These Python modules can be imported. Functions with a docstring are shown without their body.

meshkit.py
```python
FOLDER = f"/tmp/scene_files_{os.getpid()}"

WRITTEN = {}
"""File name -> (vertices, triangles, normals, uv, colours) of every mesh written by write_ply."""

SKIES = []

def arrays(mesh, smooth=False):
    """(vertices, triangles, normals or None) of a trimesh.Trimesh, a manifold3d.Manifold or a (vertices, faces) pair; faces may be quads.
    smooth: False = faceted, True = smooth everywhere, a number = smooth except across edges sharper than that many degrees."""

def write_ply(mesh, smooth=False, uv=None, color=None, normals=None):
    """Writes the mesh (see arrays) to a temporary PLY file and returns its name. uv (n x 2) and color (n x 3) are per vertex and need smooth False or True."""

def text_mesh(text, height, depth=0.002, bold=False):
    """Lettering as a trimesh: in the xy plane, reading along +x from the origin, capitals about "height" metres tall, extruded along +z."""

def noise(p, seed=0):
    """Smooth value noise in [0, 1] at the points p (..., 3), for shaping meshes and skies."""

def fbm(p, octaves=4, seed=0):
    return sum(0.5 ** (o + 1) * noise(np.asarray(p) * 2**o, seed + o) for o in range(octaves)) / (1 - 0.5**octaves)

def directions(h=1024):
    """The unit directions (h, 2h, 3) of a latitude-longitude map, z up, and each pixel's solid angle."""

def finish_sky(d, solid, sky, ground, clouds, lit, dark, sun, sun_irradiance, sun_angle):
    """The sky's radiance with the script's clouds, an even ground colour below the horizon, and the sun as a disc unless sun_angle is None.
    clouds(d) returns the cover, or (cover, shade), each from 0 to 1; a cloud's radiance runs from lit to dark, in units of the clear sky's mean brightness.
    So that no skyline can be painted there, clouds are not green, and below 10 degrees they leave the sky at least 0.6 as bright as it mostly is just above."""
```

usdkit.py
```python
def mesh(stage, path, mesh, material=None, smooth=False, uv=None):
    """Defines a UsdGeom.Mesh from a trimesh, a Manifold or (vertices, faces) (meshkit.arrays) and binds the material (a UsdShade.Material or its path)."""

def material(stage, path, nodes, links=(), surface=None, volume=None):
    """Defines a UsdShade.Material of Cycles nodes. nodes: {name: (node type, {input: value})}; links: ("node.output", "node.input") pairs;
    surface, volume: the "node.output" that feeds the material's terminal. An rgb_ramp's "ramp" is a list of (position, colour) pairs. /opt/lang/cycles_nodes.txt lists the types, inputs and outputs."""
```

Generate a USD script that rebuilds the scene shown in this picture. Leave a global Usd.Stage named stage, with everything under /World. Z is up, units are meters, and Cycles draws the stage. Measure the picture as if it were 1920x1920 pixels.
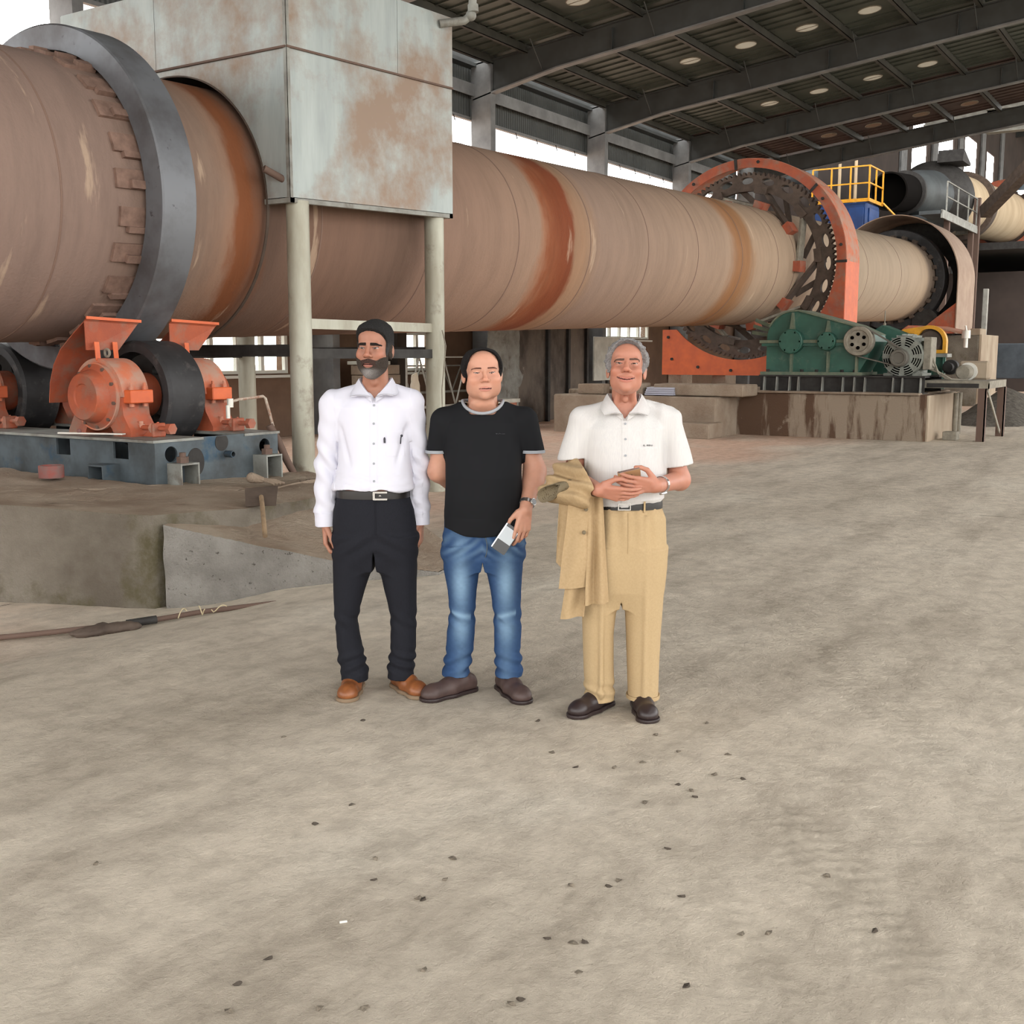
import math, random
import numpy as np, trimesh, usdkit, meshkit
import manifold3d as m3
from shapely.geometry import Polygon, Point, box as sbox
from shapely import affinity
from shapely.ops import unary_union
from pxr import Usd, UsdGeom, UsdLux, UsdShade, Gf, Sdf, Vt
random.seed(7); RNG = np.random.default_rng(7)
stage = Usd.Stage.CreateInMemory()
UsdGeom.SetStageUpAxis(stage, 'Z'); UsdGeom.SetStageMetersPerUnit(stage, 1.0)
UsdGeom.Xform.Define(stage, '/World'); UsdGeom.Scope.Define(stage, '/World/Looks')
# ---------------------------------------------------------------- camera (X runs along the kiln, Y away from it, metres)
YAW, PITCH, HCAM = math.radians(32.58), math.atan(295 / 2110), 1.6
FWD = np.array([math.cos(YAW) * math.cos(PITCH), math.sin(YAW) * math.cos(PITCH), -math.sin(PITCH)])
RGT = np.array([math.sin(YAW), -math.cos(YAW), 0.0]); UPV = np.cross(RGT, FWD)
cam = UsdGeom.Camera.Define(stage, '/World/camera')
cam.AddTransformOp().Set(Gf.Matrix4d(*RGT, 0, *UPV, 0, *(-FWD), 0, 0, 0, HCAM, 1))
cam.CreateHorizontalApertureAttr(36.0); cam.CreateVerticalApertureAttr(36.0)
cam.CreateFocalLengthAttr(36.0 * 2110 / 1920); cam.CreateClippingRangeAttr(Gf.Vec2f(0.05, 2000))
EXPOSURE = 0.45
cam.CreateExposureAttr(EXPOSURE)
# ---------------------------------------------------------------- daylight: a white overcast sky
sky = UsdLux.DomeLight.Define(stage, '/World/sky')
sky.CreateIntensityAttr(1.0); sky.CreateColorAttr(Gf.Vec3f(1.0, 0.985, 0.96))

# ---------------------------------------------------------------- helpers
INV = {}
used = {}
def numbered(parent, name):
    k = used.get((parent, name), 0); used[(parent, name)] = k + 1
    return parent + '/' + (name if k == 0 else '%s_%03d' % (name, k))
def tag(prim, label=None, cat=None, group=None, kind=None):
    p = prim.GetPrim() if hasattr(prim, 'GetPrim') else prim
    for k, v in (('label', label), ('category', cat), ('group', group), ('kind', kind)):
        if v: p.SetCustomDataByKey(k, v)
    return p
def thing(name, label, cat, loc=(0, 0, 0), rotz=0.0, group=None, kind=None):
    path = numbered('/World', name)
    x = UsdGeom.Xform.Define(stage, path)
    x.AddTranslateOp().Set(Gf.Vec3d(*map(float, loc))); x.AddRotateZOp().Set(math.degrees(rotz))
    c, s = math.cos(rotz), math.sin(rotz)
    INV[path] = (np.array([[c, s, 0], [-s, c, 0], [0, 0, 1.0]]), np.array(loc, float))
    tag(x, label, cat, group, kind)
    return path
def arrs(mesh):
    if hasattr(mesh, 'to_mesh'):
        m = mesh.to_mesh(); return np.array(m.vert_properties[:, :3], float), np.array(m.tri_verts)
    if isinstance(mesh, tuple): return np.asarray(mesh[0], float), np.asarray(mesh[1], int)
    return np.array(mesh.vertices, float), np.array(mesh.faces)
def obj(name, mesh, mat, parent=None, label=None, cat=None, group=None, kind=None, smooth=35, col=None, local=False):
    """one Mesh prim, under parent or under /World. Vertices are given in world metres unless local."""
    base = parent or '/World'
    path = numbered(base, name)
    v, f = arrs(mesh)
    root = '/'.join(base.split('/')[:3])
    if parent and root in INV and not local:
        R, t = INV[root]; v = (v - t) @ R.T
    mesh = (v, f)
    if col is not None: smooth = True
    g = usdkit.mesh(stage, path, mesh, M[mat], smooth=smooth)
    if col is not None:
        UsdGeom.PrimvarsAPI(g).CreatePrimvar('tint', Sdf.ValueTypeNames.Color3fArray, 'vertex').Set(Vt.Vec3fArray.FromNumpy(np.asarray(col, np.float32)))
    tag(g, label, cat, group, kind)
    return path
def struct(name, mesh, mat, parent=None, smooth=35, kind='structure'):
    return obj(name, mesh, mat, parent, kind=None if parent else kind, smooth=smooth)
def sxform(name, label=None):
    path = numbered('/World', name); x = UsdGeom.Xform.Define(stage, path); tag(x, label, kind='structure'); return path
def dup(src, loc, rotz=0.0, label=None, group=None):
    """a copy of a thing under the next number: references the first one"""
    p = stage.GetPrimAtPath(src); was = p.GetCustomData(); name = src.split('/')[-1]
    path = numbered('/World', name)
    x = UsdGeom.Xform.Define(stage, path)
    x.GetPrim().GetReferences().AddInternalReference(src)
    x.ClearXformOpOrder()
    x.GetPrim().GetAttribute('xformOp:translate').Set(Gf.Vec3d(*map(float, loc)))
    x.GetPrim().GetAttribute('xformOp:rotateZ').Set(math.degrees(rotz))
    x.SetXformOpOrder([UsdGeom.XformOp(x.GetPrim().GetAttribute('xformOp:translate')), UsdGeom.XformOp(x.GetPrim().GetAttribute('xformOp:rotateZ'))])
    x.GetPrim().SetInstanceable(True)
    tag(x, label or was.get('label'), was.get('category'), group or was.get('group'))
    return path
# ---- shapes
def cat(ms):
    vs, fs, n = [], [], 0
    for m in ms:
        v, f = arrs(m); vs.append(v); fs.append(f + n); n += len(v)
    return np.vstack(vs), np.vstack(fs)
BF = np.array([[0,1,3],[0,3,2],[4,6,7],[4,7,5],[0,4,5],[0,5,1],[2,3,7],[2,7,6],[0,2,6],[0,6,4],[1,5,7],[1,7,3]])
def box(x0, x1, y0, y1, z0, z1):
    v = np.array([[x, y, z] for x in (x0, x1) for y in (y0, y1) for z in (z0, z1)], float)
    return v, BF.copy()
def cbox(x0, x1, y0, y1, z0, z1, c=0.01):
    """box with chamfered edges"""
    p = []
    for sx in (0, 1):
        for sy in (0, 1):
            for sz in (0, 1):
                X, Y, Z = (x0, x1)[sx], (y0, y1)[sy], (z0, z1)[sz]
                dx, dy, dz = (c, -c)[sx], (c, -c)[sy], (c, -c)[sz]
                p += [[X, Y + dy, Z + dz], [X + dx, Y, Z + dz], [X + dx, Y + dy, Z]]
    return arrs(m3.Manifold.hull_points(np.array(p)))
def frame_of(d):
    d = np.asarray(d, float); d = d / np.linalg.norm(d)
    a = np.cross(d, [0, 0, 1.0]) if abs(d[2]) < 0.9 else np.cross(d, [1.0, 0, 0])
    a /= np.linalg.norm(a); return d, a, np.cross(d, a)
def bar(p0, p1, w, h, up=None):
    """rectangular bar from p0 to p1, w wide across, h along up"""
    p0, p1 = np.array(p0, float), np.array(p1, float); d = (p1 - p0) / np.linalg.norm(p1 - p0)
    u = np.array(up if up is not None else ([0, 0, 1.0] if abs(d[2]) < 0.9 else [1.0, 0, 0]), float)
    u = u - d * (u @ d); u /= np.linalg.norm(u); a = np.cross(d, u)
    v = np.array([q + a * i * w / 2 + u * j * h / 2 for q in (p0, p1) for i in (-1, 1) for j in (-1, 1)])
    return v, BF[:, ::-1].copy() if np.linalg.det(np.array([d, a, u])) < 0 else BF.copy()
def lathe(profile, origin, axis, n=48, closed=False, up=None):
    """profile: (along, radius) rows, revolved about axis at origin"""
    d, a, b = frame_of(axis)
    if up is not None: a = np.array(up, float); b = np.cross(d, a)
    th = np.linspace(0, 2 * math.pi, n, endpoint=False); P = np.array(profile, float); m = len(P)
    ring = np.cos(th)[:, None] * a + np.sin(th)[:, None] * b
    v = (np.array(origin, float) + P[:, 0][:, None, None] * d + P[:, 1][:, None, None] * ring[None]).reshape(-1, 3)
    f = []
    for i in range(m if closed else m - 1):
        j = (i + 1) % m; k = np.arange(n); k2 = (k + 1) % n
        f += [np.stack([i * n + k, i * n + k2, j * n + k2], 1), np.stack([i * n + k, j * n + k2, j * n + k], 1)]
    return v, np.vstack(f)[:, ::-1]
def cyl(p0, p1, r, n=20, r2=None, ch=0.0):
    p0, p1 = np.array(p0, float), np.array(p1, float); L = np.linalg.norm(p1 - p0); r2 = r if r2 is None else r2
    pr = [(0, 0.0), (0, r - ch), (ch, r), (L - ch, r2), (L, r2 - ch), (L, 0.0)] if ch else [(0, 0.0), (0, r), (L, r2), (L, 0.0)]
    return lathe(pr, p0, p1 - p0, n)
def pipe(p0, p1, r, ri, n=24):
    p0, p1 = np.array(p0, float), np.array(p1, float); L = np.linalg.norm(p1 - p0)
    return lathe([(0, ri), (0, r), (L, r), (L, ri)], p0, p1 - p0, n, closed=True)
def tube(pts, r, n=10):
    pts = np.array(pts, float); t = np.gradient(pts, axis=0); t /= np.linalg.norm(t, axis=1)[:, None]
    d, a, b = frame_of(t[0]); vs = []
    for i in range(len(pts)):
        a = a - t[i] * (a @ t[i]); a /= np.linalg.norm(a); b = np.cross(t[i], a)
        th = np.linspace(0, 2 * math.pi, n, endpoint=False)
        rr = r[i] if np.ndim(r) else r
        vs.append(pts[i] + rr * (np.cos(th)[:, None] * a + np.sin(th)[:, None] * b))
    f = []
    for i in range(len(pts) - 1):
        k = np.arange(n); k2 = (k + 1) % n
        f += [np.stack([i * n + k, i * n + k2, (i + 1) * n + k2], 1), np.stack([i * n + k, (i + 1) * n + k2, (i + 1) * n + k], 1)]
    v = np.vstack(vs + [pts[:1], pts[-1:]]); N = len(pts) * n; k = np.arange(n); k2 = (k + 1) % n
    f += [np.stack([np.full(n, N), k2, k], 1), np.stack([np.full(n, N + 1), N - n + k, N - n + k2], 1)]
    return v, np.vstack(f)
def prism(poly, depth, o, ex, ey):
    """a shapely polygon in the (ex, ey) plane at o, extruded along ex x ey"""
    ez = np.cross(ex, ey); out = []
    for g in getattr(poly, 'geoms', [poly]):
        m = trimesh.creation.extrude_polygon(g, depth, engine='earcut'); v = np.array(m.vertices)
        out.append((np.array(o, float) + v[:, :1] * np.array(ex, float) + v[:, 1:2] * np.array(ey, float) + v[:, 2:] * ez, np.array(m.faces)))
    return cat(out)
def yz(poly, x0, x1):
    """polygon in (Y, z) extruded from x0 to x1"""
    return prism(poly, x1 - x0, (x0, 0, 0), (0, 1, 0), (0, 0, 1))
def xz(poly, y0, y1):
    """polygon in (X, z) extruded from y1 towards y0"""
    return prism(poly, y1 - y0, (0, y1, 0), (1, 0, 0), (0, 0, 1))
def xy(poly, z0, z1):
    return prism(poly, z1 - z0, (0, 0, z0), (1, 0, 0), (0, 1, 0))
def sub(v_f, n=1):
    v, f = arrs(v_f)
    for _ in range(n): v, f = trimesh.remesh.subdivide(v, f)
    return v, f
def finely(v_f, edge):
    v, f = arrs(v_f); return trimesh.remesh.subdivide_to_size(v, f, edge, max_iter=20)
def merged(v_f):
    t = trimesh.Trimesh(*arrs(v_f), process=True); return np.array(t.vertices), np.array(t.faces)
def rough(v_f, amp, sc, seed=0, mask=None):
    v, f = merged(v_f); t = trimesh.Trimesh(v, f, process=False); n = np.array(t.vertex_normals)
    d = (meshkit.fbm(v * sc, 4, seed) - 0.5) * 2 * amp
    if mask is not None: d = d * mask(v)
    return v + n * d[:, None], f
def hexbolt(p, d, r=0.02, L=0.02):
    p = np.array(p, float); d = np.array(d, float) / np.linalg.norm(d); return cyl(p, p + d * L, r, 6)

# ---------------------------------------------------------------- materials
def lin(r, g, b):
    x = np.array([r, g, b]) / 255.0
    return tuple(np.where(x <= 0.04045, x / 12.92, ((x + 0.055) / 1.055) ** 2.4))
M = {}
def mat(name, base, rough_=0.6, metal=0.0, var=None, scale=2.0, detail=6, bump=0.0, bscale=40.0, stretch=None, spec=0.5, mid=(0.35, 0.65), var2=None, scale2=8.0, stretch2=None, mid2=(0.5, 0.62), **kw):
    """principled material: base colour mixed with var by a noise, then with var2 by a second one; optional noise bump"""
    N, L = {'p': ('principled_bsdf', dict(roughness=rough_, metallic=metal, specular_ior_level=spec, base_color=lin(*base), **kw)), 'g': ('geometry', {})}, []
    last = None
    if var is not None:
        N['m'] = ('mapping', dict(scale=stretch or (1, 1, 1)))
        N['n'] = ('noise_texture', dict(scale=scale, detail=detail, roughness=0.62))
        N['r'] = ('rgb_ramp', dict(ramp=[(mid[0], lin(*base)), (mid[1], lin(*var))]))
        L += [('g.position', 'm.vector'), ('m.vector', 'n.vector'), ('n.fac', 'r.fac')]; last = 'r.color'
    if var2 is not None:
        N['m2'] = ('mapping', dict(scale=stretch2 or (1, 1, 1), location=(3.1, 1.7, 5.3)))
        N['n2'] = ('noise_texture', dict(scale=scale2, detail=8, roughness=0.65))
        N['r2'] = ('rgb_ramp', dict(ramp=[(mid2[0], (0, 0, 0)), (mid2[1], (1, 1, 1))]))
        N['x2'] = ('mix_color', dict(a=lin(*base), b=lin(*var2)))
        L += [('g.position', 'm2.vector'), ('m2.vector', 'n2.vector'), ('n2.fac', 'r2.fac'), ('r2.color', 'x2.fac')]
        if last: L.append((last, 'x2.a'))
        last = 'x2.result'
    if last: L.append((last, 'p.base_color'))
    if bump:
        N['bn'] = ('noise_texture', dict(scale=bscale, detail=6, roughness=0.65)); N['b'] = ('bump', dict(strength=1.0, distance=bump))
        L += [('g.position', 'bn.vector'), ('bn.fac', 'b.height'), ('b.normal', 'p.normal')]
    M[name] = usdkit.material(stage, '/World/Looks/' + name, N, L, surface='p.BSDF')
def tinted(name, rough_=0.6, bump=0.0, bscale=60.0, weave=None, **kw):
    """base colour from the mesh's own 'tint' primvar"""
    N, L = {'p': ('principled_bsdf', dict(roughness=rough_, **kw)), 'a': ('attribute', dict(attribute='tint')), 'g': ('geometry', {})}, [('a.color', 'p.base_color')]
    if bump:
        N['bn'] = ('noise_texture', dict(scale=bscale, detail=5)); N['b'] = ('bump', dict(strength=1.0, distance=bump))
        L += [('g.position', 'bn.vector'), ('bn.fac', 'b.height'), ('b.normal', 'p.normal')]
    M[name] = usdkit.material(stage, '/World/Looks/' + name, N, L, surface='p.BSDF')
# ---------------------------------------------------------------- palette
mat('ground', (176, 165, 148), 0.95, var=(150, 134, 116), scale=0.55, mid=(0.42, 0.66), var2=(196, 189, 175), scale2=3.2, stretch2=(1.0, 2.4, 1), mid2=(0.5, 0.72), bump=0.012, bscale=26, spec=0.15)
mat('shell', (146, 118, 104), 0.85, var=(128, 101, 88), scale=3.0, stretch=(1.6, 0.25, 0.25), bump=0.004, bscale=60, spec=0.25)
mat('weld', (100, 80, 70), 0.85)
mat('weld_dusty', (122, 98, 86), 0.85)
mat('dust_cover', (176, 154, 136), 0.85, var=(160, 136, 120), scale=2)
mat('tyre_steel', (112, 115, 120), 0.5, 0.35, var=(84, 82, 84), scale=1.6, mid=(0.4, 0.66), var2=(60, 58, 60), scale2=9, mid2=(0.64, 0.72), spec=0.4)
mat('pad', (139, 113, 101), 0.85, var=(112, 90, 80), scale=9, spec=0.2)
mat('galvanised', (168, 176, 174), 0.5, 0.3, var=(150, 158, 157), scale=1.6, stretch=(3, 3, 0.5), var2=(138, 118, 102), scale2=0.7, mid2=(0.44, 0.6), spec=0.4)
mat('galvanised_dull', (150, 152, 146), 0.6, 0.2, var=(120, 118, 112), scale=4, var2=(96, 84, 74), scale2=3, mid2=(0.56, 0.7))
mat('post_paint', (178, 178, 164), 0.5, 0.15, var=(150, 146, 130), scale=3, stretch=(1, 1, 0.3), var2=(110, 96, 82), scale2=2.2, mid2=(0.57, 0.72))
mat('orange', (178, 90, 58), 0.65, var=(156, 80, 58), scale=4, var2=(140, 108, 92), scale2=3.3, mid2=(0.48, 0.66), bump=0.002, bscale=50)
mat('orange_bright', (218, 104, 54), 0.55, var=(200, 94, 54), scale=5)
mat('orange_dusty', (178, 140, 122), 0.8, var=(198, 112, 80), scale=5, mid=(0.42, 0.62))
mat('rubbery_steel', (58, 58, 60), 0.6, 0.3, var=(42, 41, 42), scale=3, var2=(84, 80, 78), scale2=6, mid2=(0.55, 0.7))
mat('steel_blue', (88, 98, 104), 0.6, 0.25, var=(66, 70, 72), scale=3.2, var2=(50, 76, 96), scale2=2.4, mid2=(0.56, 0.66), spec=0.4)
mat('steel_dark', (56, 54, 52), 0.7, 0.2, var=(40, 37, 35), scale=6)
mat('dark_hole', (12, 11, 10), 0.95, spec=0.0)
mat('concrete', (128, 121, 110), 0.92, var=(98, 90, 80), scale=1.5, var2=(88, 82, 62), scale2=1.6, mid2=(0.52, 0.64), bump=0.02, bscale=30, spec=0.2)
mat('concrete_grey', (146, 142, 136), 0.92, var=(122, 118, 112), scale=4, var2=(84, 80, 74), scale2=26, mid2=(0.63, 0.68), bump=0.025, bscale=40, spec=0.2)
mat('concrete_dust', (158, 144, 128), 0.95, var=(136, 119, 103), scale=2, bump=0.02, bscale=22, spec=0.1)
mat('pier_stain', (146, 132, 116), 0.92, var=(92, 72, 58), scale=1.0, stretch=(1, 2.2, 0.35), mid=(0.46, 0.54), var2=(164, 152, 136), scale2=3, mid2=(0.6, 0.75), bump=0.01, bscale=30, spec=0.2)
mat('pier_light', (178, 164, 144), 0.92, var=(150, 132, 114), scale=1.2, stretch=(1, 1, 0.4), spec=0.2)
mat('column_paint', (122, 124, 124), 0.55, var=(98, 99, 100), scale=2, spec=0.4)
mat('rafter_paint', (62, 66, 66), 0.6, var=(52, 54, 53), scale=2)
mat('purlin_paint', (66, 66, 60), 0.6, var=(50, 50, 46), scale=2)
mat('roof_sheet', (86, 91, 84), 0.5, 0.2, var=(70, 75, 68), scale=1.4, spec=0.35)
mat('roof_rust', (74, 58, 52), 0.8, var=(58, 44, 40), scale=1.4)
mat('cladding', (86, 90, 90), 0.6, 0.1, var=(72, 76, 76), scale=1.0)
mat('wall_brown', (120, 98, 82), 0.9, var=(98, 80, 68), scale=0.8, bump=0.01, bscale=18, spec=0.1)
mat('wall_dark', (66, 60, 54), 0.9, var=(52, 46, 41), scale=1.2, spec=0.1)
mat('panel_dark', (108, 98, 88), 0.85, var=(66, 58, 52), scale=1.3, stretch=(1, 1, 0.6), mid=(0.42, 0.6), var2=(150, 142, 132), scale2=3, mid2=(0.62, 0.74), bump=0.008, bscale=24)
mat('window_frame', (206, 206, 198), 0.6)
mat('white_board', (198, 198, 188), 0.6, var=(170, 170, 160), scale=3)
mat('gear_brown', (96, 82, 72), 0.75, 0.2, var=(74, 62, 54), scale=5)
mat('green', (52, 98, 84), 0.5, var=(44, 84, 72), scale=3, var2=(96, 112, 98), scale2=2.4, mid2=(0.56, 0.74), spec=0.5)
mat('green_dusty', (120, 124, 104), 0.8, var=(88, 104, 88), scale=5)
mat('dust_grey', (150, 144, 130), 0.85, var=(124, 118, 106), scale=8)
mat('motor_grey', (142, 146, 138), 0.65, 0.1, var=(120, 122, 114), scale=6)
mat('belt', (98, 94, 86), 0.7)
mat('yellow', (232, 166, 34), 0.45, var=(206, 146, 36), scale=6)
mat('blue_paint', (22, 66, 128), 0.5, var=(18, 52, 104), scale=2)
mat('cream_shell', (196, 178, 150), 0.8, var=(176, 156, 128), scale=1.0, stretch=(1, 0.3, 0.3), spec=0.2)
mat('hood_steel', (80, 86, 88), 0.6, 0.2, var=(62, 66, 68), scale=1.5)
mat('soot', (22, 20, 19), 0.95, spec=0.05)
mat('dark_wall_far', (70, 60, 55), 0.9, var=(56, 48, 44), scale=0.6)
mat('pale_steel', (168, 166, 158), 0.6, 0.1, var=(140, 138, 130), scale=3)
mat('gravel', (112, 106, 98), 0.95, var=(84, 80, 74), scale=9, bump=0.05, bscale=9, spec=0.1)
mat('bluish_bin', (86, 94, 102), 0.6, 0.2, var=(68, 74, 80), scale=2)
mat('cloth_rag', (200, 190, 172), 0.95)
mat('red_lid', (140, 72, 64), 0.7, var=(112, 96, 92), scale=10)
mat('wood', (150, 126, 98), 0.85, var=(120, 100, 78), scale=8)
mat('straw', (186, 172, 140), 0.9)
mat('pebble', (128, 118, 104), 0.95, var=(84, 76, 66), scale=60)
mat('pebble_dark', (70, 62, 54), 0.95)
mat('lilac_sheet', (166, 168, 182), 0.6)
mat('white_pipe', (190, 182, 168), 0.6, var=(150, 110, 90), scale=20)
mat('white_metal', (214, 212, 204), 0.4, 0.2)
mat('lamp_glow', (240, 236, 220), 0.6)

# kiln shell: rust rings and pale scuffs are stains on the plate, set along X
def shell_material():
    stops = []
    dust, rust, brown, pale = lin(142, 120, 106), lin(122, 74, 46), lin(110, 88, 76), lin(168, 150, 130)
    X0, X1 = 0.0, 42.0
    def st(x, c): stops.append(((x - X0) / (X1 - X0), c))
    for x, c in [(0, lin(138, 118, 108)), (6.4, lin(134, 113, 103)), (7.45, lin(134, 112, 98)), (7.75, lin(140, 110, 92)), (7.85, rust), (8.15, rust), (8.3, brown), (9.2, lin(118, 92, 78)), (10.5, brown), (10.95, lin(136, 110, 96)),
                 (13.55, lin(150, 124, 106)), (13.75, lin(146, 92, 62)), (13.9, lin(124, 66, 38)), (14.35, lin(120, 62, 36)), (14.5, lin(148, 116, 92)), (14.75, lin(152, 122, 98)), (15.1, dust), (20.3, lin(160, 136, 116)), (20.65, lin(150, 106, 70)), (21.3, lin(148, 108, 74)),
                 (21.6, lin(164, 140, 118)), (26, pale), (33, pale), (36.0, lin(168, 148, 126)), (36.6, lin(110, 96, 84)), (42, lin(90, 78, 70))]:
        st(x, c)
    N = {'g': ('geometry', {}), 'xz': ('separate_xyz', {}), 'mp': ('mapping', dict(scale=(1.3, 0.5, 0.5))), 'n': ('noise_texture', dict(scale=1.1, detail=7, roughness=0.6)),
         'ns': ('math', dict(math_type='multiply_add', value2=1.1, value3=-0.55)), 'add': ('math', dict(math_type='add')), 'sc': ('math', dict(math_type='divide', value2=X1)),
         'r': ('rgb_ramp', dict(ramp=stops)),
         'mp2': ('mapping', dict(scale=(5.0, 0.8, 0.8))), 'n2': ('noise_texture', dict(scale=1.0, detail=8, roughness=0.7)), 'r2': ('rgb_ramp', dict(ramp=[(0.35, (0.72, 0.72, 0.72)), (0.5, (1, 1, 1)), (0.68, (1.22, 1.2, 1.18))])),
         'mul': ('mix_color', dict(blend_type='multiply', fac=0.42, use_clamp=False)),
         'n3': ('noise_texture', dict(scale=34, detail=3)), 'b': ('bump', dict(strength=1.0, distance=0.004)),
         'mp4': ('mapping', dict(scale=(5.0, 0.9, 0.9), location=(7, 3, 1))), 'n4': ('noise_texture', dict(scale=0.8, detail=5, roughness=0.6)), 'r4': ('rgb_ramp', dict(ramp=[(0.66, (0, 0, 0)), (0.72, (0.5, 0.5, 0.5))])), 'x4': ('mix_color', dict(b=lin(196, 172, 148))),
         'p': ('principled_bsdf', dict(roughness=0.8, specular_ior_level=0.25))}
    L = [('g.position', 'xz.vector'), ('g.position', 'mp.vector'), ('mp.vector', 'n.vector'), ('n.fac', 'ns.value1'), ('ns.value', 'add.value1'), ('xz.x', 'add.value2'), ('add.value', 'sc.value1'), ('sc.value', 'r.fac'),
         ('g.position', 'mp2.vector'), ('mp2.vector', 'n2.vector'), ('n2.fac', 'r2.fac'), ('r.color', 'mul.a'), ('r2.color', 'mul.b'),
         ('g.position', 'mp4.vector'), ('mp4.vector', 'n4.vector'), ('n4.fac', 'r4.fac'), ('mul.result', 'x4.a'), ('r4.color', 'x4.fac'), ('x4.result', 'p.base_color'),
         ('g.position', 'n3.vector'), ('n3.fac', 'b.height'), ('b.normal', 'p.normal')]
    M['kiln_shell'] = usdkit.material(stage, '/World/Looks/kiln_shell', N, L, surface='p.BSDF')
shell_material()
def ground_material():
    """packed pale dust: reddish spill near the kiln, darker trodden patches, lighter scuffs, tyre prints as bump"""
    N = {'g': ('geometry', {}), 's': ('separate_xyz', {}),
         'n1': ('noise_texture', dict(scale=0.35, detail=6, roughness=0.6)), 'r1': ('rgb_ramp', dict(ramp=[(0.38, lin(190, 179, 163)), (0.55, lin(203, 192, 176)), (0.68, lin(211, 202, 187))])),
         'm2': ('mapping', dict(scale=(0.35, 1.3, 1), rotation=(0, 0, -0.35))), 'n2': ('noise_texture', dict(scale=1.6, detail=9, roughness=0.66)), 'r2': ('rgb_ramp', dict(ramp=[(0.36, (0.80, 0.79, 0.78)), (0.5, (1, 1, 1)), (0.66, (1.12, 1.12, 1.12))])),
         'mul': ('mix_color', dict(blend_type='multiply', fac=1.0, use_clamp=False)),
         # reddish ground beside the kiln
         'd1': ('map_range', dict(from_min=4.3, from_max=7.2, to_min=0.0, to_max=1.0, clamp=True)), 'n3': ('noise_texture', dict(scale=0.5, detail=5)), 'd2': ('math', dict(math_type='multiply')), 'r3': ('rgb_ramp', dict(ramp=[(0.22, (0, 0, 0)), (0.55, (0.8, 0.8, 0.8))])),
         'x3': ('mix_color', dict(b=lin(204, 168, 146))),
         'n5': ('noise_texture', dict(scale=7, detail=8, roughness=0.7)), 'r5': ('rgb_ramp', dict(ramp=[(0.40, (0.86, 0.855, 0.85)), (0.52, (1, 1, 1)), (0.66, (1.1, 1.1, 1.1))])), 'mul5': ('mix_color', dict(blend_type='multiply', fac=1.0, use_clamp=False)),
         'n6': ('noise_texture', dict(scale=24, detail=7, roughness=0.72)), 'b': ('bump', dict(strength=1.0, distance=0.016)),
         'p': ('principled_bsdf', dict(roughness=0.95, specular_ior_level=0.12))}
    L = [('g.position', 's.vector'), ('g.position', 'n1.vector'), ('n1.fac', 'r1.fac'), ('g.position', 'm2.vector'), ('m2.vector', 'n2.vector'), ('n2.fac', 'r2.fac'), ('r1.color', 'mul.a'), ('r2.color', 'mul.b'),
         ('s.y', 'd1.value'), ('g.position', 'n3.vector'), ('n3.fac', 'd2.value1'), ('d1.result', 'd2.value2'), ('d2.value', 'r3.fac'), ('mul.result', 'x3.a'), ('r3.color', 'x3.fac'),
         ('g.position', 'n5.vector'), ('n5.fac', 'r5.fac'), ('x3.result', 'mul5.a'), ('r5.color', 'mul5.b'), ('mul5.result', 'p.base_color'),
         ('g.position', 'n6.vector'), ('n6.fac', 'b.height'), ('b.normal', 'p.normal')]
    M['ground'] = usdkit.material(stage, '/World/Looks/packed_ground', N, L, surface='p.BSDF')
ground_material()

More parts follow.
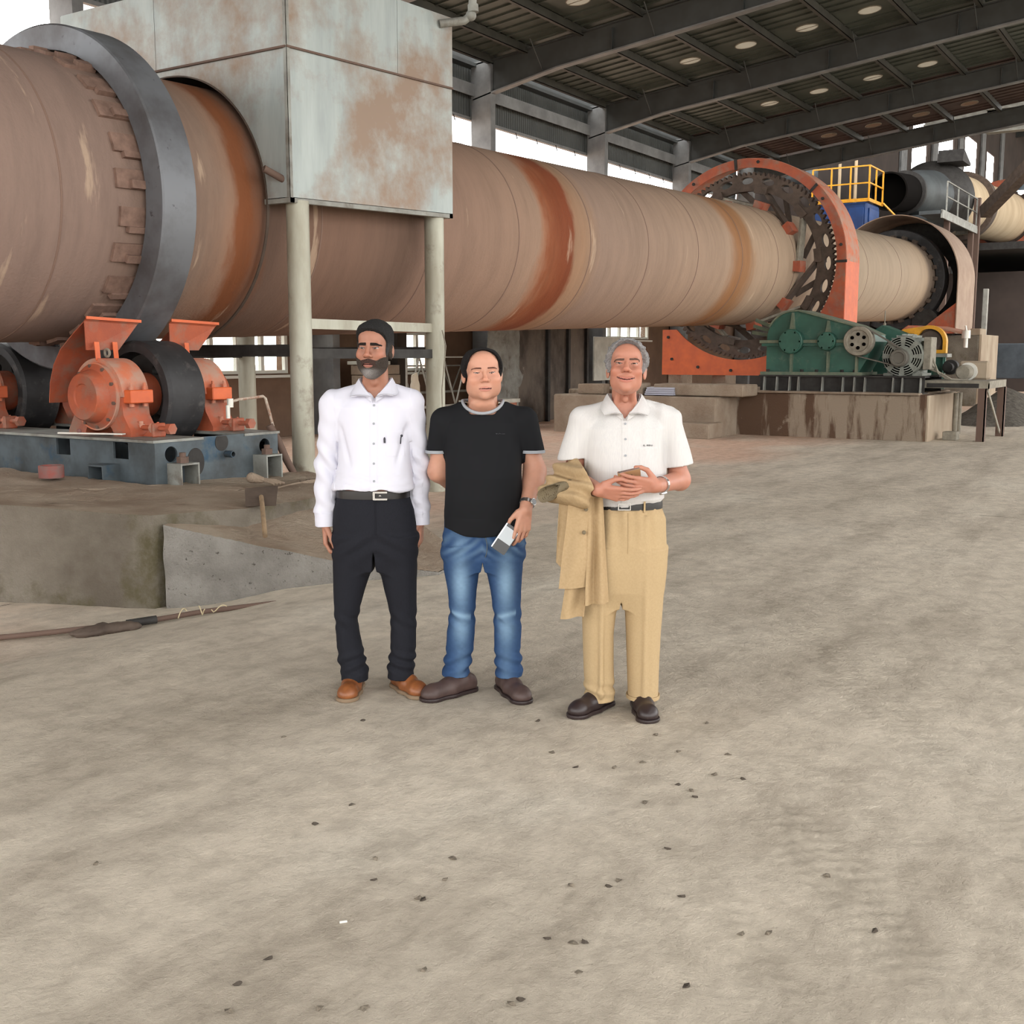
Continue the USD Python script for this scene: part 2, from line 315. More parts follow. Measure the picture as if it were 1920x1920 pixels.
# ---------------------------------------------------------------- floor: gently uneven packed dust, tyre ruts as relief
def floor_z(x, y):
    x, y = np.asarray(x, float), np.asarray(y, float)
    p = np.stack([x, y, np.zeros_like(x)], -1)
    z = (meshkit.fbm(p * 0.5, 3, 3) - 0.5) * 0.035
    near = np.exp(-(((x - 4.2) / 1.6) ** 2 + ((y - 2.8) / 1.5) ** 2)); z = z * (1 - near)
    dip = np.clip((y - 4.9) / 0.9, 0, 1) * np.clip((6.1 - x) / 1.0, 0, 1)
    return z * np.clip((14.5 - y), 0, 1) - 0.10 * dip * dip * (3 - 2 * dip)
def floor_mesh():
    parts = []
    def grid(xs, ys, fine):
        X, Y = np.meshgrid(xs, ys, indexing='ij'); Z = floor_z(X, Y)
        if fine:
            P = np.stack([X, Y, 0 * X], -1)
            Z = Z + (meshkit.fbm(P * 5, 4, 9) - 0.5) * 0.012
            # tyre tracks with cross treads, running towards the far right
            for off, amp, w in ((0.02, 1, 0.12), (-0.34, 0.8, 0.11), (-0.95, 1, 0.13), (-1.3, 0.7, 0.12), (0.55, 0.6, 0.12), (-2.1, .6, .13)):
                c = off + 0.86 * (X - 2.2) - 0.035 * (X - 2.2) ** 2
                d = (Y - c) / (w * 1.3)
                m = np.exp(-d ** 4) * np.clip((X - 1.6) / 0.8, 0, 1) * np.clip((9 - X) / 3, 0, 1) * np.clip(meshkit.noise(P * 0.9 + off) * 2.2 - 0.4, 0, 1)
                Z = Z + amp * m * (0.004 * np.sign(np.sin((X * 0.76 + Y * 0.65 + np.abs(d) * 0.03) * 2 * math.pi / 0.07)) * (np.abs(d) > 0.12) - 0.005)
        n, k = X.shape; i, j = np.meshgrid(np.arange(n - 1), np.arange(k - 1), indexing='ij'); a = (i * k + j).ravel()
        return np.stack([X, Y, Z], -1).reshape(-1, 3), np.vstack([np.stack([a, a + k, a + k + 1], 1), np.stack([a, a + k + 1, a + 1], 1)])
    xs = np.concatenate([np.arange(0.5, 7.0, 0.02), np.arange(7.0, 12.01, 0.04)]); ys = np.arange(-3.6, 7.01, 0.025)
    return grid(xs, ys, True), grid
fine, grid = floor_mesh()
X0, X1, Y0, Y1 = 0.5, fine[0][:, 0].max(), -3.6, fine[0][:, 1].max()
rest = []
for xs, ys in ((np.linspace(-30, X0, 12), np.linspace(-40, 15.7, 60)), (np.linspace(X1, 62, 70), np.linspace(-40, 15.7, 60)), (np.linspace(X0, X1, 30), np.linspace(-40, Y0, 20)), (np.linspace(X0, X1, 40), np.linspace(Y1, 15.7, 30))):
    rest.append(grid(xs, ys, False))
fl = sxform('floor')
obj('packed_dust', fine, 'ground', fl, smooth=True)
obj('outer_floor', cat(rest), 'ground', fl, smooth=True)
obj('subgrade', box(-120, 200, -160, 140, -0.7, -0.2), 'ground', fl)

# ---------------------------------------------------------------- shed: back wall at Y 15.75, columns, rafters, purlins, roof
WY, BAY, COLX = 15.75, 5.675, [5.86 - 5.675, 5.86, 11.535, 17.21, 22.885, 28.56, 34.235, 39.91]
SL = 0.118
rb = lambda y: 7.81 + (15.0 - y) * SL          # underside of the rafters
YR = -4.0                                        # roof runs from the wall to the open front
w = sxform('wall_back')
conc = [box(-6, 12.6, WY, WY + 0.25, -0.3, 3.4), box(12.6, 13.4, WY, WY + .25, 1.22, 3.4)]
LOWWIN = [(13.2, 16.4, 1.24), (18.75, 21.25, 1.24), (29.4, 32.6, 2.08)]
xs = [-6.0]
conc = []
for a, b, c in LOWWIN:
    conc += [box(xs[-1], a, WY, WY + 0.25, -0.3, 3.4), box(a, b, WY, WY + 0.25, -0.3, c), box(a, b, WY, WY + 0.25, c + 0.86, 3.4)]; xs.append(b)
conc.append(box(xs[-1], 40.4, WY, WY + 0.25, -0.3, 3.4))
obj('masonry', cat(conc), 'wall_brown', w)
for i in range(len(COLX) - 1):                  # corrugated cladding above the opening, one panel per bay
    a, b = COLX[i], COLX[i + 1]; n = int((b - a) / 0.1)
    px = np.linspace(a, b, n * 4 + 1); ph = np.arange(n * 4 + 1) % 4; py = WY + 0.1 + np.where((ph == 1) | (ph == 2), 0.03, 0.0)
    v = np.vstack([np.stack([px, py, np.full_like(px, z)], 1) for z in (7.17, 8.75)] + [np.stack([px, py + 0.012, np.full_like(px, z)], 1) for z in (7.17, 8.75)])
    N = len(px); k = np.arange(N - 1); f = np.vstack([np.stack([k, k + 1, k + 1 + N], 1), np.stack([k, k + 1 + N, k + N], 1), np.stack([k + 1, k, k + N], 1) + 2 * N, np.stack([k + 1, k + N, k + N + 1], 1) + 2 * N])
    obj('cladding_panel', (v, f), 'cladding', w, smooth=False)
    obj('girt', cat([box(a, b, WY - 0.12, WY + 0.1, 7.72, 7.86), box(a, b, WY - 0.14, WY - 0.12, 7.62, 7.9)]), 'column_paint', w)
    obj('window_rail', box(a, b, WY - 0.02, WY + 0.08, 7.1, 7.17), 'column_paint', w)
    obj('eave_beam', cat([box(a, b, WY - 0.2, WY + 0.05, 8.28, 8.36), box(a, b, WY - 0.1, WY - 0.06, 8.36, 8.6)]), 'rafter_paint', w)
    for q in np.linspace(a + 0.9, b - 0.8, 5):
        obj('hook', tube([(q, WY - 0.03, 7.12), (q, WY - 0.05, 7.05), (q + 0.02, WY - 0.06, 6.98)], 0.012, 6), 'steel_dark', w)
N = {'t': ('transparent_bsdf', dict(color=(0.93, 0.95, 0.94))), 'g': ('glossy_bsdf', dict(roughness=0.05)), 'm': ('mix_closure', dict(fac=0.05))}
M['window_glass'] = usdkit.material(stage, '/World/Looks/window_glass', N, [('t.BSDF', 'm.closure1'), ('g.BSDF', 'm.closure2')], surface='m.closure')
for k, (a, b, c) in enumerate(LOWWIN):             # low windows with white bars; open behind (glass in every pane)
    p = sxform('window_%d' % (k + 1))
    n = max(3, int(round((b - a) / 0.62)))
    fr = [box(a, b, WY - 0.02, WY + 0.08, c, c + 0.06), box(a, b, WY - 0.02, WY + 0.08, c + 0.80, c + 0.86), box(a, b, WY, WY + 0.06, c + 0.38, c + 0.43)]
    for i in range(n + 1):
        x = a + (b - a) * i / n; fr.append(box(x - 0.04, x + 0.04, WY - 0.01, WY + 0.07, c, c + 0.86))
    obj('frame', cat(fr), 'window_frame', p)
    for i in range(n):
        for z0, z1 in ((c + 0.06, c + 0.38), (c + 0.43, c + 0.80)): obj('pane', box(a + (b - a) * i / n + 0.04, a + (b - a) * (i + 1) / n - 0.04, WY + 0.028, WY + 0.032, z0, z1), 'window_glass', p)
    obj('sill', box(a - 0.1, b + 0.1, WY - 0.12, WY + 0.02, c - 0.08, c - 0.03), 'window_frame', p)
# columns: H sections, web along Y
for i, x in enumerate(COLX):
    zc = 8.4
    wide = box(x - 0.1, x + 0.1, 15.15, 15.18, -0.3, zc), box(x - 0.1, x + 0.1, 15.67, 15.7, -0.3, zc), box(x - 0.1, x - 0.08, 15.18, 15.67, -0.3, zc), box(x + .08, x + .1, 15.18, 15.67, -0.3, zc)
    obj('column', cat(wide), 'column_paint', sxform('column'))
# rafters: I beams sloping up to the open front, haunched at the column
for i, x in enumerate(COLX):
    g = sxform('rafter')
    def poly(y): return [(15.65, 7.55), (15.0, rb(15.0) - 0.12), (13.4, rb(13.4)), (YR, rb(YR))]
    bot = poly(0); top = [(15.65, 8.33), (YR, rb(YR) + 0.5)]
    obj('web', yz(Polygon(bot + top[::-1]), x - 0.012, x + 0.012), 'rafter_paint', g)
    fl_ = [bar((x, a[0], a[1]), (x, b[0], b[1]), 0.2, 0.03, up=(0, 0, 1)) for a, b in zip(bot[:-1], bot[1:])] + [bar((x, 15.65, 8.33), (x, YR, rb(YR) + 0.5), 0.2, 0.03)]
    obj('flange', cat(fl_[:-1]), 'column_paint', g); obj('flange', fl_[-1], 'rafter_paint', g)
    for y in (12.0, 9.0, 6.0):
        obj('stiffener', box(x - 0.09, x + 0.09, y - 0.008, y + 0.008, rb(y) + 0.02, rb(y) + 0.48), 'rafter_paint', g)
    for y in (13.8, 11.0, 8.3, 5.6):            # knee braces down from the purlins
        obj('brace', tube([(x - 0.55, y, rb(y) + 0.62), (x - 0.02, y - 0.02, rb(y) + 0.03)], 0.014, 6), 'rafter_paint', g)
PUR = [15.15, 14.2, 12.75, 11.3, 9.85, 8.4, 6.95, 5.5, 4.05, 2.6, 1.15, -0.3, -1.75, -3.2]
RT = lambda y: rb(y) + 0.5 + 0.21               # underside of the roof sheet
for i in range(len(COLX) - 1):
    a, b = COLX[i], COLX[i + 1]; g = sxform('purlin')
    for y in PUR:
        z = rb(y) + 0.515
        obj('channel', cat([box(a, b, y - 0.012, y + 0.0, z, z + 0.19), box(a, b, y - 0.012, y + 0.09, z, z + 0.012), box(a, b, y - 0.012, y + 0.09, z + 0.18, z + 0.19)]), 'purlin_paint', g)
g = sxform('ceiling')
LX = [4.4, 10.1, 15.8, 21.4, 27.1, 32.8, 38.5]; LY = [12.05, 10.6, 9.1, 7.65]
def sheet(a, b, m):
    """ribbed roof sheet of one bay between purlins, ribs run up the slope, with round holes for the rooflights"""
    for j in range(len(PUR) - 1):
        y1, y0 = PUR[j], PUR[j + 1]
        holes = [(x, y) for x in LX for y in LY if a < x < b and y0 < y < y1]
        P = sbox(a, y0, b, y1)
        for h in holes: P = P.difference(Point(h).buffer(0.25, 12))
        pl = xy(P, 0, 0.01); v, f = pl; v = v.copy(); v[:, 2] += RT(v[:, 1])
        ribs = [cat([(lambda q: (q[0] + np.stack([0 * q[0][:, 0], 0 * q[0][:, 0], RT(q[0][:, 1])], 1), q[1]))(box(x, x + 0.05, y0, y1, -0.035, 0.0))]) for x in np.arange(a + 0.2, b - 0.05, 0.38) if not any(abs(x - h[0]) < 0.32 for h in holes)]
        obj('roof_sheet', cat([(v, f)] + ribs), m, g, smooth=False)
zr, ze = RT(-3.2), RT(15.15)
def slab(a, b, y0, z0, y1, z1):
    v = np.array([[a, y0, z0], [b, y0, z0], [b, y1, z1], [a, y1, z1]]); v = np.vstack([v, v + (0, 0, 0.02)])
    return v, np.array([[0, 2, 1], [0, 3, 2], [4, 5, 6], [4, 6, 7], [0, 1, 5], [0, 5, 4], [1, 2, 6], [1, 6, 5], [2, 3, 7], [2, 7, 6], [3, 0, 4], [3, 4, 7]])
obj('roof_sheet', slab(-13, COLX[0] - 0.01, 15.6, ze, -3.2, zr), 'roof_sheet', g); obj('roof_sheet', slab(-13, 40, -4.9, zr, -11.0, zr - 6.1 * SL), 'roof_sheet', g)
for i in range(len(COLX) - 1):
    sheet(COLX[i], COLX[i + 1], 'roof_rust' if i == len(COLX) - 2 else 'roof_sheet')
# round translucent rooflights set in the sheets
N = {'t': ('translucent_bsdf', dict(color=lin(158, 154, 146))), 'd': ('diffuse_bsdf', dict(color=lin(230, 226, 212))), 'm': ('mix_closure', dict(fac=0.35))}
M['rooflight'] = usdkit.material(stage, '/World/Looks/rooflight', N, [('t.BSDF', 'm.closure1'), ('d.BSDF', 'm.closure2')], surface='m.closure')
N = {'t': ('translucent_bsdf', dict(color=lin(120, 104, 92))), 'd': ('diffuse_bsdf', dict(color=lin(150, 128, 112))), 'm': ('mix_closure', dict(fac=0.6))}
M['rooflight_dirty'] = usdkit.material(stage, '/World/Looks/rooflight_dirty', N, [('t.BSDF', 'm.closure1'), ('d.BSDF', 'm.closure2')], surface='m.closure')
NM = {27.1: 'near', 32.8: 'middle', 38.5: 'far'}
ORD = ['first', 'second', 'third', 'fourth']
for x in LX[3:]:
    for k, y in enumerate(LY):
        if x < 22 and k > 0: continue
        z = RT(y)
        lab = 'round rooflight disc at the top edge of the picture, nearest the galvanised hood' if x < 22 else '%s round rooflight disc from the wall in the %s row of the roof' % (ORD[k], NM[x])
        t = thing('rooflight', lab, 'rooflight', (x, y, z), group=None)
        tilt = lambda m: (m[0] - np.stack([0 * m[0][:, 0], 0 * m[0][:, 0], SL * (m[0][:, 1] - y)], 1), m[1])
        obj('disc', tilt(cyl((x, y, z - 0.02), (x, y, z - 0.004), 0.245, 28)), 'rooflight_dirty' if x > 38 else 'rooflight', t)
        obj('rim', tilt(pipe((x, y, z - 0.026), (x, y, z - 0.002), 0.262, 0.245, 28)), 'dust_grey', t)
        if k % 2 == 0: obj('crossbar', tilt(box(x - 0.01, x + 0.01, y - 0.245, y + 0.245, z - 0.032, z - 0.022)), 'dust_grey', t)
# ---------------------------------------------------------------- the long rotary kiln
KS, KP, KZ, KR = 0.0308, 9.4, 2.794, 1.276
KD = np.array([1, 0, KS]) / math.hypot(1, KS); KO = np.array([0, KP, KZ]); KU = np.cross(KD, [0, 1.0, 0]); KU *= np.sign(KU[2])
def kpt(x, ang, r):
    """point on the kiln at station X, angle from the camera side upwards (degrees), radius"""
    a = math.radians(ang); c = KO + KD * (x / KD[0]); return c + r * (math.cos(a) * np.array([0, -1.0, 0]) + math.sin(a) * KU)
def kring(x0, x1, r0, r1, n=128, ch=0.0):
    pr = [(x0 / KD[0], r0), (x0 / KD[0], r1 - ch), (x0 / KD[0] + ch, r1), (x1 / KD[0] - ch, r1), (x1 / KD[0], r1 - ch), (x1 / KD[0], r0)]
    return lathe(pr, KO, KD, n, closed=True, up=(0, -1, 0))
def kblock(x0, x1, a0, a1, r0, r1, n=4):
    """curved plate on the shell"""
    vs = []
    for a in np.linspace(a0, a1, n): vs += [kpt(x0, a, r0), kpt(x1, a, r0), kpt(x1, a, r1), kpt(x0, a, r1)]
    f = []
    for i in range(n - 1):
        for q in range(4):
            a, b = i * 4 + q, i * 4 + (q + 1) % 4; f += [[a, b, b + 4], [a, b + 4, a + 4]]
    e = (n - 1) * 4; f += [[0, 2, 1], [0, 3, 2], [e, e + 1, e + 2], [e, e + 2, e + 3]]
    return np.array(vs), np.array(f)[:, ::-1]
kiln = thing('rotary_kiln', 'long dusty brown rotary kiln cylinder with rust rings running across the whole hall', 'kiln', (3.0, KP, KZ))
obj('shell', lathe([(1.0, KR - 0.06), (1.0, KR), (39.2, KR), (39.2, KR - 0.06)], KO, KD, 192, closed=True, up=(0, -1, 0)), 'kiln_shell', kiln, smooth=40)
for x in (5.94, 9.05, 10.95, 12.89, 14.86, 16.8, 18.8, 20.9, 22.9, 23.93, 29.6, 33.0):
    obj('weld_seam', kring(x - 0.011, x + 0.011, KR - 0.01, KR + 0.005, 128, 0.004), 'weld_dusty', kiln, smooth=60)
TX0, TX1, TR = 6.74, 7.12, 1.555
obj('riding_ring', kring(TX0, TX1, KR + 0.055, TR, 160, 0.015), 'tyre_steel', kiln, label='dark grey steel riding ring', smooth=40)
for i in range(26):                              # stepped retaining plates around the ring
    a = i * 360 / 26 + 4; o = (i % 2) * 0.03
    obj('retaining_plate', kblock(6.47 + o, TX0 + 0.05, a - 3.6, a + 3.6, KR - 0.01, KR + 0.03), 'pad', kiln)
    if i % 2 == 0:
        obj('retaining_plate', kblock(6.60, TX0 + 0.03, a - 3.4, a - 0.4, KR + 0.02, KR + 0.065), 'pad', kiln)
    else:
        obj('retaining_plate', kblock(6.58, TX0 + 0.03, a - 5.9, a - 3.6, KR - 0.01, KR + 0.05), 'pad', kiln)
    obj('retaining_plate', kblock(TX1 - 0.03, TX1 + 0.04, a - 2.6, a + 2.6, KR - 0.01, KR + 0.07), 'pad', kiln)
# girth gear: pierced rim, ribs, tangential spring plates and orange lugs
GX = 24.5
nt = 110; th = np.linspace(0, 2 * math.pi, nt * 4, endpoint=False); rr = np.where((np.arange(nt * 4) % 4) < 2, 2.03, 1.96)
P = Polygon(np.stack([rr * np.cos(th), rr * np.sin(th)], 1)).difference(Point(0, 0).buffer(1.62, 48))
for i in range(24):
    h = affinity.rotate(affinity.translate(affinity.scale(Point(0, 0).buffer(1, 10), 0.075, 0.15), 1.845, 0), i * 15, origin=(0, 0)); P = P.difference(h)
obj('girth_gear', prism(P, 0.14, KO + KD * (GX / KD[0]), (0, -1, 0), KU), 'gear_brown', kiln, label='brown toothed girth gear')
for i in range(24):
    a = i * 15 + 7.5
    obj('rib', bar(kpt(GX - 0.06, a, 1.66), kpt(GX - 0.06, a, 1.98), 0.035, 0.14, up=KD), 'gear_brown', kiln)
for i in range(10):
    a = -38 + i * 36
    q0, q1 = kpt(GX - 0.42, a, KR + 0.04), kpt(GX + 0.0, a + 44, 1.70)
    obj('spring_plate', bar(q0, q1, 0.26, 0.05, up=kpt(GX, a + 20, 1) - kpt(GX, a + 20, 0)), 'dust_grey' if i % 2 else 'gear_brown', kiln)
    obj('bracket', kblock(GX - 0.22, GX + 0.16, a + 39, a + 49, 1.58, 1.74), 'gear_brown', kiln)
    obj('brace_plate', bar(kpt(GX - 0.05, a + 8, KR + 0.02), kpt(GX + 0.05, a + 26, 1.66), 0.12, 0.04, up=KD), 'gear_brown', kiln)
    obj('lug', kblock(GX - 0.68, GX - 0.30, a - 5.5, a + 4, KR, KR + 0.15), 'orange', kiln, label='orange lug on the shell')
obj('riding_ring', kring(37.15, 37.75, KR + 0.03, 1.56, 128, 0.02), 'rubbery_steel', kiln, label='black riding ring at the far end')
for i in range(24): obj('retaining_plate', kblock(36.85, 37.2, i * 15 - 2.5, i * 15 + 2.5, KR - .01, KR + 0.09), 'gear_brown', kiln)

# ---------------------------------------------------------------- orange guard round the girth gear
gu = thing('gear_guard', 'orange arched guard around the girth gear of the kiln', 'guard', (24.3, 9.5, 1.1))
gz = 3.57; R0, R1 = 2.085, 2.28; cy = 9.40; G0, G1 = 24.22, 25.2
arc = lambda r, a0, a1, n=40: [(cy - r * math.cos(t), gz + r * math.sin(t)) for t in np.linspace(math.radians(a0), math.radians(a1), n)]
for a0, a1 in ((-3, 45), (45.4, 95), (95.4, 140), (140.4, 197)):     # front ring in bolted segments
    obj('front_plate', yz(Polygon(arc(R1, a0, a1) + arc(R0, a1, a0)), G0, G0 + 0.02), 'orange', gu)
for a0, a1 in ((0, 45), (45.4, 95), (95.4, 140), (140.4, 185)):
    obj('rim_band', yz(Polygon(arc(R1 + 0.01, a0, a1, 30) + arc(R1 - 0.01, a1, a0, 30)), G0 + 0.02, G1), 'orange_dusty', gu)
for a in (45.2, 95.2, 140.2, 0.5):
    obj('joint_strap', kblock(G0 - 0.04, G0, a - 0.7, a + 0.7, R0, R1 + 0.03), 'steel_dark', gu)
yl, yr = 11.30, cy - R1
leg = Polygon([(yr, gz), (yr, 1.14), (yr + 1.35, 1.14)] + [(cy - 2.085 * math.cos(t), gz + 2.085 * math.sin(t)) for t in np.radians(np.linspace(-62, 0, 20))]).buffer(0)
obj('leg_panel', yz(leg, G0 - 0.02, G0), 'orange', gu)
base = Polygon([(yl, 1.14), (yl, 2.17), (cy + 1.55, 2.17)] + [(cy + 2.085 * math.cos(t), gz - 2.085 * math.sin(t)) for t in np.radians(np.linspace(43, 115, 30))] + [(cy - 0.9, 1.14)]).buffer(0)
obj('base_panel', yz(base, G0 - 0.04, G0), 'orange_bright', gu, label='bright orange base panel')
obj('side_panel', box(G0, G1, yr - 0.01, yr + 0.01, 1.14, gz), 'orange_bright', gu)
for y in (7.6, 8.8, 10.0, 11.1): obj('foot', box(24.45, 25.1, y - 0.16, y + 0.16, -0.05, 1.14), 'concrete_dust', gu)
for y, z in ((cy + 1.75, 2.0), (cy + 1.65, 1.5), (cy + 1.0, 1.32), (cy + 0.2, 1.25), (cy - R1 + 0.1, 3.9), (cy - 0.3, gz + 2.18), (cy + 1.2, gz + 1.82), (cy - 1.75, gz + 1.3)):
    obj('bolt', hexbolt((G0 - 0.04, y, z), (-1, 0, 0), 0.035, 0.03), 'steel_dark', gu)

# ---------------------------------------------------------------- galvanised hood over the kiln on four pipe posts
hood = thing('dust_hood', 'big galvanised sheet metal hood box over the kiln on four pipe legs', 'hood', (9.5, 9.4, 0))
HX0, HX1, HY0, HY1 = 8.19, 10.86, 7.75, 11.05
hb = lambda x: 3.09 + (x - HX0) * 0.042; hm = lambda x: 4.47 + (x - HX0) * 0.045; ht = lambda x: 5.23 + (x - HX0) * 0.043
obj('front_sheet', xz(Polygon([(HX0, hb(HX0)), (HX1, hb(HX1)), (HX1, hm(HX1) - .004), (HX0, hm(HX0) - .004)]), HY0, HY0 + 0.012), 'galvanised', hood, label='lower front sheet')
for a, b in ((HX0, 9.86), (9.866, HX1)):
    obj('front_sheet', xz(Polygon([(a, hm(a)), (b, hm(b)), (b, ht(b)), (a, ht(a))]), HY0 - 0.008, HY0 + 0.004), 'galvanised', hood)
hole = Point(KP, KZ + KS * HX0).buffer(KR + 0.075, 48)
for a, b in ((HY0 + 0.014, 9.55), (9.556, HY1)):
    obj('side_sheet', yz(sbox(a, hm(HX0) + 0.005, b, ht(HX0)), HX0 - 0.008, HX0 + 0.004), 'galvanised', hood)
obj('side_sheet', yz(sbox(HY0 + .014, hb(HX0), HY1, hm(HX0)).difference(hole), HX0, HX0 + 0.012), 'galvanised', hood)
obj('side_sheet', yz(sbox(HY0 + .014, hb(HX1), HY1, ht(HX1)).difference(Point(KP, KZ + KS * HX1).buffer(KR + 0.075, 48)), HX1 - 0.012, HX1), 'galvanised', hood)
obj('back_sheet', xz(Polygon([(HX0, hb(HX0)), (HX1, hb(HX1)), (HX1, ht(HX1)), (HX0, ht(HX0))]), HY1 - 0.012, HY1), 'galvanised', hood)
obj('roof_sheet', (lambda m: (np.stack([m[0][:, 0], m[0][:, 1], m[0][:, 2] + ht(m[0][:, 0])], 1), m[1]))(box(HX0, HX1, HY0, HY1, 0, 0.012)), 'galvanised', hood)
obj('seam', bar((HX0 - 0.012, HY0 - 0.015, hm(HX0)), (HX1, HY0 - 0.015, hm(HX1)), 0.012, 0.02), 'weld', hood)
obj('seam', bar((HX0 - 0.015, HY0, hm(HX0)), (HX0 - 0.015, HY1, hm(HX0)), 0.012, 0.02), 'weld', hood)
obj('corner_angle', cat([box(HX0 - 0.012, HX0 + 0.03, HY0 - 0.012, HY0 - 0.008, hb(HX0), ht(HX0)), box(HX0 - 0.012, HX0 - 0.008, HY0 - 0.012, HY0 + 0.03, hb(HX0), ht(HX0))]), 'galvanised_dull', hood)
for y in (HY0, HY1 - 0.05):
    obj('bottom_beam', bar((HX0, y + 0.03, hb(HX0) - 0.02), (HX1, y + 0.03, hb(HX1) - 0.02), 0.06, 0.05), 'galvanised_dull', hood)
for x in (HX0 + 0.03, HX1 - 0.03):
    for y0, y1 in ((HY0, KP - 1.31), (KP + 1.31, HY1)): obj('bottom_beam', bar((x, y0, hb(x) - 0.02), (x, y1, hb(x) - 0.02), 0.06, 0.05), 'galvanised_dull', hood)
obj('hole_rim', lathe([(-0.012, KR + 0.066), (-0.012, KR + 0.08), (0.02, KR + 0.08), (0.02, KR + 0.066)], (HX0, KP, KZ + KS * HX0), (1, 0, 0), 96, closed=True), 'gear_brown', hood)
posts = [(8.37, 7.83), (10.67, 7.88), (10.67, 10.95), (8.37, 10.95)]
for x, y in posts:
    obj('post', cat([cyl((x, y, -0.06), (x, y, hb(x) - 0.02), 0.112, 32), cyl((x, y, -0.06), (x, y, -0.03), 0.16, 24)]), 'post_paint', hood)
for z0, m in ((1.905, 'post_paint'), (1.61, 'steel_dark')):
    for (xa, ya), (xb, yb), m2 in ((posts[0], posts[1], m), (posts[3], posts[2], 'steel_dark')):
        if z0 > 1.8 and ya > 9: continue
        obj('crossbar', bar((xa, ya, z0), (xb, yb, z0), 0.07, 0.10), m2, hood)
obj('crossbar', bar((posts[0][0], posts[0][1], 1.64), (posts[3][0], posts[3][1], 1.64), 0.08, 0.12), 'steel_dark', hood)
obj('crossbar', bar((posts[1][0], posts[1][1], 1.64), (posts[2][0], posts[2][1], 1.64), 0.08, 0.10), 'steel_dark', hood)
obj('hanging_wire', tube([(10.62, 7.74, 1.88), (10.66, 7.72, 1.7), (10.60, 7.70, 1.5), (10.58, 7.72, 1.2), (10.6, 7.73, 0.9)], 0.008, 6), 'dust_grey', hood)
pb = thing('bent_pipe', 'thin grey pipe with an elbow coming down to the top corner of the galvanised hood', 'pipe', (10.6, 7.7, 5.2))
obj('riser', tube([(10.83, 7.42, 8.2), (10.83, 7.42, 6.6), (10.83, 7.44, 5.42), (10.83, 7.47, 5.33), (10.80, 7.53, 5.28), (10.62, 7.74, 5.235)], 0.045, 14), 'galvanised_dull', pb)
obj('elbow', cat([cyl((10.83, 7.435, 5.44), (10.83, 7.43, 5.36), 0.06, 16), trimesh.creation.icosphere(2, 0.06).apply_translation((10.828, 7.46, 5.33))]), 'galvanised_dull', pb)
ps = thing('pipe_stub', 'short rusty pipe stub sticking out below the corner of the galvanised hood', 'pipe', (8.1, 8.2, 3.3))
obj('stub', pipe((8.02, 7.92, 3.35), (8.33, 7.80, 3.21), 0.034, 0.026), 'weld', ps)

# ---------------------------------------------------------------- roller station under the riding ring
RXc, RY, RZ, RRad = 6.95, (8.35, 10.45), 1.24, 0.485
for k, y in enumerate(RY):
    t = thing('support_roller', ['black steel support roller under the kiln, beside the orange bearings', 'black support roller at the left edge of the picture, behind the orange shield'][k], 'roller', (RXc, y, RZ))
    x0, x1 = RXc - 0.205, RXc + 0.215
    obj('rim', lathe([(x0, RRad - 0.10), (x0, RRad - 0.025), (x0 + 0.03, RRad), (x1 - 0.03, RRad), (x1, RRad - 0.025), (x1, RRad - 0.10), (RXc + .05, RRad - .12), (RXc - .05, RRad - .12)], (0, y, RZ), (1, 0, 0), 72, closed=True), 'rubbery_steel', t)
    web = Point(0, 0).buffer(RRad - 0.09, 36)
    for i in range(6): web = web.difference(Point(0.26 * math.cos(i * math.pi / 3), 0.26 * math.sin(i * math.pi / 3)).buffer(0.05, 8))
    obj('web', prism(web, 0.12, (RXc - 0.06, y, RZ), (0, 1, 0), (0, 0, 1)), 'steel_dark', t)
    obj('hub', lathe([(x0 - 0.02, 0.0), (x0 - 0.02, 0.17), (x0 + 0.05, 0.2), (x1 - 0.05, 0.2), (x1 + 0.02, 0.17), (x1 + 0.02, 0)], (0, y, RZ), (1, 0, 0), 40), 'orange', t)
    obj('shaft', cyl((6.45, y, RZ), (7.6, y, RZ), 0.10), 'steel_dark', t)
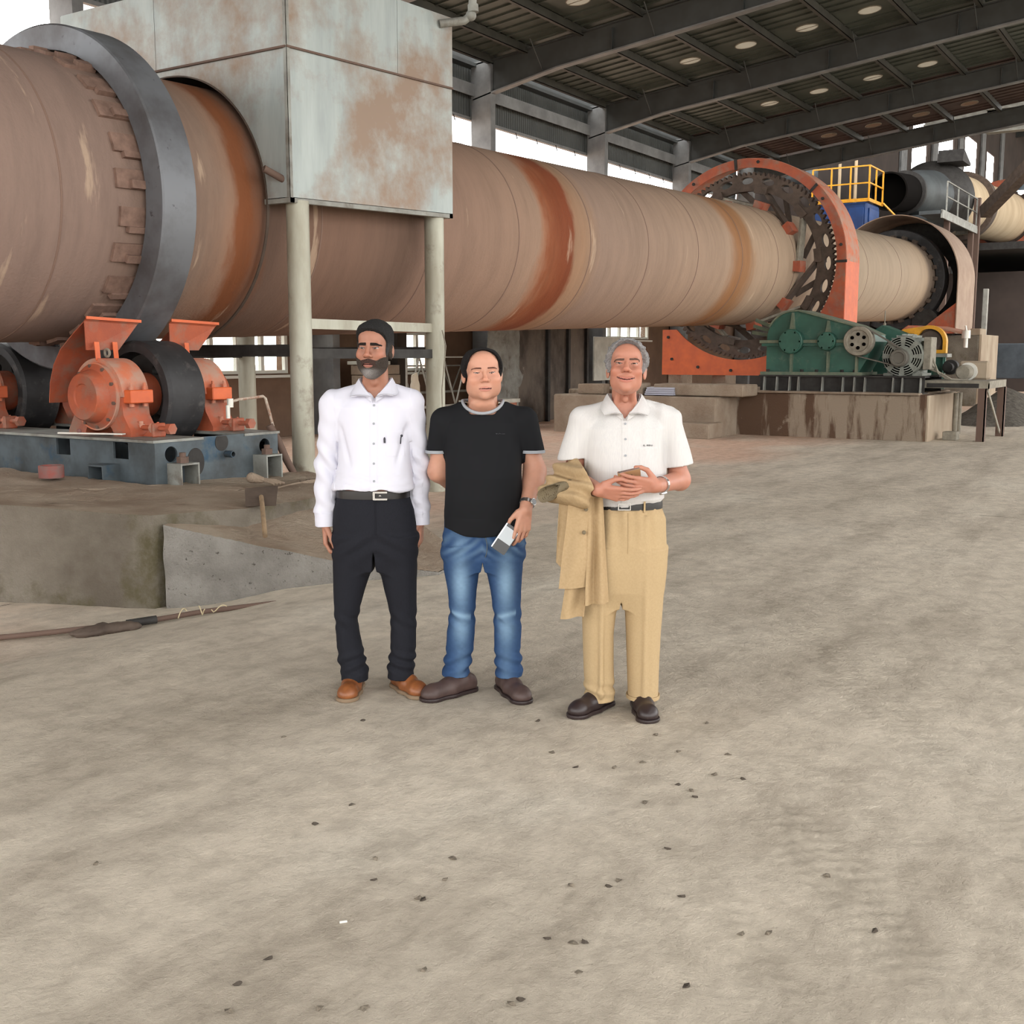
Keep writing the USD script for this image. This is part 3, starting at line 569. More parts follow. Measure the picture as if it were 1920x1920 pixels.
def bearing(xc, y, facing, label, group=None):
    """split bearing housing; the cap faces -X when facing < 0"""
    t = thing('bearing_housing', label, 'bearing', (xc, y, 0.9), group=group)
    s = facing; X = lambda q: xc + q
    a, b = X(-0.14), X(0.14)
    up = Polygon([(y - 0.33, RZ)] + [(y - 0.33 * math.cos(q), RZ + 0.33 * math.sin(q)) for q in np.linspace(0, math.pi, 28)])
    obj('upper_body', yz(up, a, b), 'orange_dusty', t, smooth=30)
    low = Polygon([(y - 0.31, RZ - 0.004), (y + 0.31, RZ - 0.004), (y + 0.33, RZ - 0.16), (y + 0.42, 0.94), (y + 0.42, 0.90), (y - 0.42, 0.90), (y - 0.42, 0.94), (y - 0.33, RZ - 0.16)]).difference(affinity.scale(Point(y, 0.9).buffer(0.19), 1, 0.7))
    obj('lower_body', yz(low, a, b), 'orange', t)
    e = a if s < 0 else b
    obj('flange_ring', lathe([(0.0, 0.18), (0, 0.295), (0.03, 0.295), (0.03, 0.18)], (e, y, RZ), (s, 0, 0), 48, closed=True), 'orange_dusty', t)
    obj('end_cap', lathe([(0.02, 0.295), (0.035, 0.275), (0.06, 0.235), (0.15, 0.205), (0.16, 0.195), (0.16, 0.115), (0.148, 0.105), (0.148, 0.0)], (e, y, RZ), (s, 0, 0), 48), 'orange', t)
    for i in range(10):
        q = i * 0.6283 + 0.2; obj('cap_bolt', hexbolt((e + s * 0.03, y + 0.265 * math.cos(q), RZ + 0.265 * math.sin(q)), (s, 0, 0), 0.017, 0.022), 'weld', t)
    for q in (-1, 1):
        obj('clamp_block', cbox(X(-0.12), X(0.12), y + q * 0.36 - 0.055, y + q * 0.36 + 0.055, RZ - 0.055, RZ + 0.06, 0.008), 'orange_bright', t)
        for dx in (-0.07, 0.07):
            obj('clamp_bolt', cat([hexbolt((X(dx), y + q * 0.36, RZ + 0.06), (0, 0, 1), 0.022, 0.03), cyl((X(dx), y + q * 0.36, RZ + .09), (X(dx), y + q * 0.36, RZ + 0.12), 0.013, 10), hexbolt((X(dx), y + q * 0.36, RZ - 0.055), (0, 0, -1), 0.022, 0.03)]), 'orange_dusty', t)
        obj('foot_bolt', cat([cyl((X(0), y + q * 0.38, 0.94), (X(0), y + q * .38, 1.03), 0.02, 10), hexbolt((X(0), y + q * .38, 0.97), (0, 0, 1), 0.032, 0.035)]), 'orange_dusty', t)
    # jacking screw at the foot, towards the camera
    obj('screw_bracket', cat([cbox(X(-0.07), X(0.07), y - 0.62, y - 0.58, 0.9, 1.02), prism(Polygon([(0, 0), (0.2, 0), (0.0, 0.13)]), 0.02, (X(-0.01), y - 0.6, 0.9), (0, 1, 0), (0, 0, 1))]), 'orange', t)
    obj('jacking_screw', cat([cyl((X(0), y - 0.75, 0.975), (X(0), y - 0.4, 0.975), 0.022, 14), hexbolt((X(0), y - 0.78, 0.975), (0, 1, 0), 0.05, 0.05)]), 'orange', t)
    obj('jacking_nut', hexbolt((X(0), y - 0.56, 0.975), (0, 1, 0), 0.045, 0.04), 'orange_dusty', t)
    if label and 'nearest' in label:
        obj('lifting_eye', lathe([(0.012 * math.cos(q), 0.032 + 0.012 * math.sin(q)) for q in np.linspace(0, 2 * math.pi, 10, endpoint=False)], (X(-0.02), y, RZ + 0.375), (1, 0, 0), 20, closed=True), 'dust_grey', t)
    return t
bearing(6.50, RY[0], -1, 'orange bearing housing nearest the camera with a round end cap and lifting eye')
bearing(7.42, RY[0], 1, 'orange bearing housing on the far side of the big black roller')
bearing(6.50, RY[1], -1, 'orange bearing housing cut off by the left edge of the picture')
bearing(7.42, RY[1], 1, 'orange bearing housing behind the roller at the left, mostly hidden')
def shield(xc, y, label, side):
    """curved orange chute plate over a bearing, with a flared lip"""
    t = thing('drip_shield', label, 'shield', (xc, y, RZ))
    pr = [(0.56, RZ - 0.06), (0.53, RZ + 0.12), (0.47, RZ + 0.27), (0.36, RZ + 0.41), (0.16, RZ + 0.555), (0.02, RZ + 0.645)]
    lo = [np.array((xc - 0.23 * (1 if side else 0.6), y + a, z)) for a, z in pr]; hi = [np.array((xc + 0.16, y + a, z)) for a, z in pr]
    if not side: lo, hi = lo[3:], hi[3:]
    vs, f = [], []
    for a, b in zip(lo, hi): vs += [a, b, a + (0, -0.006, -0.006), b + (0, -0.006, -0.006)]
    for i in range(len(lo) - 1):
        q = i * 4; f += [[q, q + 1, q + 5], [q, q + 5, q + 4], [q + 2, q + 7, q + 3], [q + 2, q + 6, q + 7], [q, q + 4, q + 6], [q, q + 6, q + 2], [q + 1, q + 3, q + 7], [q + 1, q + 7, q + 5]]
    obj('curved_plate', (np.array(vs), np.array(f)), 'orange', t, smooth=40)
    e = pr[-1]
    v = [(xc - 0.19, y + 0.06, RZ + 0.40), (xc + 0.12, y + 0.02, RZ + 0.40), (xc + 0.30, y - 0.02, e[1] - 0.02), (xc - 0.24, y + 0.0, e[1] + 0.0), (xc - 0.24, y - 0.03, e[1] + 0.03), (xc + 0.32, y - 0.05, e[1] + 0.01)]
    pl = [np.array(q) for q in v]; off = np.array((0, 0.008, 0))
    vv = np.array(pl + [q + off for q in pl]); ff = [[0, 1, 2], [0, 2, 3], [3, 2, 5], [3, 5, 4]]
    ff = ff + [[a + 6, c + 6, b + 6] for a, b, c in ff]
    obj('lip_plate', (vv, np.array(ff)), 'orange', t, smooth=False)
    obj('lip_edge', bar((xc - 0.24, y - 0.03, e[1] + 0.03), (xc + 0.32, y - 0.05, e[1] + 0.01), 0.01, 0.025), 'orange_bright', t)
    for dx in ((-0.13, 0.06) if side else (-0.05,)):
        obj('support_strip', bar((xc + dx, y - 0.02, RZ + 0.31), (xc + dx + 0.005, y + 0.0, RZ + 0.47), 0.05, 0.006, up=(0, 1, 0)), 'orange_bright', t)
shield(6.50, RY[0], 'orange curved drip shield above the nearest bearing', True)
shield(7.42, RY[0], 'orange funnel shaped drip shield behind the big black roller', False)
# welded steel base frame
fr = thing('base_frame', 'blue grey welded steel base frame carrying the rollers and bearings', 'frame', (6.9, 9.4, 0.5))
FX0, FX1, FY0, FY1, FZ0, FZ1 = 6.2, 7.62, 7.45, 11.6, 0.48, 0.90
fp = sbox(FX0, FZ0, FX1, FZ1)
for x in (FX0 + 0.17, FX1 - 0.17): fp = fp.difference(Point(x, 0.775).buffer(0.066, 20))
for x, z, r in ((6.9, 0.90, 0.1),): fp = fp.difference(Point(x, z).buffer(r, 16).intersection(sbox(0, 0, 99, 0.83)).buffer(0)) if False else fp
obj('front_plate', xz(fp, FY0, FY0 + 0.02), 'steel_blue', fr)
sp = sbox(FY0 + .02, FZ0, FY1, FZ1)
for y in (7.78, 8.55, 9.9, 10.7): sp = sp.difference(sbox(y, 0.73, y + 0.19, 0.87))
obj('side_plate', yz(sp, FX0, FX0 + 0.02), 'steel_blue', fr)
obj('side_plate', yz(sp, FX1 - 0.02, FX1), 'steel_blue', fr)
obj('back_plate', box(FX0, FX1, FY1, FY1 + 0.02, FZ0, FZ1), 'steel_blue', fr)
top = unary_union([sbox(FX0 - 0.02, FY0 - 0.01, FX0 + 0.52, FY1), sbox(FX1 - 0.42, FY0 - 0.01, FX1 + .02, FY1)])
obj('top_plate', xy(top, FZ1 - 0.022, FZ1), 'galvanised_dull', fr)
obj('bottom_plate', box(FX0, FX1, FY0, FY1, FZ0 - 0.02, FZ0), 'steel_dark', fr)
obj('inner_plate', box(6.55, FX1 - .05, FY0 + 0.12, FY0 + 0.14, FZ0, 0.8), 'dark_hole', fr)
obj('patch', xz(affinity.scale(Point(6.63, 0.69).buffer(0.11, 20), 0.85, 1.1), FY0 - 0.004, FY0), 'steel_dark', fr, label='round dark patch')
obj('patch', xz(Point(6.93, 0.84).buffer(0.075, 16).intersection(sbox(0, 0, 99, 0.895)), FY0 - 0.004, FY0), 'steel_dark', fr)
obj('drain_pipe', pipe((6.98, FY0 - 0.09, 0.735), (6.98, FY0 + 0.02, 0.735), 0.03, 0.022), 'steel_blue', fr)
for x in (6.42, 7.40):
    b = cat([box(x - 0.10, x + 0.1, FY0 - 0.17, FY0, 0.69, 0.705), box(x - 0.10, x - 0.085, FY0 - 0.17, FY0, 0.47, 0.69), box(x + 0.085, x + 0.10, FY0 - 0.17, FY0, 0.47, 0.69)])
    obj('anchor_box', b, 'galvanised_dull', fr)
    obj('anchor_nut', cat([hexbolt((x, FY0 - 0.08, 0.705), (0, 0, 1), 0.05, 0.05), cyl((x, FY0 - 0.08, 0.755), (x, FY0 - .08, 0.79), 0.028, 12)]), 'weld', fr)
for y in (8.0, 10.2):
    b = cat([box(FX0 - 0.17, FX0, y - 0.1, y + 0.1, 0.67, 0.685), box(FX0 - 0.17, FX0, y - 0.1, y - 0.085, 0.47, 0.67), box(FX0 - 0.17, FX0, y + 0.085, y + 0.10, 0.47, 0.67)])
    obj('anchor_box', b, 'steel_blue', fr)
wp = thing('water_pipe', 'small white rusty water pipe with a valve beside the far orange bearing', 'pipe', (7.55, 7.8, 1.0))
obj('pipe_run', tube([(7.36, 7.78, 1.17), (7.45, 7.76, 1.19), (7.74, 7.74, 1.21), (7.77, 7.74, 1.19), (7.82, 7.74, 1.05), (7.86, 7.74, 0.92)], 0.014, 8), 'white_pipe', wp)
obj('valve', cat([cyl((7.36, 7.78, 1.12), (7.36, 7.78, 1.2), 0.03, 12), cyl((7.33, 7.78, 1.02), (7.33, 7.78, 1.14), 0.02, 10)]), 'white_metal', wp)

# ---------------------------------------------------------------- concrete foundation with a sloping front ramp
def solid_from(top_pts, zb, edge=0.12):
    """block with a polygonal plan whose top corners have their own heights: rows (x, y, ztop)"""
    P = np.array(top_pts, float); n = len(P)
    tri = trimesh.creation.extrude_polygon(Polygon(P[:, :2]), 1.0, engine='earcut')
    v = np.array(tri.vertices); f = np.array(tri.faces)
    for i in range(len(v)):
        k = np.argmin(np.hypot(*(P[:, :2] - v[i, :2]).T)); v[i, 2] = P[k, 2] if v[i, 2] > 0.5 else zb
    return merged(finely(merged((v, f)), edge))
fd = thing('kiln_foundation', 'weathered concrete foundation block under the steel base frame, with a sloping front ramp', 'foundation', (6, 8, -0.2))
body = solid_from([(4.97, 6.04, 0.53), (5.75, 5.95, 0.50), (7.9, 6.3, 0.45), (8.2, 7.55, 0.43), (8.2, 12.2, 0.42), (3.6, 12.2, 0.56), (3.75, 9.0, 0.60), (4.4, 7.45, 0.60)], -0.25, 0.13)
body = rough(body, 0.03, 2.2, 4)
def split_top(name, vf, side, top):
    v, f = merged(vf); n = trimesh.Trimesh(v, f, process=False).face_normals[:, 2] > 0.6
    for k, m, nm in ((n, top, name + '_top'), (~n, side, name)):
        q = f[k]; u, inv = np.unique(q, return_inverse=True); obj(nm, (v[u], inv.reshape(-1, 3)), m, fd, smooth=60)
split_top('block', body, 'concrete', 'concrete_dust')
ramp = solid_from([(5.02, 5.98, 0.47), (5.45, 5.655, 0.32), (5.9, 5.30, 0.16), (6.55, 4.83, 0.015), (7.1, 4.95, 0.015), (7.5, 5.9, 0.3), (6.6, 6.35, 0.46), (5.6, 6.3, 0.49)], -0.25, 0.1)
ramp = rough(ramp, 0.02, 4.0, 8)
split_top('ramp', ramp, 'concrete_grey', 'concrete_dust')
mound = solid_from([(4.8, 6.6, 0.50), (5.45, 6.6, 0.52), (6.9, 6.75, 0.5), (7.9, 7.1, 0.46), (8.0, 7.45, 0.50), (6.1, 7.43, 0.55), (6.0, 9.5, 0.6), (4.4, 9.5, 0.64), (4.5, 7.6, 0.62)], 0.3, 0.12)
mound = rough(mound, 0.05, 2.5, 12)
obj('dirt_ledge', mound, 'concrete_dust', fd, smooth=60)
# ---------------------------------------------------------------- drive station on its concrete pier
p2 = thing('concrete_pier', 'stained concrete pier under the green gearbox', 'pier', (22.9, 7, 0))
pm = rough(finely(cbox(21.7, 24.4, 4.78, 12.4, -0.2, 0.86, 0.03), 0.25), 0.012, 1.6, 3)
obj('block', pm, 'pier_stain', p2, smooth=50)
obj('end_face', rough(finely(cbox(21.72, 24.42, 4.74, 4.79, -0.2, 0.85, 0.01), 0.3), 0.008, 2, 5), 'pier_light', p2, label='paler end face')
for k in (0, 1): obj('conduit', tube([(23.9 + k * 0.35, 4.70, -0.05), (23.9 + k * .35, 4.70, 0.84)], 0.05, 10), 'dust_grey', p2)
obj('dust_layer', rough(finely(cbox(21.62, 24.3, 4.9, 9.0, 0.85, 0.89, 0.015), 0.2), 0.015, 3, 6), 'concrete_dust', p2)
far = thing('concrete_plinth', 'low concrete plinth behind the old man, under the orange guard', 'plinth', (20.9, 10.4, 0))
obj('block', rough(finely(cbox(20.55, 21.69, 8.45, 12.1, -0.2, 0.78, 0.03), 0.25), 0.012, 1.5, 9), 'concrete_dust', far)
for k, (a, b, c, d, z0, z1, lab) in enumerate([(20.0, 20.7, 8.35, 9.15, 0.0, 0.30, 'concrete slab lying on the ground against the pier'), (20.8, 21.6, 8.0, 9.9, 0.79, 1.02, 'long thick concrete slab on top of the plinth, left of the green gearbox'), (20.7, 21.0, 11.0, 11.6, 0.79, 1.0, 'small concrete block on the plinth left of the old man\'s head'), (20.7, 21.1, 10.1, 10.5, 0.79, 1.03, 'small concrete block on the plinth right of the old man\'s neck')]):
    obj('concrete_slab', rough(finely(cbox(a, b, c, d, z0, z1, 0.02), 0.15), 0.008, 3, 20 + k), 'concrete_dust', None, lab, 'slab', smooth=50)
sh = thing('sheet_stack', 'stack of pale lilac sheets on the plinth below the orange guard', 'sheets', (21, 9.6, 0.79))
for k in range(4): obj('sheet', xy(affinity.rotate(sbox(20.7, 9.42 + .02 * k, 21.5, 10.05), 3 * k), 0.795 + 0.04 * k, 0.83 + 0.04 * k), 'lilac_sheet', sh)
sk = thing('skid_frame', 'long ribbed steel skid frame under the green gearbox and grey motor', 'frame', (22.8, 6.5, 0.88))
obj('beam', cat([box(22.0, 22.02, 4.9, 8.1, 0.88, 1.18), box(21.9, 22.3, 4.88, 8.1, 1.17, 1.2), box(21.88, 22.3, 4.9, 8.1, 0.87, 0.89)]), 'steel_dark', sk)
obj('beam', cat([box(23.4, 23.42, 4.9, 8.1, 0.88, 1.18), box(23.1, 23.5, 4.88, 8.1, 1.17, 1.2)]), 'steel_dark', sk)
for y in (7.98, 7.72, 7.46, 7.28, 6.8, 6.4, 6.18, 5.98, 5.45, 5.28, 4.95): obj('rib', prism(Polygon([(0, 0), (0.13, 0), (0.09, 0.28), (0, 0.28)]), 0.02, (22.0, y, 0.89), (-1, 0, 0), (0, 0, 1)), 'galvanised_dull', sk)
gb = thing('gearbox', 'large dark green gearbox with two round bearing covers', 'gearbox', (22.7, 7.0, 1.2))
out = [(8.06, 1.24), (8.06, 1.85)] + [(7.52 + 0.54 * math.cos(t), 1.90 + 0.56 * math.sin(t)) for t in np.radians(np.linspace(5, 85, 12))] + [(7.42, 2.47), (6.35, 2.17), (5.95, 1.98), (5.9, 1.85), (6.05, 1.5), (6.2, 1.24)]
obj('housing', yz(Polygon(out), 22.2, 23.1), 'green', gb, smooth=25)
obj('top_edge', cat([bar((22.65, a[0], a[1]), (22.65, b[0], b[1]), 1.0, 0.03) for a, b in zip(out[2:-4], out[3:-3])]), 'green_dusty', gb)
obj('split_flange', box(22.10, 23.15, 5.92, 8.18, 1.83, 1.89), 'green_dusty', gb); obj('split_flange', box(22.12, 23.12, 5.95, 8.14, 1.77, 1.825), 'green', gb)
obj('foot_flange', box(22.08, 23.2, 6.1, 8.14, 1.2, 1.26), 'green_dusty', gb)
for y, r in ((7.52, 0.245), (6.80, 0.18)):
    obj('bearing_cover', cat([cyl((22.02, y, 1.86), (22.2, y, 1.86), r, 32, ch=0.015), cyl((22.0, y, 1.86), (22.03, y, 1.86), r * 0.9, 28)]), 'green', gb)
    for i in range(6): obj('bolt', hexbolt((22.02, y + r * 0.8 * math.cos(i * 1.047), 1.86 + r * .8 * math.sin(i * 1.047)), (-1, 0, 0), 0.018, 0.02), 'green_dusty', gb)
    zt = 2.44 if y > 7 else 2.27
    obj('stiffener', prism(Polygon([(-0.05, 0), (0.05, 0), (0.012, zt - 1.86 - r), (-0.012, zt - 1.86 - r)]), 0.09, (22.11, y, 1.86 + r * 0.95), (0, 1, 0), (0, 0, 1)), 'green_dusty', gb)
for y in (7.52, 6.78, 6.22): obj('stiffener', box(22.1, 22.2, y - 0.02, y + 0.02, 1.25, 1.66), 'green_dusty', gb)
for y in (8.0, 7.3, 7.0, 6.5, 6.25): obj('anchor_bolt', hexbolt((22.14, y, 1.26), (0, 0, 1), 0.035, 0.05), 'steel_dark', gb)
pu = lathe([(0, 0), (0, 0.20), (-0.03, 0.215), (-0.03, 0.27), (0.0, 0.285), (0.16, 0.285), (0.16, 0.0)], (22.0, 6.17, 1.86), (1, 0, 0), 48)
obj('pulley', pu, 'dust_grey', gb, label='big grey belt pulley with round holes')
for i in range(6): obj('pulley_hole', cyl((21.985, 6.17 + 0.13 * math.cos(i * 1.047 + .5), 1.86 + 0.13 * math.sin(i * 1.047 + .5)), (22.0, 6.17 + 0.13 * math.cos(i * 1.047 + .5), 1.86 + .13 * math.sin(i * 1.047 + .5)), 0.034, 14), 'dark_hole', gb)
mo = thing('motor', 'big dusty grey electric motor with a slotted round end cover', 'motor', (22.6, 5.4, 1.2))
MY, MZ = 5.37, 1.57
obj('body', lathe([(0, 0.1), (0, 0.36), (0.05, 0.385), (0.85, 0.385), (0.95, 0.33), (0.95, 0)], (22.22, MY, MZ), (1, 0, 0), 40), 'motor_grey', mo)
gr = Point(0, 0).buffer(0.37, 32).difference(Point(0, 0).buffer(0.1))
for i in range(8):
    for r in (0.20, 0.245, 0.29, 0.33):
        a = np.radians(np.linspace(i * 45 + 8, i * 45 + 37, 7)); s = Polygon([(r * math.cos(t), r * math.sin(t)) for t in a] + [((r + 0.024) * math.cos(t), (r + .024) * math.sin(t)) for t in a[::-1]]); gr = gr.difference(s)
obj('end_cover', prism(gr, 0.03, (22.19, MY, MZ), (0, -1, 0), (0, 0, 1)), 'motor_grey', mo)
obj('backing', cyl((22.2, MY, MZ), (22.22, MY, MZ), 0.36, 32), 'dark_hole', mo)
for i in range(18):
    q = math.radians(-30 + i * 14); obj('fin', bar((22.3, MY + 0.40 * math.cos(q), MZ + 0.4 * math.sin(q)), (23.05, MY + 0.4 * math.cos(q), MZ + 0.4 * math.sin(q)), 0.012, 0.05, up=(0, math.cos(q), math.sin(q))), 'motor_grey', mo)
obj('terminal_box', cbox(22.25, 22.7, MY - 0.5, MY - 0.36, MZ - 0.25, MZ + 0.36, 0.01), 'dust_grey', mo)
obj('foot', cat([box(22.25, 23.0, MY - 0.36, MY - 0.18, 1.2, 1.25), box(22.25, 23.0, MY + 0.18, MY + 0.36, 1.2, 1.25), box(22.3, 22.95, MY - 0.3, MY + 0.3, 1.2, 1.3)]), 'motor_grey', mo)
obj('pulley', cat([lathe([(0, 0), (0, 0.10), (-0.02, 0.11), (-0.02, 0.15), (0, 0.165), (0.16, 0.165), (0.16, 0)], (22.0, MY + 0.03, MZ - 0.03), (1, 0, 0), 36)]), 'belt', mo, label='small belt pulley')
c1, r1, c2, r2 = np.array([6.17, 1.86]), 0.29, np.array([MY + 0.03, MZ - .03]), 0.17
d = c2 - c1; D = np.linalg.norm(d); an = math.atan2(d[1], d[0]); be = math.acos((r1 - r2) / D)
hull = unary_union([Point(*c1).buffer(r1, 40), Point(*c2).buffer(r2, 40)]).convex_hull
obj('drive_belt', yz(hull.difference(hull.buffer(-0.02)), 22.02, 22.14), 'belt', None, 'rubber drive belt running from the gearbox pulley down to the grey motor', 'belt')
for k, (y0, z0) in enumerate(((4.95, 1.62), (4.97, 1.5), (4.99, 1.42))):
    obj('cable', tube([(22.5, y0, z0), (22.45, y0 - 0.08, z0 - 0.1), (22.4, y0 - 0.2 - .05 * k, 1.25), (22.45, y0 - 0.35 - .06 * k, 1.14), (22.6, y0 - 0.7, 1.13)], 0.018, 8), 'dust_grey', mo)
ag = thing('auxiliary_gearbox', 'small green gearbox behind the big pulley', 'gearbox', (24, 6, 1.2))
obj('housing', yz(Polygon([(6.35, 1.2), (6.35, 2.1), (6.2, 2.2), (5.75, 2.02), (5.7, 1.9), (5.7, 1.2)]), 23.8, 24.4), 'green', ag)
obj('flange', box(23.75, 24.45, 5.65, 6.4, 1.72, 1.78), 'green_dusty', ag)
for y in (6.1, 5.85): obj('bearing_cover', cyl((23.7, y, 1.82), (23.8, y, 1.82), 0.1, 20), 'steel_dark', ag)
obj('breather', cat([cyl((24, 6.2, 2.1), (24, 6.2, 2.5), 0.012, 8), cyl((24, 6.2, 2.2), (24, 6.2, 2.25), 0.03, 10)]), 'dust_grey', ag)
ye = thing('brake_guard', 'yellow arched guard frame around a small dark wheel', 'guard', (24.5, 5.4, 1.6))
o = Polygon([(5.06, 1.63)] + [(5.41 - 0.35 * math.cos(t), 1.86 + 0.34 * math.sin(t)) for t in np.linspace(0, math.pi * 0.62, 16)] + [(5.95, 2.12), (5.95, 2.05), (5.70, 2.03), (5.72, 1.63)])
i_ = Polygon([(5.13, 1.7)] + [(5.41 - 0.28 * math.cos(t), 1.86 + 0.27 * math.sin(t)) for t in np.linspace(0, math.pi * 0.68, 16)] + [(5.66, 1.95), (5.66, 1.7)])
obj('frame', yz(o.difference(i_), 24.45, 24.62), 'yellow', ye); obj('backing', yz(i_, 24.58, 24.6), 'gear_brown', ye)
obj('wheel', cat([cyl((24.5, 5.4, 1.86), (24.58, 5.4, 1.86), 0.24, 24, ch=0.02), cyl((24.46, 5.4, 1.86), (24.5, 5.4, 1.86), 0.07, 16)]), 'gear_brown', ye)
st = thing('brake_stand', 'dark green steel stand below the yellow guard', 'stand', (24.5, 5.3, 0.9))
obj('top_plate', box(24.3, 24.75, 5.0, 5.8, 1.55, 1.62), 'galvanised_dull', st); obj('upright', cat([box(24.4, 24.42, 5.05, 5.7, 0.9, 1.55), box(24.35, 24.6, 5.08, 5.1, 0.9, 1.55), box(24.35, 24.6, 5.3, 5.32, 0.9, 1.55)]), 'green', st)
tb = thing('steel_table', 'rough steel table standing on the floor at the end of the pier', 'table', (22.4, 4.4, 0))
obj('top', cat([box(22.2, 24.0, 3.8, 4.98, 1.08, 1.12), box(22.2, 22.22, 3.8, 4.98, 0.98, 1.08), box(22.2, 24.0, 3.8, 3.82, 0.98, 1.08)]), 'dust_grey', tb)
obj('edge_channel', box(22.19, 22.2, 3.98, 4.9, 0.99, 1.07), 'steel_dark', tb)
for x, y in ((22.24, 3.92), (23.9, 3.86)): obj('leg', cat([box(x - 0.03, x + 0.0, y - 0.07, y + 0.07, 0, 0.98), box(x - 0.03, x + 0.12, y - 0.07, y - 0.05, 0, 0.98)]), 'weld', tb)
obj('brace', bar((22.3, 3.84, 0.95), (23.8, 3.84, 0.1), 0.02, 0.07), 'dust_grey', tb)
sm = thing('small_motor', 'small dusty motor with a round drum end lying on the steel table', 'motor', (23.2, 4.3, 1.12))
obj('drum', cat([cyl((22.75, 4.38, 1.27), (23.1, 4.38, 1.27), 0.14, 24, ch=0.02)]), 'dust_grey', sm); obj('collar', cyl((23.1, 4.36, 1.28), (23.2, 4.36, 1.28), 0.17, 24), 'white_metal', sm)
obj('gear_case', cbox(23.2, 23.5, 4.0, 4.55, 1.12, 1.48, 0.04), 'pier_light', sm); obj('coupling', cat([cyl((23.9, 4.85, 1.35), (24.1, 4.85, 1.35), 0.15, 20), cyl((23.7, 4.85, 1.35), (23.9, 4.85, 1.35), 0.09, 16)]), 'steel_dark', sm)
lb = thing('cut_block', 'short dark cut block on the floor beside the table leg', 'block', (22.6, 4.5, 0)); obj('body', cbox(22.3, 22.6, 4.35, 4.6, 0, 0.16, 0.01), 'dust_grey', lb)
gv = thing('grease_valve', 'white valve fitting hanging in front of the far pier', 'valve', (26, 5, 2))
obj('body', cat([cyl((26, 4.98, 1.95), (26, 4.98, 2.12), 0.09, 16), cyl((26, 4.98, 1.75), (26, 4.98, 1.95), 0.045, 12), cyl((26, 4.98, 2.12), (26, 5.0, 2.22), 0.02, 8)]), 'white_metal', gv)
obj('pipe', tube([(26, 4.98, 2.07), (26, 5.4, 2.16), (26, 6.2, 2.2), (26, 6.35, 2.1), (26, 6.38, 1.0), (26, 6.38, 0.0)], 0.05, 10), 'orange_dusty', gv)
# pier and guard at the far end of the kiln
p3_ = thing('far_pier', 'tall grey concrete pier below the far end of the kiln', 'pier', (38.8, 8, 0))
obj('block', rough(finely(cbox(37.5, 40.3, 6.8, 12.2, -0.2, 2.2, 0.03), 0.5), 0.015, 1, 3), 'concrete', p3_); obj('end_face', cbox(37.52, 40.4, 6.72, 6.8, 0, 2.22, 0.01), 'pier_light', p3_)
obj('cap_stone', cbox(38.2, 39.2, 6.9, 7.2, 2.2, 2.42, .02), 'pier_light', p3_)
eg = thing('ring_guard', 'pale dusty arched cover over the far riding ring', 'guard', (38.2, 9.4, 2.2))
ez = KZ + KS * 37.5; RG = 2.0
ao = [(9.4 - RG * math.cos(t), ez + RG * math.sin(t)) for t in np.linspace(0, math.pi, 40)]; ai = [(9.4 - (RG - .03) * math.cos(t), ez + (RG - .03) * math.sin(t)) for t in np.linspace(math.pi, 0, 40)]
obj('arched_cover', yz(Polygon([(9.4 - RG, 2.25)] + ao + [(9.4 + RG, 2.25), (9.4 + RG - .03, 2.25)] + ai + [(9.4 - RG + .03, 2.25)]), 37.0, 39.6), 'dust_cover', eg)
obj('back_plate', yz(Polygon([(9.4 - RG, 2.25)] + ao + [(9.4 + RG, 2.25)]).difference(Point(9.4, ez).buffer(1.33)), 39.56, 39.6), 'steel_dark', eg)
obj('foot_plate', yz(Polygon([(7.42, 2.25), (7.42, 3.2), (8.0, 2.75), (8.6, 2.25)]), 37.05, 37.1), 'orange', eg)
fr2 = thing('far_roller', 'dark support roller station under the far riding ring', 'roller', (37.4, 9.4, 2.2)); obj('roller', cyl((37.1, 8.35, 2.62), (37.8, 8.35, 2.62), 0.40, 28), 'steel_dark', fr2); obj('roller', cyl((37.1, 10.45, 2.62), (37.8, 10.45, 2.62), 0.40, 28), 'steel_dark', fr2); obj('base', box(37.5, 38, 7.6, 11.4, 2.2, 2.3), 'steel_dark', fr2)

# ---------------------------------------------------------------- things behind the kiln
pn = thing('wall_panels', 'dark stained concrete panels standing behind the kiln', 'panels', (25, 14.2, 0))
for k in range(3):
    a = 22.0 + k * 1.47
    obj('panel', rough(finely(cbox(a, a + 1.42, 14.0 + 0.28 * k, 14.15 + 0.28 * k, -0.1, 2.7, 0.02), 0.3), 0.01, 2, k), 'panel_dark', pn)
    obj('rib', box(a + 1.40, a + 1.5, 13.92 + 0.28 * k, 14.1 + .28 * k, -0.1, 2.7), 'steel_dark', pn)
wb = thing('white_board', 'pale grey board leaning behind the old man\'s head', 'board', (28.6, 14.6, 1)); obj('sheet', cbox(27.0, 28.8, 14.62, 14.67, 0.9, 2.08, 0.01), 'white_board', wb); obj('prop', box(27.9, 28.0, 14.68, 14.76, 0, 1.4), 'steel_dark', wb)
ts = thing('torn_sheet', 'torn crumpled pale sheet hanging beside the dark panels', 'sheet', (20.6, 13.6, 1.2))
pts = Polygon([(20.35, 2.2), (21.6, 2.2), (21.6, 1.3), (21.78, 1.12), (21.5, 0.85), (21.5, 0.2), (20.9, 0.1), (20.5, 0.7), (20.25, 1.4)])
obj('sheet', rough(finely(xz(pts, 13.6, 13.62), 0.12), 0.09, 2.2, 31), 'galvanised_dull', ts, smooth=False)
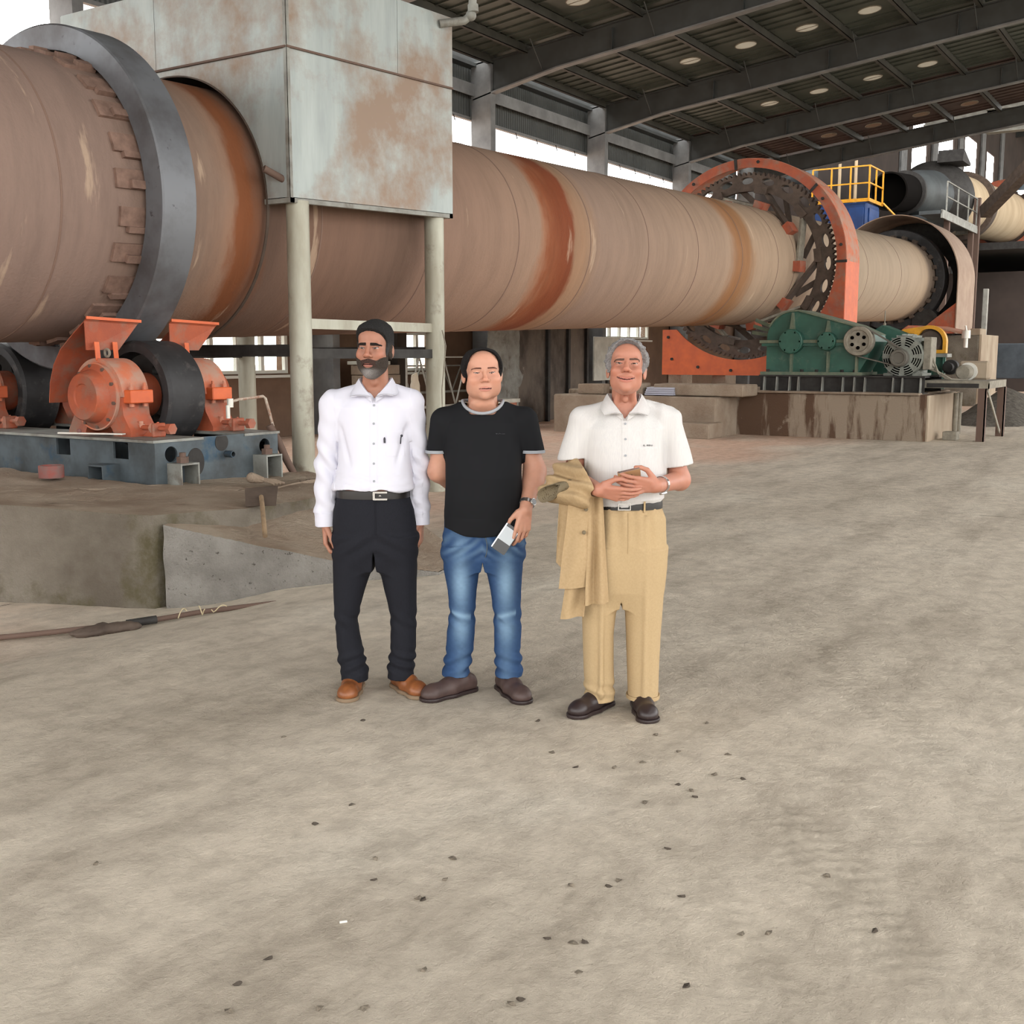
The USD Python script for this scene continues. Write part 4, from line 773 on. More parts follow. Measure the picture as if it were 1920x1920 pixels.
def stack(name, x, y, nx, nz, label):
    t = thing(name, label, 'blocks', (x, y, 0))
    for k in range(nz):
        for i in range(nx):
            o = (RNG.random(3) - 0.5) * 0.03
            obj('block', cbox(x + i * 0.41 + o[0], x + i * 0.41 + 0.39 + o[0], y + o[1], y + 0.3 + o[1], 0.2 * k, 0.2 * k + 0.19, 0.008), 'concrete_dust', t)
    return t
stk = stack('block_stack', 17.45, 14.7, 3, 7, 'stack of grey building blocks behind the left white shirted man')
obj('slab', cbox(17.4, 18.3, 14.65, 15.05, 1.4, 1.47, 0.01), 'white_board', stk); 
dk = thing('dark_post', 'dark square post beside the stack of building blocks', 'post', (18.95, 15.0, 0)); obj('shaft', box(18.78, 19.1, 14.85, 15.25, -0.1, 3.2), 'wall_dark', dk)
def lattice(x0, x1, y0, y1, z0, z1, n, label):
    t = thing('lattice_girder', label, 'girder', ((x0 + x1) / 2, y0, z0))
    q = lambda s, z: (x0 + (x1 - x0) * s, y0 + (y1 - y0) * s, z)
    obj('chord', bar(q(0, z0), q(1, z0), 0.04, 0.05), 'pale_steel', t); obj('chord', bar(q(0, z1), q(1, z1), 0.03, 0.03), 'pale_steel', t)
    for i in range(n):
        obj('diagonal', bar(q(i / n, z0), q((i + .5) / n, z1), 0.02, 0.03), 'pale_steel', t); obj('diagonal', bar(q((i + .5) / n, z1), q((i + 1) / n, z0), 0.02, 0.03), 'pale_steel', t)
    for u in (0.0, 1.0): obj('leg', bar(q(u, 0), q(u, z1), 0.03, 0.03), 'pale_steel', t)
lattice(17.6, 22.0, 13.7, 13.9, 0.55, 1.55, 5, 'zigzag lattice girder on its side, behind the two men on the left')
lattice(19.3, 22.4, 15.5, 15.5, 0.75, 1.35, 4, 'thin lattice girder standing against the back wall by the low window')
rg = thing('hanging_rag', 'pale rag hanging on the lattice girder beside the second hood leg', 'rag', (17.9, 13.5, 0.6))
rv = Polygon([(17.75, 1.2), (17.9, 1.25), (17.98, 0.9), (18.02, 0.55), (17.95, 0.3), (17.82, 0.2), (17.72, 0.3), (17.65, 0.1), (17.6, 0.25), (17.7, 0.8)])
obj('cloth', rough(finely(xz(rv, 13.66, 13.70), 0.05), 0.03, 8, 2), 'cloth_rag', rg)
dr = thing('rusty_crate', 'rusty brown crate with a pale top edge behind the man in black', 'crate', (19.9, 13.3, 0))
obj('box', cbox(19.2, 20.7, 13.1, 13.5, 0.0, 0.62, 0.02), 'orange_dusty', dr); obj('rim', box(19.15, 20.75, 13.05, 13.55, 0.58, 0.66), 'white_board', dr)

# ---------------------------------------------------------------- the taller building at the far end with the second kiln
fb = sxform('wall_far')
cols = [41.0, 47, 53, 59, 65, 71, 77, 83, 89]
far = []
obj('masonry', cat([box(40.4, 140, 15.9, 16.0, 0, 11), box(40.4, 140, 15.9, 16.0, 15.8, 20)] + [box(a, b, 15.9, 16.0, 11, 15.8) for a, b in ((40.4, 65.6), (69.3, 71.9), (76.2, 79.3), (83.6, 86.8), (90, 140))]), 'dark_wall_far', fb)
obj('end_wall', box(125, 125.5, -30, 16, 0, 18), 'dark_wall_far', fb)
obj('sheet_wall', box(40.3, 40.45, 10.9, 15.8, 9.4, 9.8), 'cladding', fb)
for x in (63.5, 70.6, 77.7, 84.9, 92.0): obj('column', box(x - 0.6, x + 0.6, 15.76, 15.88, 0, 19), 'column_paint', fb)
for x in np.arange(44, 125, 6.0): obj('roof_beam', bar((x, 16, 18.8), (x, -12, 20.0), 0.3, 0.8), 'rafter_paint', fb)
obj('roof', (np.array([[40.5, 16.2, 19.7], [125, 16.2, 19.7], [125, -14, 21.0], [40.5, -14, 21.0], [40.5, 16.2, 19.9], [125, 16.2, 19.9], [125, -14, 21.2], [40.5, -14, 21.2]]), np.array([[0, 1, 2], [0, 2, 3], [4, 6, 5], [4, 7, 6], [0, 4, 1], [1, 4, 5], [1, 5, 2], [2, 5, 6], [2, 6, 3], [3, 6, 7], [3, 7, 0], [0, 7, 4]])), 'roof_rust', fb)
for y, z in ((8.5, 13.2), (5.5, 12.6)):
    obj('crane_girder', cat([box(62, 62.6, y - 6, y + 6, z, z + 0.12), box(62, 62.6, y - 6, y + 6, z + 1.1, z + 1.2), box(62.25, 62.3, y - 6, y + 6, z, z + 1.2)]), 'pale_steel', fb)
k2 = thing('second_kiln', 'cream coloured second kiln high up at the right edge, behind the dark hood', 'kiln', (60, 11, 9))
K2O, K2D = np.array([50, 11.35, 8.05]), np.array([1, 0, 0.055]) / math.hypot(1, 0.055)
k2p = lambda s, r: [(s, r)]
obj('shell', lathe([(1.7, 1.2), (1.7, 1.32), (45, 1.32), (45, 1.2)], K2O, K2D, 72, closed=True), 'cream_shell', k2)
obj('riding_ring', lathe([(6.2, 1.3), (6.2, 1.55), (6.9, 1.55), (6.9, 1.3)], K2O, K2D, 72, closed=True), 'gear_brown', k2)
obj('girth_ring', lathe([(17.5, 1.5), (17.5, 2.0), (18.4, 2.0), (18.4, 1.5)], K2O, K2D, 72, closed=True), 'orange', k2, label='orange guard ring')
obj('ring_inner', lathe([(17.7, 1.3), (17.7, 1.5), (18.2, 1.5), (18.2, 1.3)], K2O, K2D, 72, closed=True), 'gear_brown', k2)
hd = thing('kiln_hood', 'dark grey kiln hood with a black round duct mouth, up at the right', 'hood', (49, 11.4, 8.4))
obj('hood_shell', lathe([(-0.6, 0.0), (-0.6, 1.0), (0.3, 1.52), (1.6, 1.52), (1.6, 1.25)], K2O, K2D, 48), 'steel_dark', hd)
obj('cone', lathe([(-3.6, 0.72), (-2.4, 0.95), (-0.2, 1.12), (-0.2, 0.0)], K2O, K2D, 48), 'hood_steel', hd)
obj('duct_mouth', pipe((44.6, 11.6, 7.72), (46.5, 11.45, 7.85), 0.72, 0.66, 40), 'soot', hd); obj('duct_lining', cat([pipe((44.62, 11.598, 7.72), (46.4, 11.46, 7.84), 0.665, 0.655, 40), cyl((45.0, 11.57, 7.75), (45.05, 11.57, 7.75), 0.66, 40)]), 'dark_hole', hd)
obj('duct_flange', pipe((46.3, 11.46, 7.85), (46.45, 11.45, 7.85), 0.85, 0.7, 40), 'steel_dark', hd)
obj('lower_casing', cbox(46.0, 49.5, 10.5, 12.6, 5.9, 6.95, 0.1), 'hood_steel', hd)
obj('top_box', prism(Polygon([(0, 0), (1.6, 0), (1.6, 0.1), (0.2, 0.5)]), 1.0, (49.6, 11.0, 9.4), (1, 0, 0), (0, 0, 1)), 'steel_dark', hd)
pf = thing('service_platform', 'grey steel service platform with handrails in front of the dark hood', 'platform', (47, 9.6, 6.3))
obj('deck', box(44.4, 51.0, 9.6, 10.4, 6.75, 6.88), 'hood_steel', pf); obj('deck_beam', cat([box(44.4, 51.0, 9.55, 9.62, 6.6, 6.9), box(50.9, 51.0, 9.6, 10.4, 6.6, 6.88)]), 'galvanised_dull', pf)
for x in (45.2, 47.2, 49.2, 50.9): obj('rail_post', bar((x, 9.6, 6.88), (x, 9.6, 8.0), 0.05, 0.05), 'galvanised_dull', pf)
for z in (7.45, 8.0): obj('handrail', bar((45.2, 9.6, z), (50.9, 9.6, z), 0.045, 0.045), 'galvanised_dull', pf)
for x in (46, 50.6): obj('support_leg', box(x - 0.1, x + 0.1, 9.62, 9.82, 0, 6.7), 'weld', pf)
obj('mast', box(51.3, 51.55, 9.55, 9.8, 0.0, 8.1), 'weld', pf)
cv = thing('slanting_duct', 'dark brown slanting duct crossing in front of the cream kiln', 'duct', (49, 8, 8.3))
obj('duct', bar((51.0, 9.3, 7.45), (46.6, 6.2, 9.4), 0.42, 0.48), 'gear_brown', cv)
vs = thing('preheater_base', 'dark concrete base structure under the second kiln at the right edge', 'structure', (58, 8, 0))
obj('wall', box(54, 80, 7.6, 12.5, 0.0, 5.2), 'dark_wall_far', vs); obj('slab', box(56, 70, 5.6, 7.6, 5.3, 5.7), 'pier_light', vs)
obj('column', cbox(56.2, 56.8, 5.8, 6.5, 0, 5.3, 0.02), 'pier_light', vs); obj('column', cbox(48.5, 48.7, 8.55, 8.75, 0.0, 4.2, 0.02), 'pale_steel', vs)
obj('deck', box(52, 80, 7.4, 12.6, 6.0, 6.3), 'steel_dark', vs)
for x in np.arange(54, 70, 2.2): obj('rail_post', bar((x, 7.5, 6.3), (x, 7.5, 7.4), 0.06, 0.06), 'weld', vs)
for z in (6.9, 7.4): obj('handrail', bar((54, 7.5, z), (70, 7.5, z), 0.06, 0.06), 'weld', vs)
for x in (55.5, 57.5, 59.5): obj('strut', bar((x, 7.55, 5.2), (x + 0.8, 7.55, 6.2), 0.08, 0.08), 'weld', vs)
stair = thing('spiral_stair', 'grey handrails of a stair at the right edge of the picture', 'stair', (56, 5.5, 5))
for k in range(7): obj('baluster', bar((56.5 + k * 0.7, 5.6 - k * .06, 5.7), (56.5 + k * .7, 5.6 - k * .06, 7.0), 0.05, 0.05), 'weld', stair)
for z in (6.1, 6.55, 7.0): obj('rail', bar((56.4, 5.6, z), (61.2, 5.2, z), 0.05, 0.06), 'pale_steel', stair)
_s = lambda m: (arrs(m)[0] + (0, 0.75, -0.4), arrs(m)[1])
blu = thing('blue_machine', 'bright blue machine casing behind the orange guard', 'machine', (43.2, 11.8, 5.8))
obj('casing', _s(cbox(42.3, 44.0, 11.0, 13.0, 5.9, 7.5, 0.06)), 'blue_paint', blu)
for k in range(3): obj('panel', _s(cbox(42.25, 42.3, 11.1 + k * 0.62, 11.65 + k * .62, 6.05, 7.3, 0.01)), 'blue_paint', blu)
obj('side_panel', _s(cbox(42.5, 43.8, 10.95, 11.0, 6.05, 7.3, 0.01)), 'blue_paint', blu)
obj('support', _s(box(42.4, 43.9, 11.1, 12.9, 0.0, 5.9)), 'dark_wall_far', blu)
yr_ = thing('yellow_railing', 'yellow handrails on top of the blue machine', 'railing', (43, 11.8, 7.5))
obj('kick_plate', _s(cat([box(42.2, 42.25, 10.9, 13.1, 7.5, 7.62), box(42.2, 44.1, 10.9, 10.95, 7.5, 7.62)])), 'yellow', yr_)
for x, y in ((42.2, 13.0), (42.2, 12.3), (42.2, 11.6), (42.2, 10.92), (43.1, 10.92), (44.05, 10.92)): obj('post', _s(bar((x, y, 7.5), (x, y, 8.75), 0.055, 0.055)), 'yellow', yr_)
for z in (8.15, 8.75): obj('rail', _s(cat([bar((42.2, 10.92, z), (42.2, 13.0, z), 0.05, 0.05), bar((42.2, 10.92, z), (44.05, 10.92, z), .05, .05)])), 'yellow', yr_)
obj('stair_rail', _s(bar((43.9, 10.85, 7.6), (45.4, 10.0, 6.5), 0.05, 0.06)), 'yellow', yr_)
tk = thing('grey_tank', 'small grey horizontal tank beside the yellow railing', 'tank', (42.9, 13.6, 8.2)); obj('drum', cyl((42.5, 15.2, 8.3), (43.2, 13.95, 8.3), 0.40, 24, ch=0.08), 'steel_blue', tk)
obj('stand', box(42.6, 43.1, 14.3, 14.8, 0, 7.95), 'dark_wall_far', tk)
for k, (y, lab) in enumerate(((12.25, 'pale upright pipe rising behind the yellow railing, the left one of two'), (11.65, 'pale upright pipe rising behind the yellow railing, the right one of two'))):
    obj('upright_pipe', cyl((43.0, y + 0.75, 7.1), (43.0, y + .75, 9.0), 0.06, 14), 'cream_shell', None, lab, 'pipe')
bn = thing('feed_bin', 'blue grey steel bin on legs at the right edge, above the gravel', 'bin', (45, 7, 0))
obj('body', cbox(43.8, 46.5, 5.0, 8.4, 0.75, 2.0, 0.03), 'bluish_bin', bn); obj('side', cbox(43.78, 43.8, 5.05, 5.4, 0.8, 1.95, .005), 'pale_steel', bn)
for x, y in ((43.9, 5.1), (46.4, 5.1), (43.9, 8.3)): obj('leg', box(x - 0.08, x + 0.08, y - 0.08, y + .08, 0, 0.8), 'pale_steel', bn)
gp, gn = [], 34
th = np.linspace(0, 2 * math.pi, gn, endpoint=False)
V = [np.array([30.5, 4.9, 0.85])]; Fc = []
for k, s in enumerate((0.25, 0.5, 0.75, 1.0)):
    for t in th: V.append(np.array([30.5 + 3.6 * s * math.cos(t), 4.75 + 1.25 * s * math.sin(t), 0.85 * (1 - s) - 0.02]))
for j in range(gn):
    Fc.append([0, 1 + j, 1 + (j + 1) % gn])
    for k in range(3): a, b = 1 + k * gn + j, 1 + k * gn + (j + 1) % gn; Fc += [[a, a + gn, b + gn], [a, b + gn, b]]
gpile = rough(finely((np.array(V), np.array(Fc)), 0.25), 0.08, 1.8, 5)
obj('gravel_pile', gpile, 'gravel', None, 'heap of dark grey gravel at the right edge beyond the steel table', 'gravel', kind='stuff')
gl = thing('hanging_lamp', 'bright white work lamp at the right edge beside the orange ring', 'lamp', (56, 9.2, 9)); 
N = {'e': ('emission', dict(color=(1, 0.98, 0.92), strength=25.0))}; M['lamp_on'] = usdkit.material(stage, '/World/Looks/lamp_on', N, [], surface='e.emission')
obj('bulb', trimesh.creation.icosphere(2, 0.14).apply_translation((54.0, 8.42, 8.58)), 'lamp_on', gl); obj('shade', lathe([(0.0, 0.28), (0.3, 0.1), (0.34, 0.04), (0.8, 0.03)], (54, 8.42, 8.6), (0, 0, 1), 20), 'steel_blue', gl)

# ---------------------------------------------------------------- small things on and around the foundation
sv = thing('shovel', 'rusty flat shovel lying on the concrete ramp', 'shovel', (5.7, 5.9, 0.4))
def top_z(x, y, r=0.1): return max(float(m[0][np.hypot(m[0][:, 0] - x, m[0][:, 1] - y) < r][:, 2].max(initial=-9)) for m in (body, ramp, mound))
SB = np.array([5.93, 5.98]); SH = np.array([5.60, 5.62]); B0 = np.array([*SB, top_z(*SB, 0.16) + 0.05]); e2 = np.array([*(SB - SH), B0[2] - top_z(*SH) - 0.02]); e2 /= np.linalg.norm(e2); e1 = np.cross(e2, [0, 0, 1.0]); e1 /= np.linalg.norm(e1)
bl = Polygon([(-0.12, -0.13), (0.10, -0.13), (0.13, 0.14), (-0.11, 0.12)])
obj('blade', rough(finely(prism(bl, 0.006, B0, e1, e2), 0.03), 0.012, 5, 1), 'gear_brown', sv); obj('handle', tube([B0 - e2 * 0.02 + (0, 0, 0.012), B0 - e2 * 0.16 + (0, 0, 0.02), B0 - e2 * 0.52], 0.017, 10), 'wood', sv)
ld = thing('red_lid', 'faded red round tin lying at the foot of the base frame', 'tin', (5.62, 8.2, 0.6)); obj('tin', lathe([(0, 0), (0, 0.1), (0.10, 0.1), (0.10, 0.08), (0.02, 0.08), (0.02, 0)], (5.72, 8.15, 0.60), (0, 0, 1), 28), 'red_lid', ld)
fp_ = thing('floor_pipe', 'long thin rusty pipe lying on the floor along the concrete ramp', 'pipe', (5, 5.6, 0))
obj('tube', tube([(3.4, 6.35, -0.05), (3.9, 6.02, -0.06), (4.5, 5.68, -0.06), (4.95, 5.55, -0.055), (5.35, 5.28, -0.04), (5.72, 5.07, -0.02)], 0.017, 10), 'weld', fp_)
obj('coupling', cyl((4.47, 5.70, -0.058), (4.64, 5.63, -0.055), 0.026, 12), 'steel_dark', fp_)
rw = thing('rag_lump', 'brown rag lying over the floor pipe by the corner of the foundation', 'rag', (4.45, 5.7, 0))
lm = trimesh.creation.icosphere(4, 1.0); lv = np.array(lm.vertices) * (0.21, 0.06, 0.035); c, s = math.cos(-0.5), math.sin(-0.5)
lv = np.stack([c * lv[:, 0] - s * lv[:, 1], s * lv[:, 0] + c * lv[:, 1], lv[:, 2]], 1) + (4.33, 5.72, -0.07)
obj('cloth', rough((lv, np.array(lm.faces)), 0.035, 9, 4), 'gear_brown', rw)
for k, (x, y, a) in enumerate(((4.72, 5.52, 0.3), (5.0, 5.38, 2.2), (4.85, 5.42, 1.2))):
    q = [np.array([x + t * 0.1 * math.cos(a), y + t * .1 * math.sin(a), -0.05 + 0.05 * abs(math.sin(t * 2.6 + k))]) for t in np.linspace(0, 1, 8)]
    obj('straw_strip', tube(q, 0.004, 6), 'straw', None, ['pale straw strip on the floor pipe, left one', 'pale straw strip standing up from the floor pipe, right one', 'pale straw strip lying between the two others on the floor pipe'][k], 'straw')
gl_ = thing('work_glove', 'crumpled dirty work glove on the edge of the dirt ledge', 'glove', (7.0, 6.6, 0.5))
gv_ = arrs(m3.Manifold.batch_hull([m3.Manifold.sphere(0.045, 24).translate((6.72, 6.88, 0.58)), m3.Manifold.sphere(0.03, 24).translate((6.78, 6.83, 0.56))]))
lm2 = cat([gv_] + [tube([(6.78, 6.83, 0.565), (6.80 + .02 * k, 6.78 - .01 * k, 0.55), (6.82 + .03 * k, 6.72 - .01 * k, 0.525)], [0.016, 0.015, 0.01], 10) for k in range(4)])
obj('glove', lm2, 'concrete_dust', gl_)
hs = thing('hose', 'thick dark hose hanging down the end of the base frame', 'hose', (7.7, 7.5, 0.6)); obj('tube', tube([(7.62, 7.55, 0.95), (7.68, 7.5, 0.8), (7.74, 7.46, 0.62), (7.8, 7.42, 0.48), (7.95, 7.36, 0.44)], 0.035, 12), 'weld', hs)
lv_ = thing('white_lever', 'white painted lever bar with a red knob lying on the frame at the left', 'lever', (6.2, 8.3, 0.9))
obj('bar', bar((6.1, 8.55, 0.93), (6.3, 7.95, 0.93), 0.05, 0.012), 'white_metal', lv_); obj('knob', trimesh.creation.icosphere(2, 0.02).apply_translation((6.16, 8.36, 0.95)), 'red_lid', lv_)
# pebbles and clods strewn over the ground
PB = [(2.773, 1.995), (2.262, 2.019), (2.459, 2.123), (2.508, 1.524), (2.526, 1.512), (2.522, 1.412), (2.543, 1.391), (2.631, 2.196), (3.201, 1.449), (2.917, 1.477), (4.148, 1.616), (3.922, 1.467), (3.706, 1.580), (3.660, 1.550), (4.058, 1.792), (3.881, 1.866), (2.868, 1.488), (2.806, 1.579), (2.497, 1.483), (1.906, 1.777), (2.403, 1.329), (2.209, 1.388), (2.179, 1.393), (2.932, 1.275), (2.871, 0.983), (2.935, 2.556), (2.735, 2.552), (1.779, 1.956), (2.513, 2.109), (2.634, 1.926), (3.337, 3.277), (3.679, 3.132), (3.776, 2.221), (3.689, 2.060), (3.764, 1.931), (3.523, 1.681), (3.735, 1.651), (3.901, 1.571), (2.008, 2.049), (2.184, 1.668), (1.970, 1.690), (1.878, 2.032), (2.821, 1.045), (2.501, 1.065), (4.455, 1.837), (4.209, 1.964), (4.094, 2.482), (2.493, 1.920), (2.496, 1.903), (2.131, 2.923), (3.313, 0.957), (3.045, 0.739)]      # metres on the floor
base_p = {}
for k in range(5):
    r = np.random.default_rng(50 + k); pm = m3.Manifold.hull_points(r.normal(size=(16, 3)) * (0.5, 0.42, 0.28)); base_p[k] = arrs(pm)
first = {}
for i, (px, py) in enumerate(PB):
    p = (px, py); k = i % 5; s = 0.010 + 0.008 * ((i * 37) % 10) / 10
    if i in (0, 8, 2, 5, 19): s = 0.02
    z = float(floor_z(p[0], p[1])) + 0.2 * s
    v, f = base_p[k]
    if i < 5:
        t = thing('pebble', 'x', 'pebble', (p[0], p[1], z), i * 1.3, 'small clods and pebbles scattered over the dusty floor')
        obj('clod', (v * 0.013, f), 'pebble_dark' if k in (1, 3) else 'pebble', t, smooth=False, local=True); first[k] = t
    else: t = dup(first[k], (p[0], p[1], z), i * 1.3)
    dk_ = k in (1, 3); tag(stage.GetPrimAtPath(t), 'small dark clod lying on the open dusty floor in the foreground' if dk_ else 'small pale brown pebble lying on the open dusty floor in the foreground', None, 'dark clods scattered over the floor' if dk_ else 'pale pebbles scattered over the floor')
cg = thing('cigarette_end', 'white cigarette end lying on the floor at the lower middle left', 'cigarette', (0, 0, 0)); p = (2.255, 2.019)
obj('paper', cyl((p[0], p[1], 0.012), (p[0] + 0.016, p[1] - 0.014, 0.012), 0.004, 10), 'white_metal', cg)
# ---------------------------------------------------------------- the three men: implicit bodies and clothes, polygonised with surface nets
def smin(a, b, k):
    h = np.clip(0.5 + 0.5 * (b - a) / k, 0, 1); return b + (a - b) * h - k * h * (1 - h)
def smax(a, b, k): return -smin(-a, -b, k)
def ell(c, r, R=None):
    c, r = np.array(c, float), np.array(r, float)
    def f(P):
        Q = P - c
        if R is not None: Q = Q @ R
        q = Q / r; k0 = np.sqrt((q * q).sum(1)); k1 = np.sqrt(((q / r) ** 2).sum(1)); return k0 * (k0 - 1) / np.maximum(k1, 1e-9)
    return f
def cone(a, b, ra, rb):
    """tapered capsule"""
    a, b = np.array(a, float), np.array(b, float); d = b - a; L2 = d @ d
    def f(P):
        t = np.clip(((P - a) @ d) / L2, 0, 1); q = P - a - t[:, None] * d; return np.sqrt((q * q).sum(1)) - (ra + (rb - ra) * t)
    return f
def loft(rows, p=2.3):
    """upright tube: rows (z, cx, cy, half width, half depth)"""
    T = np.array(sorted(rows), float); z = T[:, 0]
    def f(P):
        cx, cy, a, b = (np.interp(P[:, 2], z, T[:, i]) for i in (1, 2, 3, 4))
        u, v = np.abs(P[:, 0] - cx) / a, np.abs(P[:, 1] - cy) / b
        q = ((u ** p + v ** p) ** (1 / p) - 1) * np.minimum(a, b)
        return np.maximum(q, np.maximum(z[0] - P[:, 2], P[:, 2] - z[-1]))
    return f
def union(fs, k):
    def f(P):
        o = fs[0](P)
        for g in fs[1:]:
            kk = k
            if isinstance(g, tuple): g, kk = g
            o = smin(o, g(P), kk)
        return o
    return f
def nets(f, lo, hi, h, slack=1.6, B=8):
    lo, hi = np.array(lo, float), np.array(hi, float); nb = np.ceil((hi - lo) / (h * B)).astype(int); n = nb * B + 1
    ijk = np.stack(np.meshgrid(*[np.arange(k) for k in nb], indexing='ij'), -1).reshape(-1, 3)
    fc = f(lo + (ijk + 0.5) * B * h); keep = np.abs(fc) < B * h * 0.87 * slack
    G = np.empty(n, np.float32)
    Gs = np.sign(fc).reshape(nb); G[:-1, :-1, :-1] = np.kron(Gs, np.ones((B, B, B))); G[-1], G[:, -1], G[:, :, -1] = 1, 1, 1
    o = np.stack(np.meshgrid(*[np.arange(B + 1)] * 3, indexing='ij'), -1).reshape(-1, 3); kb = ijk[keep]
    for s in range(0, len(kb), 1500):
        idx = (kb[s:s + 1500, None] * B + o[None]).reshape(-1, 3); G[idx[:, 0], idx[:, 1], idx[:, 2]] = f(lo + idx * h)
    G[0], G[-1], G[:, 0], G[:, -1], G[:, :, 0], G[:, :, -1] = 1, 1, 1, 1, 1, 1
    S = G < 0
    c = [S[i:n[0] - 1 + i, j:n[1] - 1 + j, k:n[2] - 1 + k] for i in (0, 1) for j in (0, 1) for k in (0, 1)]
    cnt = sum(x.astype(np.int8) for x in c); act = np.argwhere((cnt > 0) & (cnt < 8))
    cid = np.full(n - 1, -1, np.int64); cid[tuple(act.T)] = np.arange(len(act))
    acc = np.zeros((len(act), 3)); m = np.zeros(len(act))
    C = np.array([[i, j, k] for i in (0, 1) for j in (0, 1) for k in (0, 1)])
    for a in range(8):
        for b in range(a + 1, 8):
            if np.abs(C[a] - C[b]).sum() != 1: continue
            pa, pb = act + C[a], act + C[b]; va, vb = G[tuple(pa.T)], G[tuple(pb.T)]; x = (va < 0) != (vb < 0)
            t = np.clip(va / np.where(x, va - vb, 1), 0, 1); acc += np.where(x[:, None], C[a] + (C[b] - C[a]) * t[:, None], 0); m += x
    V = lo + (act + acc / m[:, None]) * h; F = []
    for ax in range(3):
        u, w = (ax + 1) % 3, (ax + 2) % 3
        sl0 = [slice(1, -1)] * 3; sl0[ax] = slice(0, -1); sl1 = list(sl0); sl1[ax] = slice(1, None)
        A, Bv = S[tuple(sl0)], S[tuple(sl1)]; e = np.argwhere(A != Bv); off = np.array([1, 1, 1]); off[ax] = 0; e = e + off
        inside = S[tuple(e.T)]
        du, dw = np.eye(3, dtype=int)[u], np.eye(3, dtype=int)[w]
        q = np.stack([cid[tuple((e - du - dw).T)], cid[tuple((e - dw).T)], cid[tuple(e.T)], cid[tuple((e - du).T)]], 1)
        q[~inside] = q[~inside][:, ::-1]; F += [q[:, [0, 1, 2]], q[:, [0, 2, 3]]]
    return V, np.vstack(F)
def vnorm(v, f):
    n = np.zeros_like(v); c = np.cross(v[f[:, 1]] - v[f[:, 0]], v[f[:, 2]] - v[f[:, 0]])
    for k in range(3): np.add.at(n, f[:, k], c)
    return n / np.maximum(np.linalg.norm(n, axis=1), 1e-12)[:, None]
def push(vf, d):
    v, f = vf; return v + vnorm(v, f) * d(v)[:, None], f
def sstep(x, a, b): t = np.clip((x - a) / (b - a), 0, 1); return t * t * (3 - 2 * t)
def rotm(yaw, pitch, roll):
    """head turn: yaw to the viewer's right, pitch up, roll clockwise as seen; degrees"""
    a, b, c = np.radians((yaw, pitch, roll))
    Z = np.array([[math.cos(a), -math.sin(a), 0], [math.sin(a), math.cos(a), 0], [0, 0, 1]]); X = np.array([[1, 0, 0], [0, math.cos(b), -math.sin(b)], [0, math.sin(b), math.cos(b)]])
    Y = np.array([[math.cos(c), 0, math.sin(c)], [0, 1, 0], [-math.sin(c), 0, math.cos(c)]]); return Z @ Y @ X.T
tinted('skin', 0.5, subsurface_weight=0.12, subsurface_scale=0.01, subsurface_radius=(1, 0.35, 0.2), specular_ior_level=0.4)
tinted('hair_tint', 0.8, bump=0.006, bscale=300, specular_ior_level=0.25)
tinted('eye_tint', 0.15)
tinted('cloth_tint', 0.88, specular_ior_level=0.15)
mat('shirt_white', (206, 206, 218), 0.85, spec=0.2)
mat('shirt_offwhite', (202, 200, 198), 0.85, spec=0.2, var=(194, 192, 192), scale=260, stretch=(1, 1, 0.02))
mat('tee_print', (84, 86, 92), 0.8)
mat('tee_black', (23, 24, 27), 0.88, spec=0.2)
mat('trim_grey', (150, 154, 160), 0.85)
mat('trouser_black', (25, 26, 32), 0.85, spec=0.2, var=(30, 31, 38), scale=180)
mat('khaki', (176, 153, 118), 0.88, spec=0.15, var=(170, 147, 112), scale=120)
mat('jacket_cloth', (172, 148, 114), 0.88, spec=0.15, var=(164, 140, 106), scale=90)
mat('jacket_lining', (110, 98, 76), 0.8)
mat('leather_belt', (28, 25, 24), 0.4)
mat('chrome', (200, 200, 200), 0.2, 0.9)
mat('shoe_tan', (140, 84, 46), 0.42, var=(112, 64, 34), scale=14, spec=0.5)
mat('sole_tan', (128, 108, 86), 0.8)
mat('shoe_brown', (76, 58, 54), 0.55, var=(64, 48, 45), scale=20)
mat('shoe_dark', (44, 33, 33), 0.4, spec=0.5)
mat('phone_black', (16, 17, 19), 0.15)
mat('phone_screen', (176, 184, 190), 0.12)
mat('phone_gold', (182, 150, 112), 0.35, 0.5)
mat('pen_ink', (36, 38, 48), 0.4)
mat('gold_chain', (150, 104, 60), 0.35, 0.7)

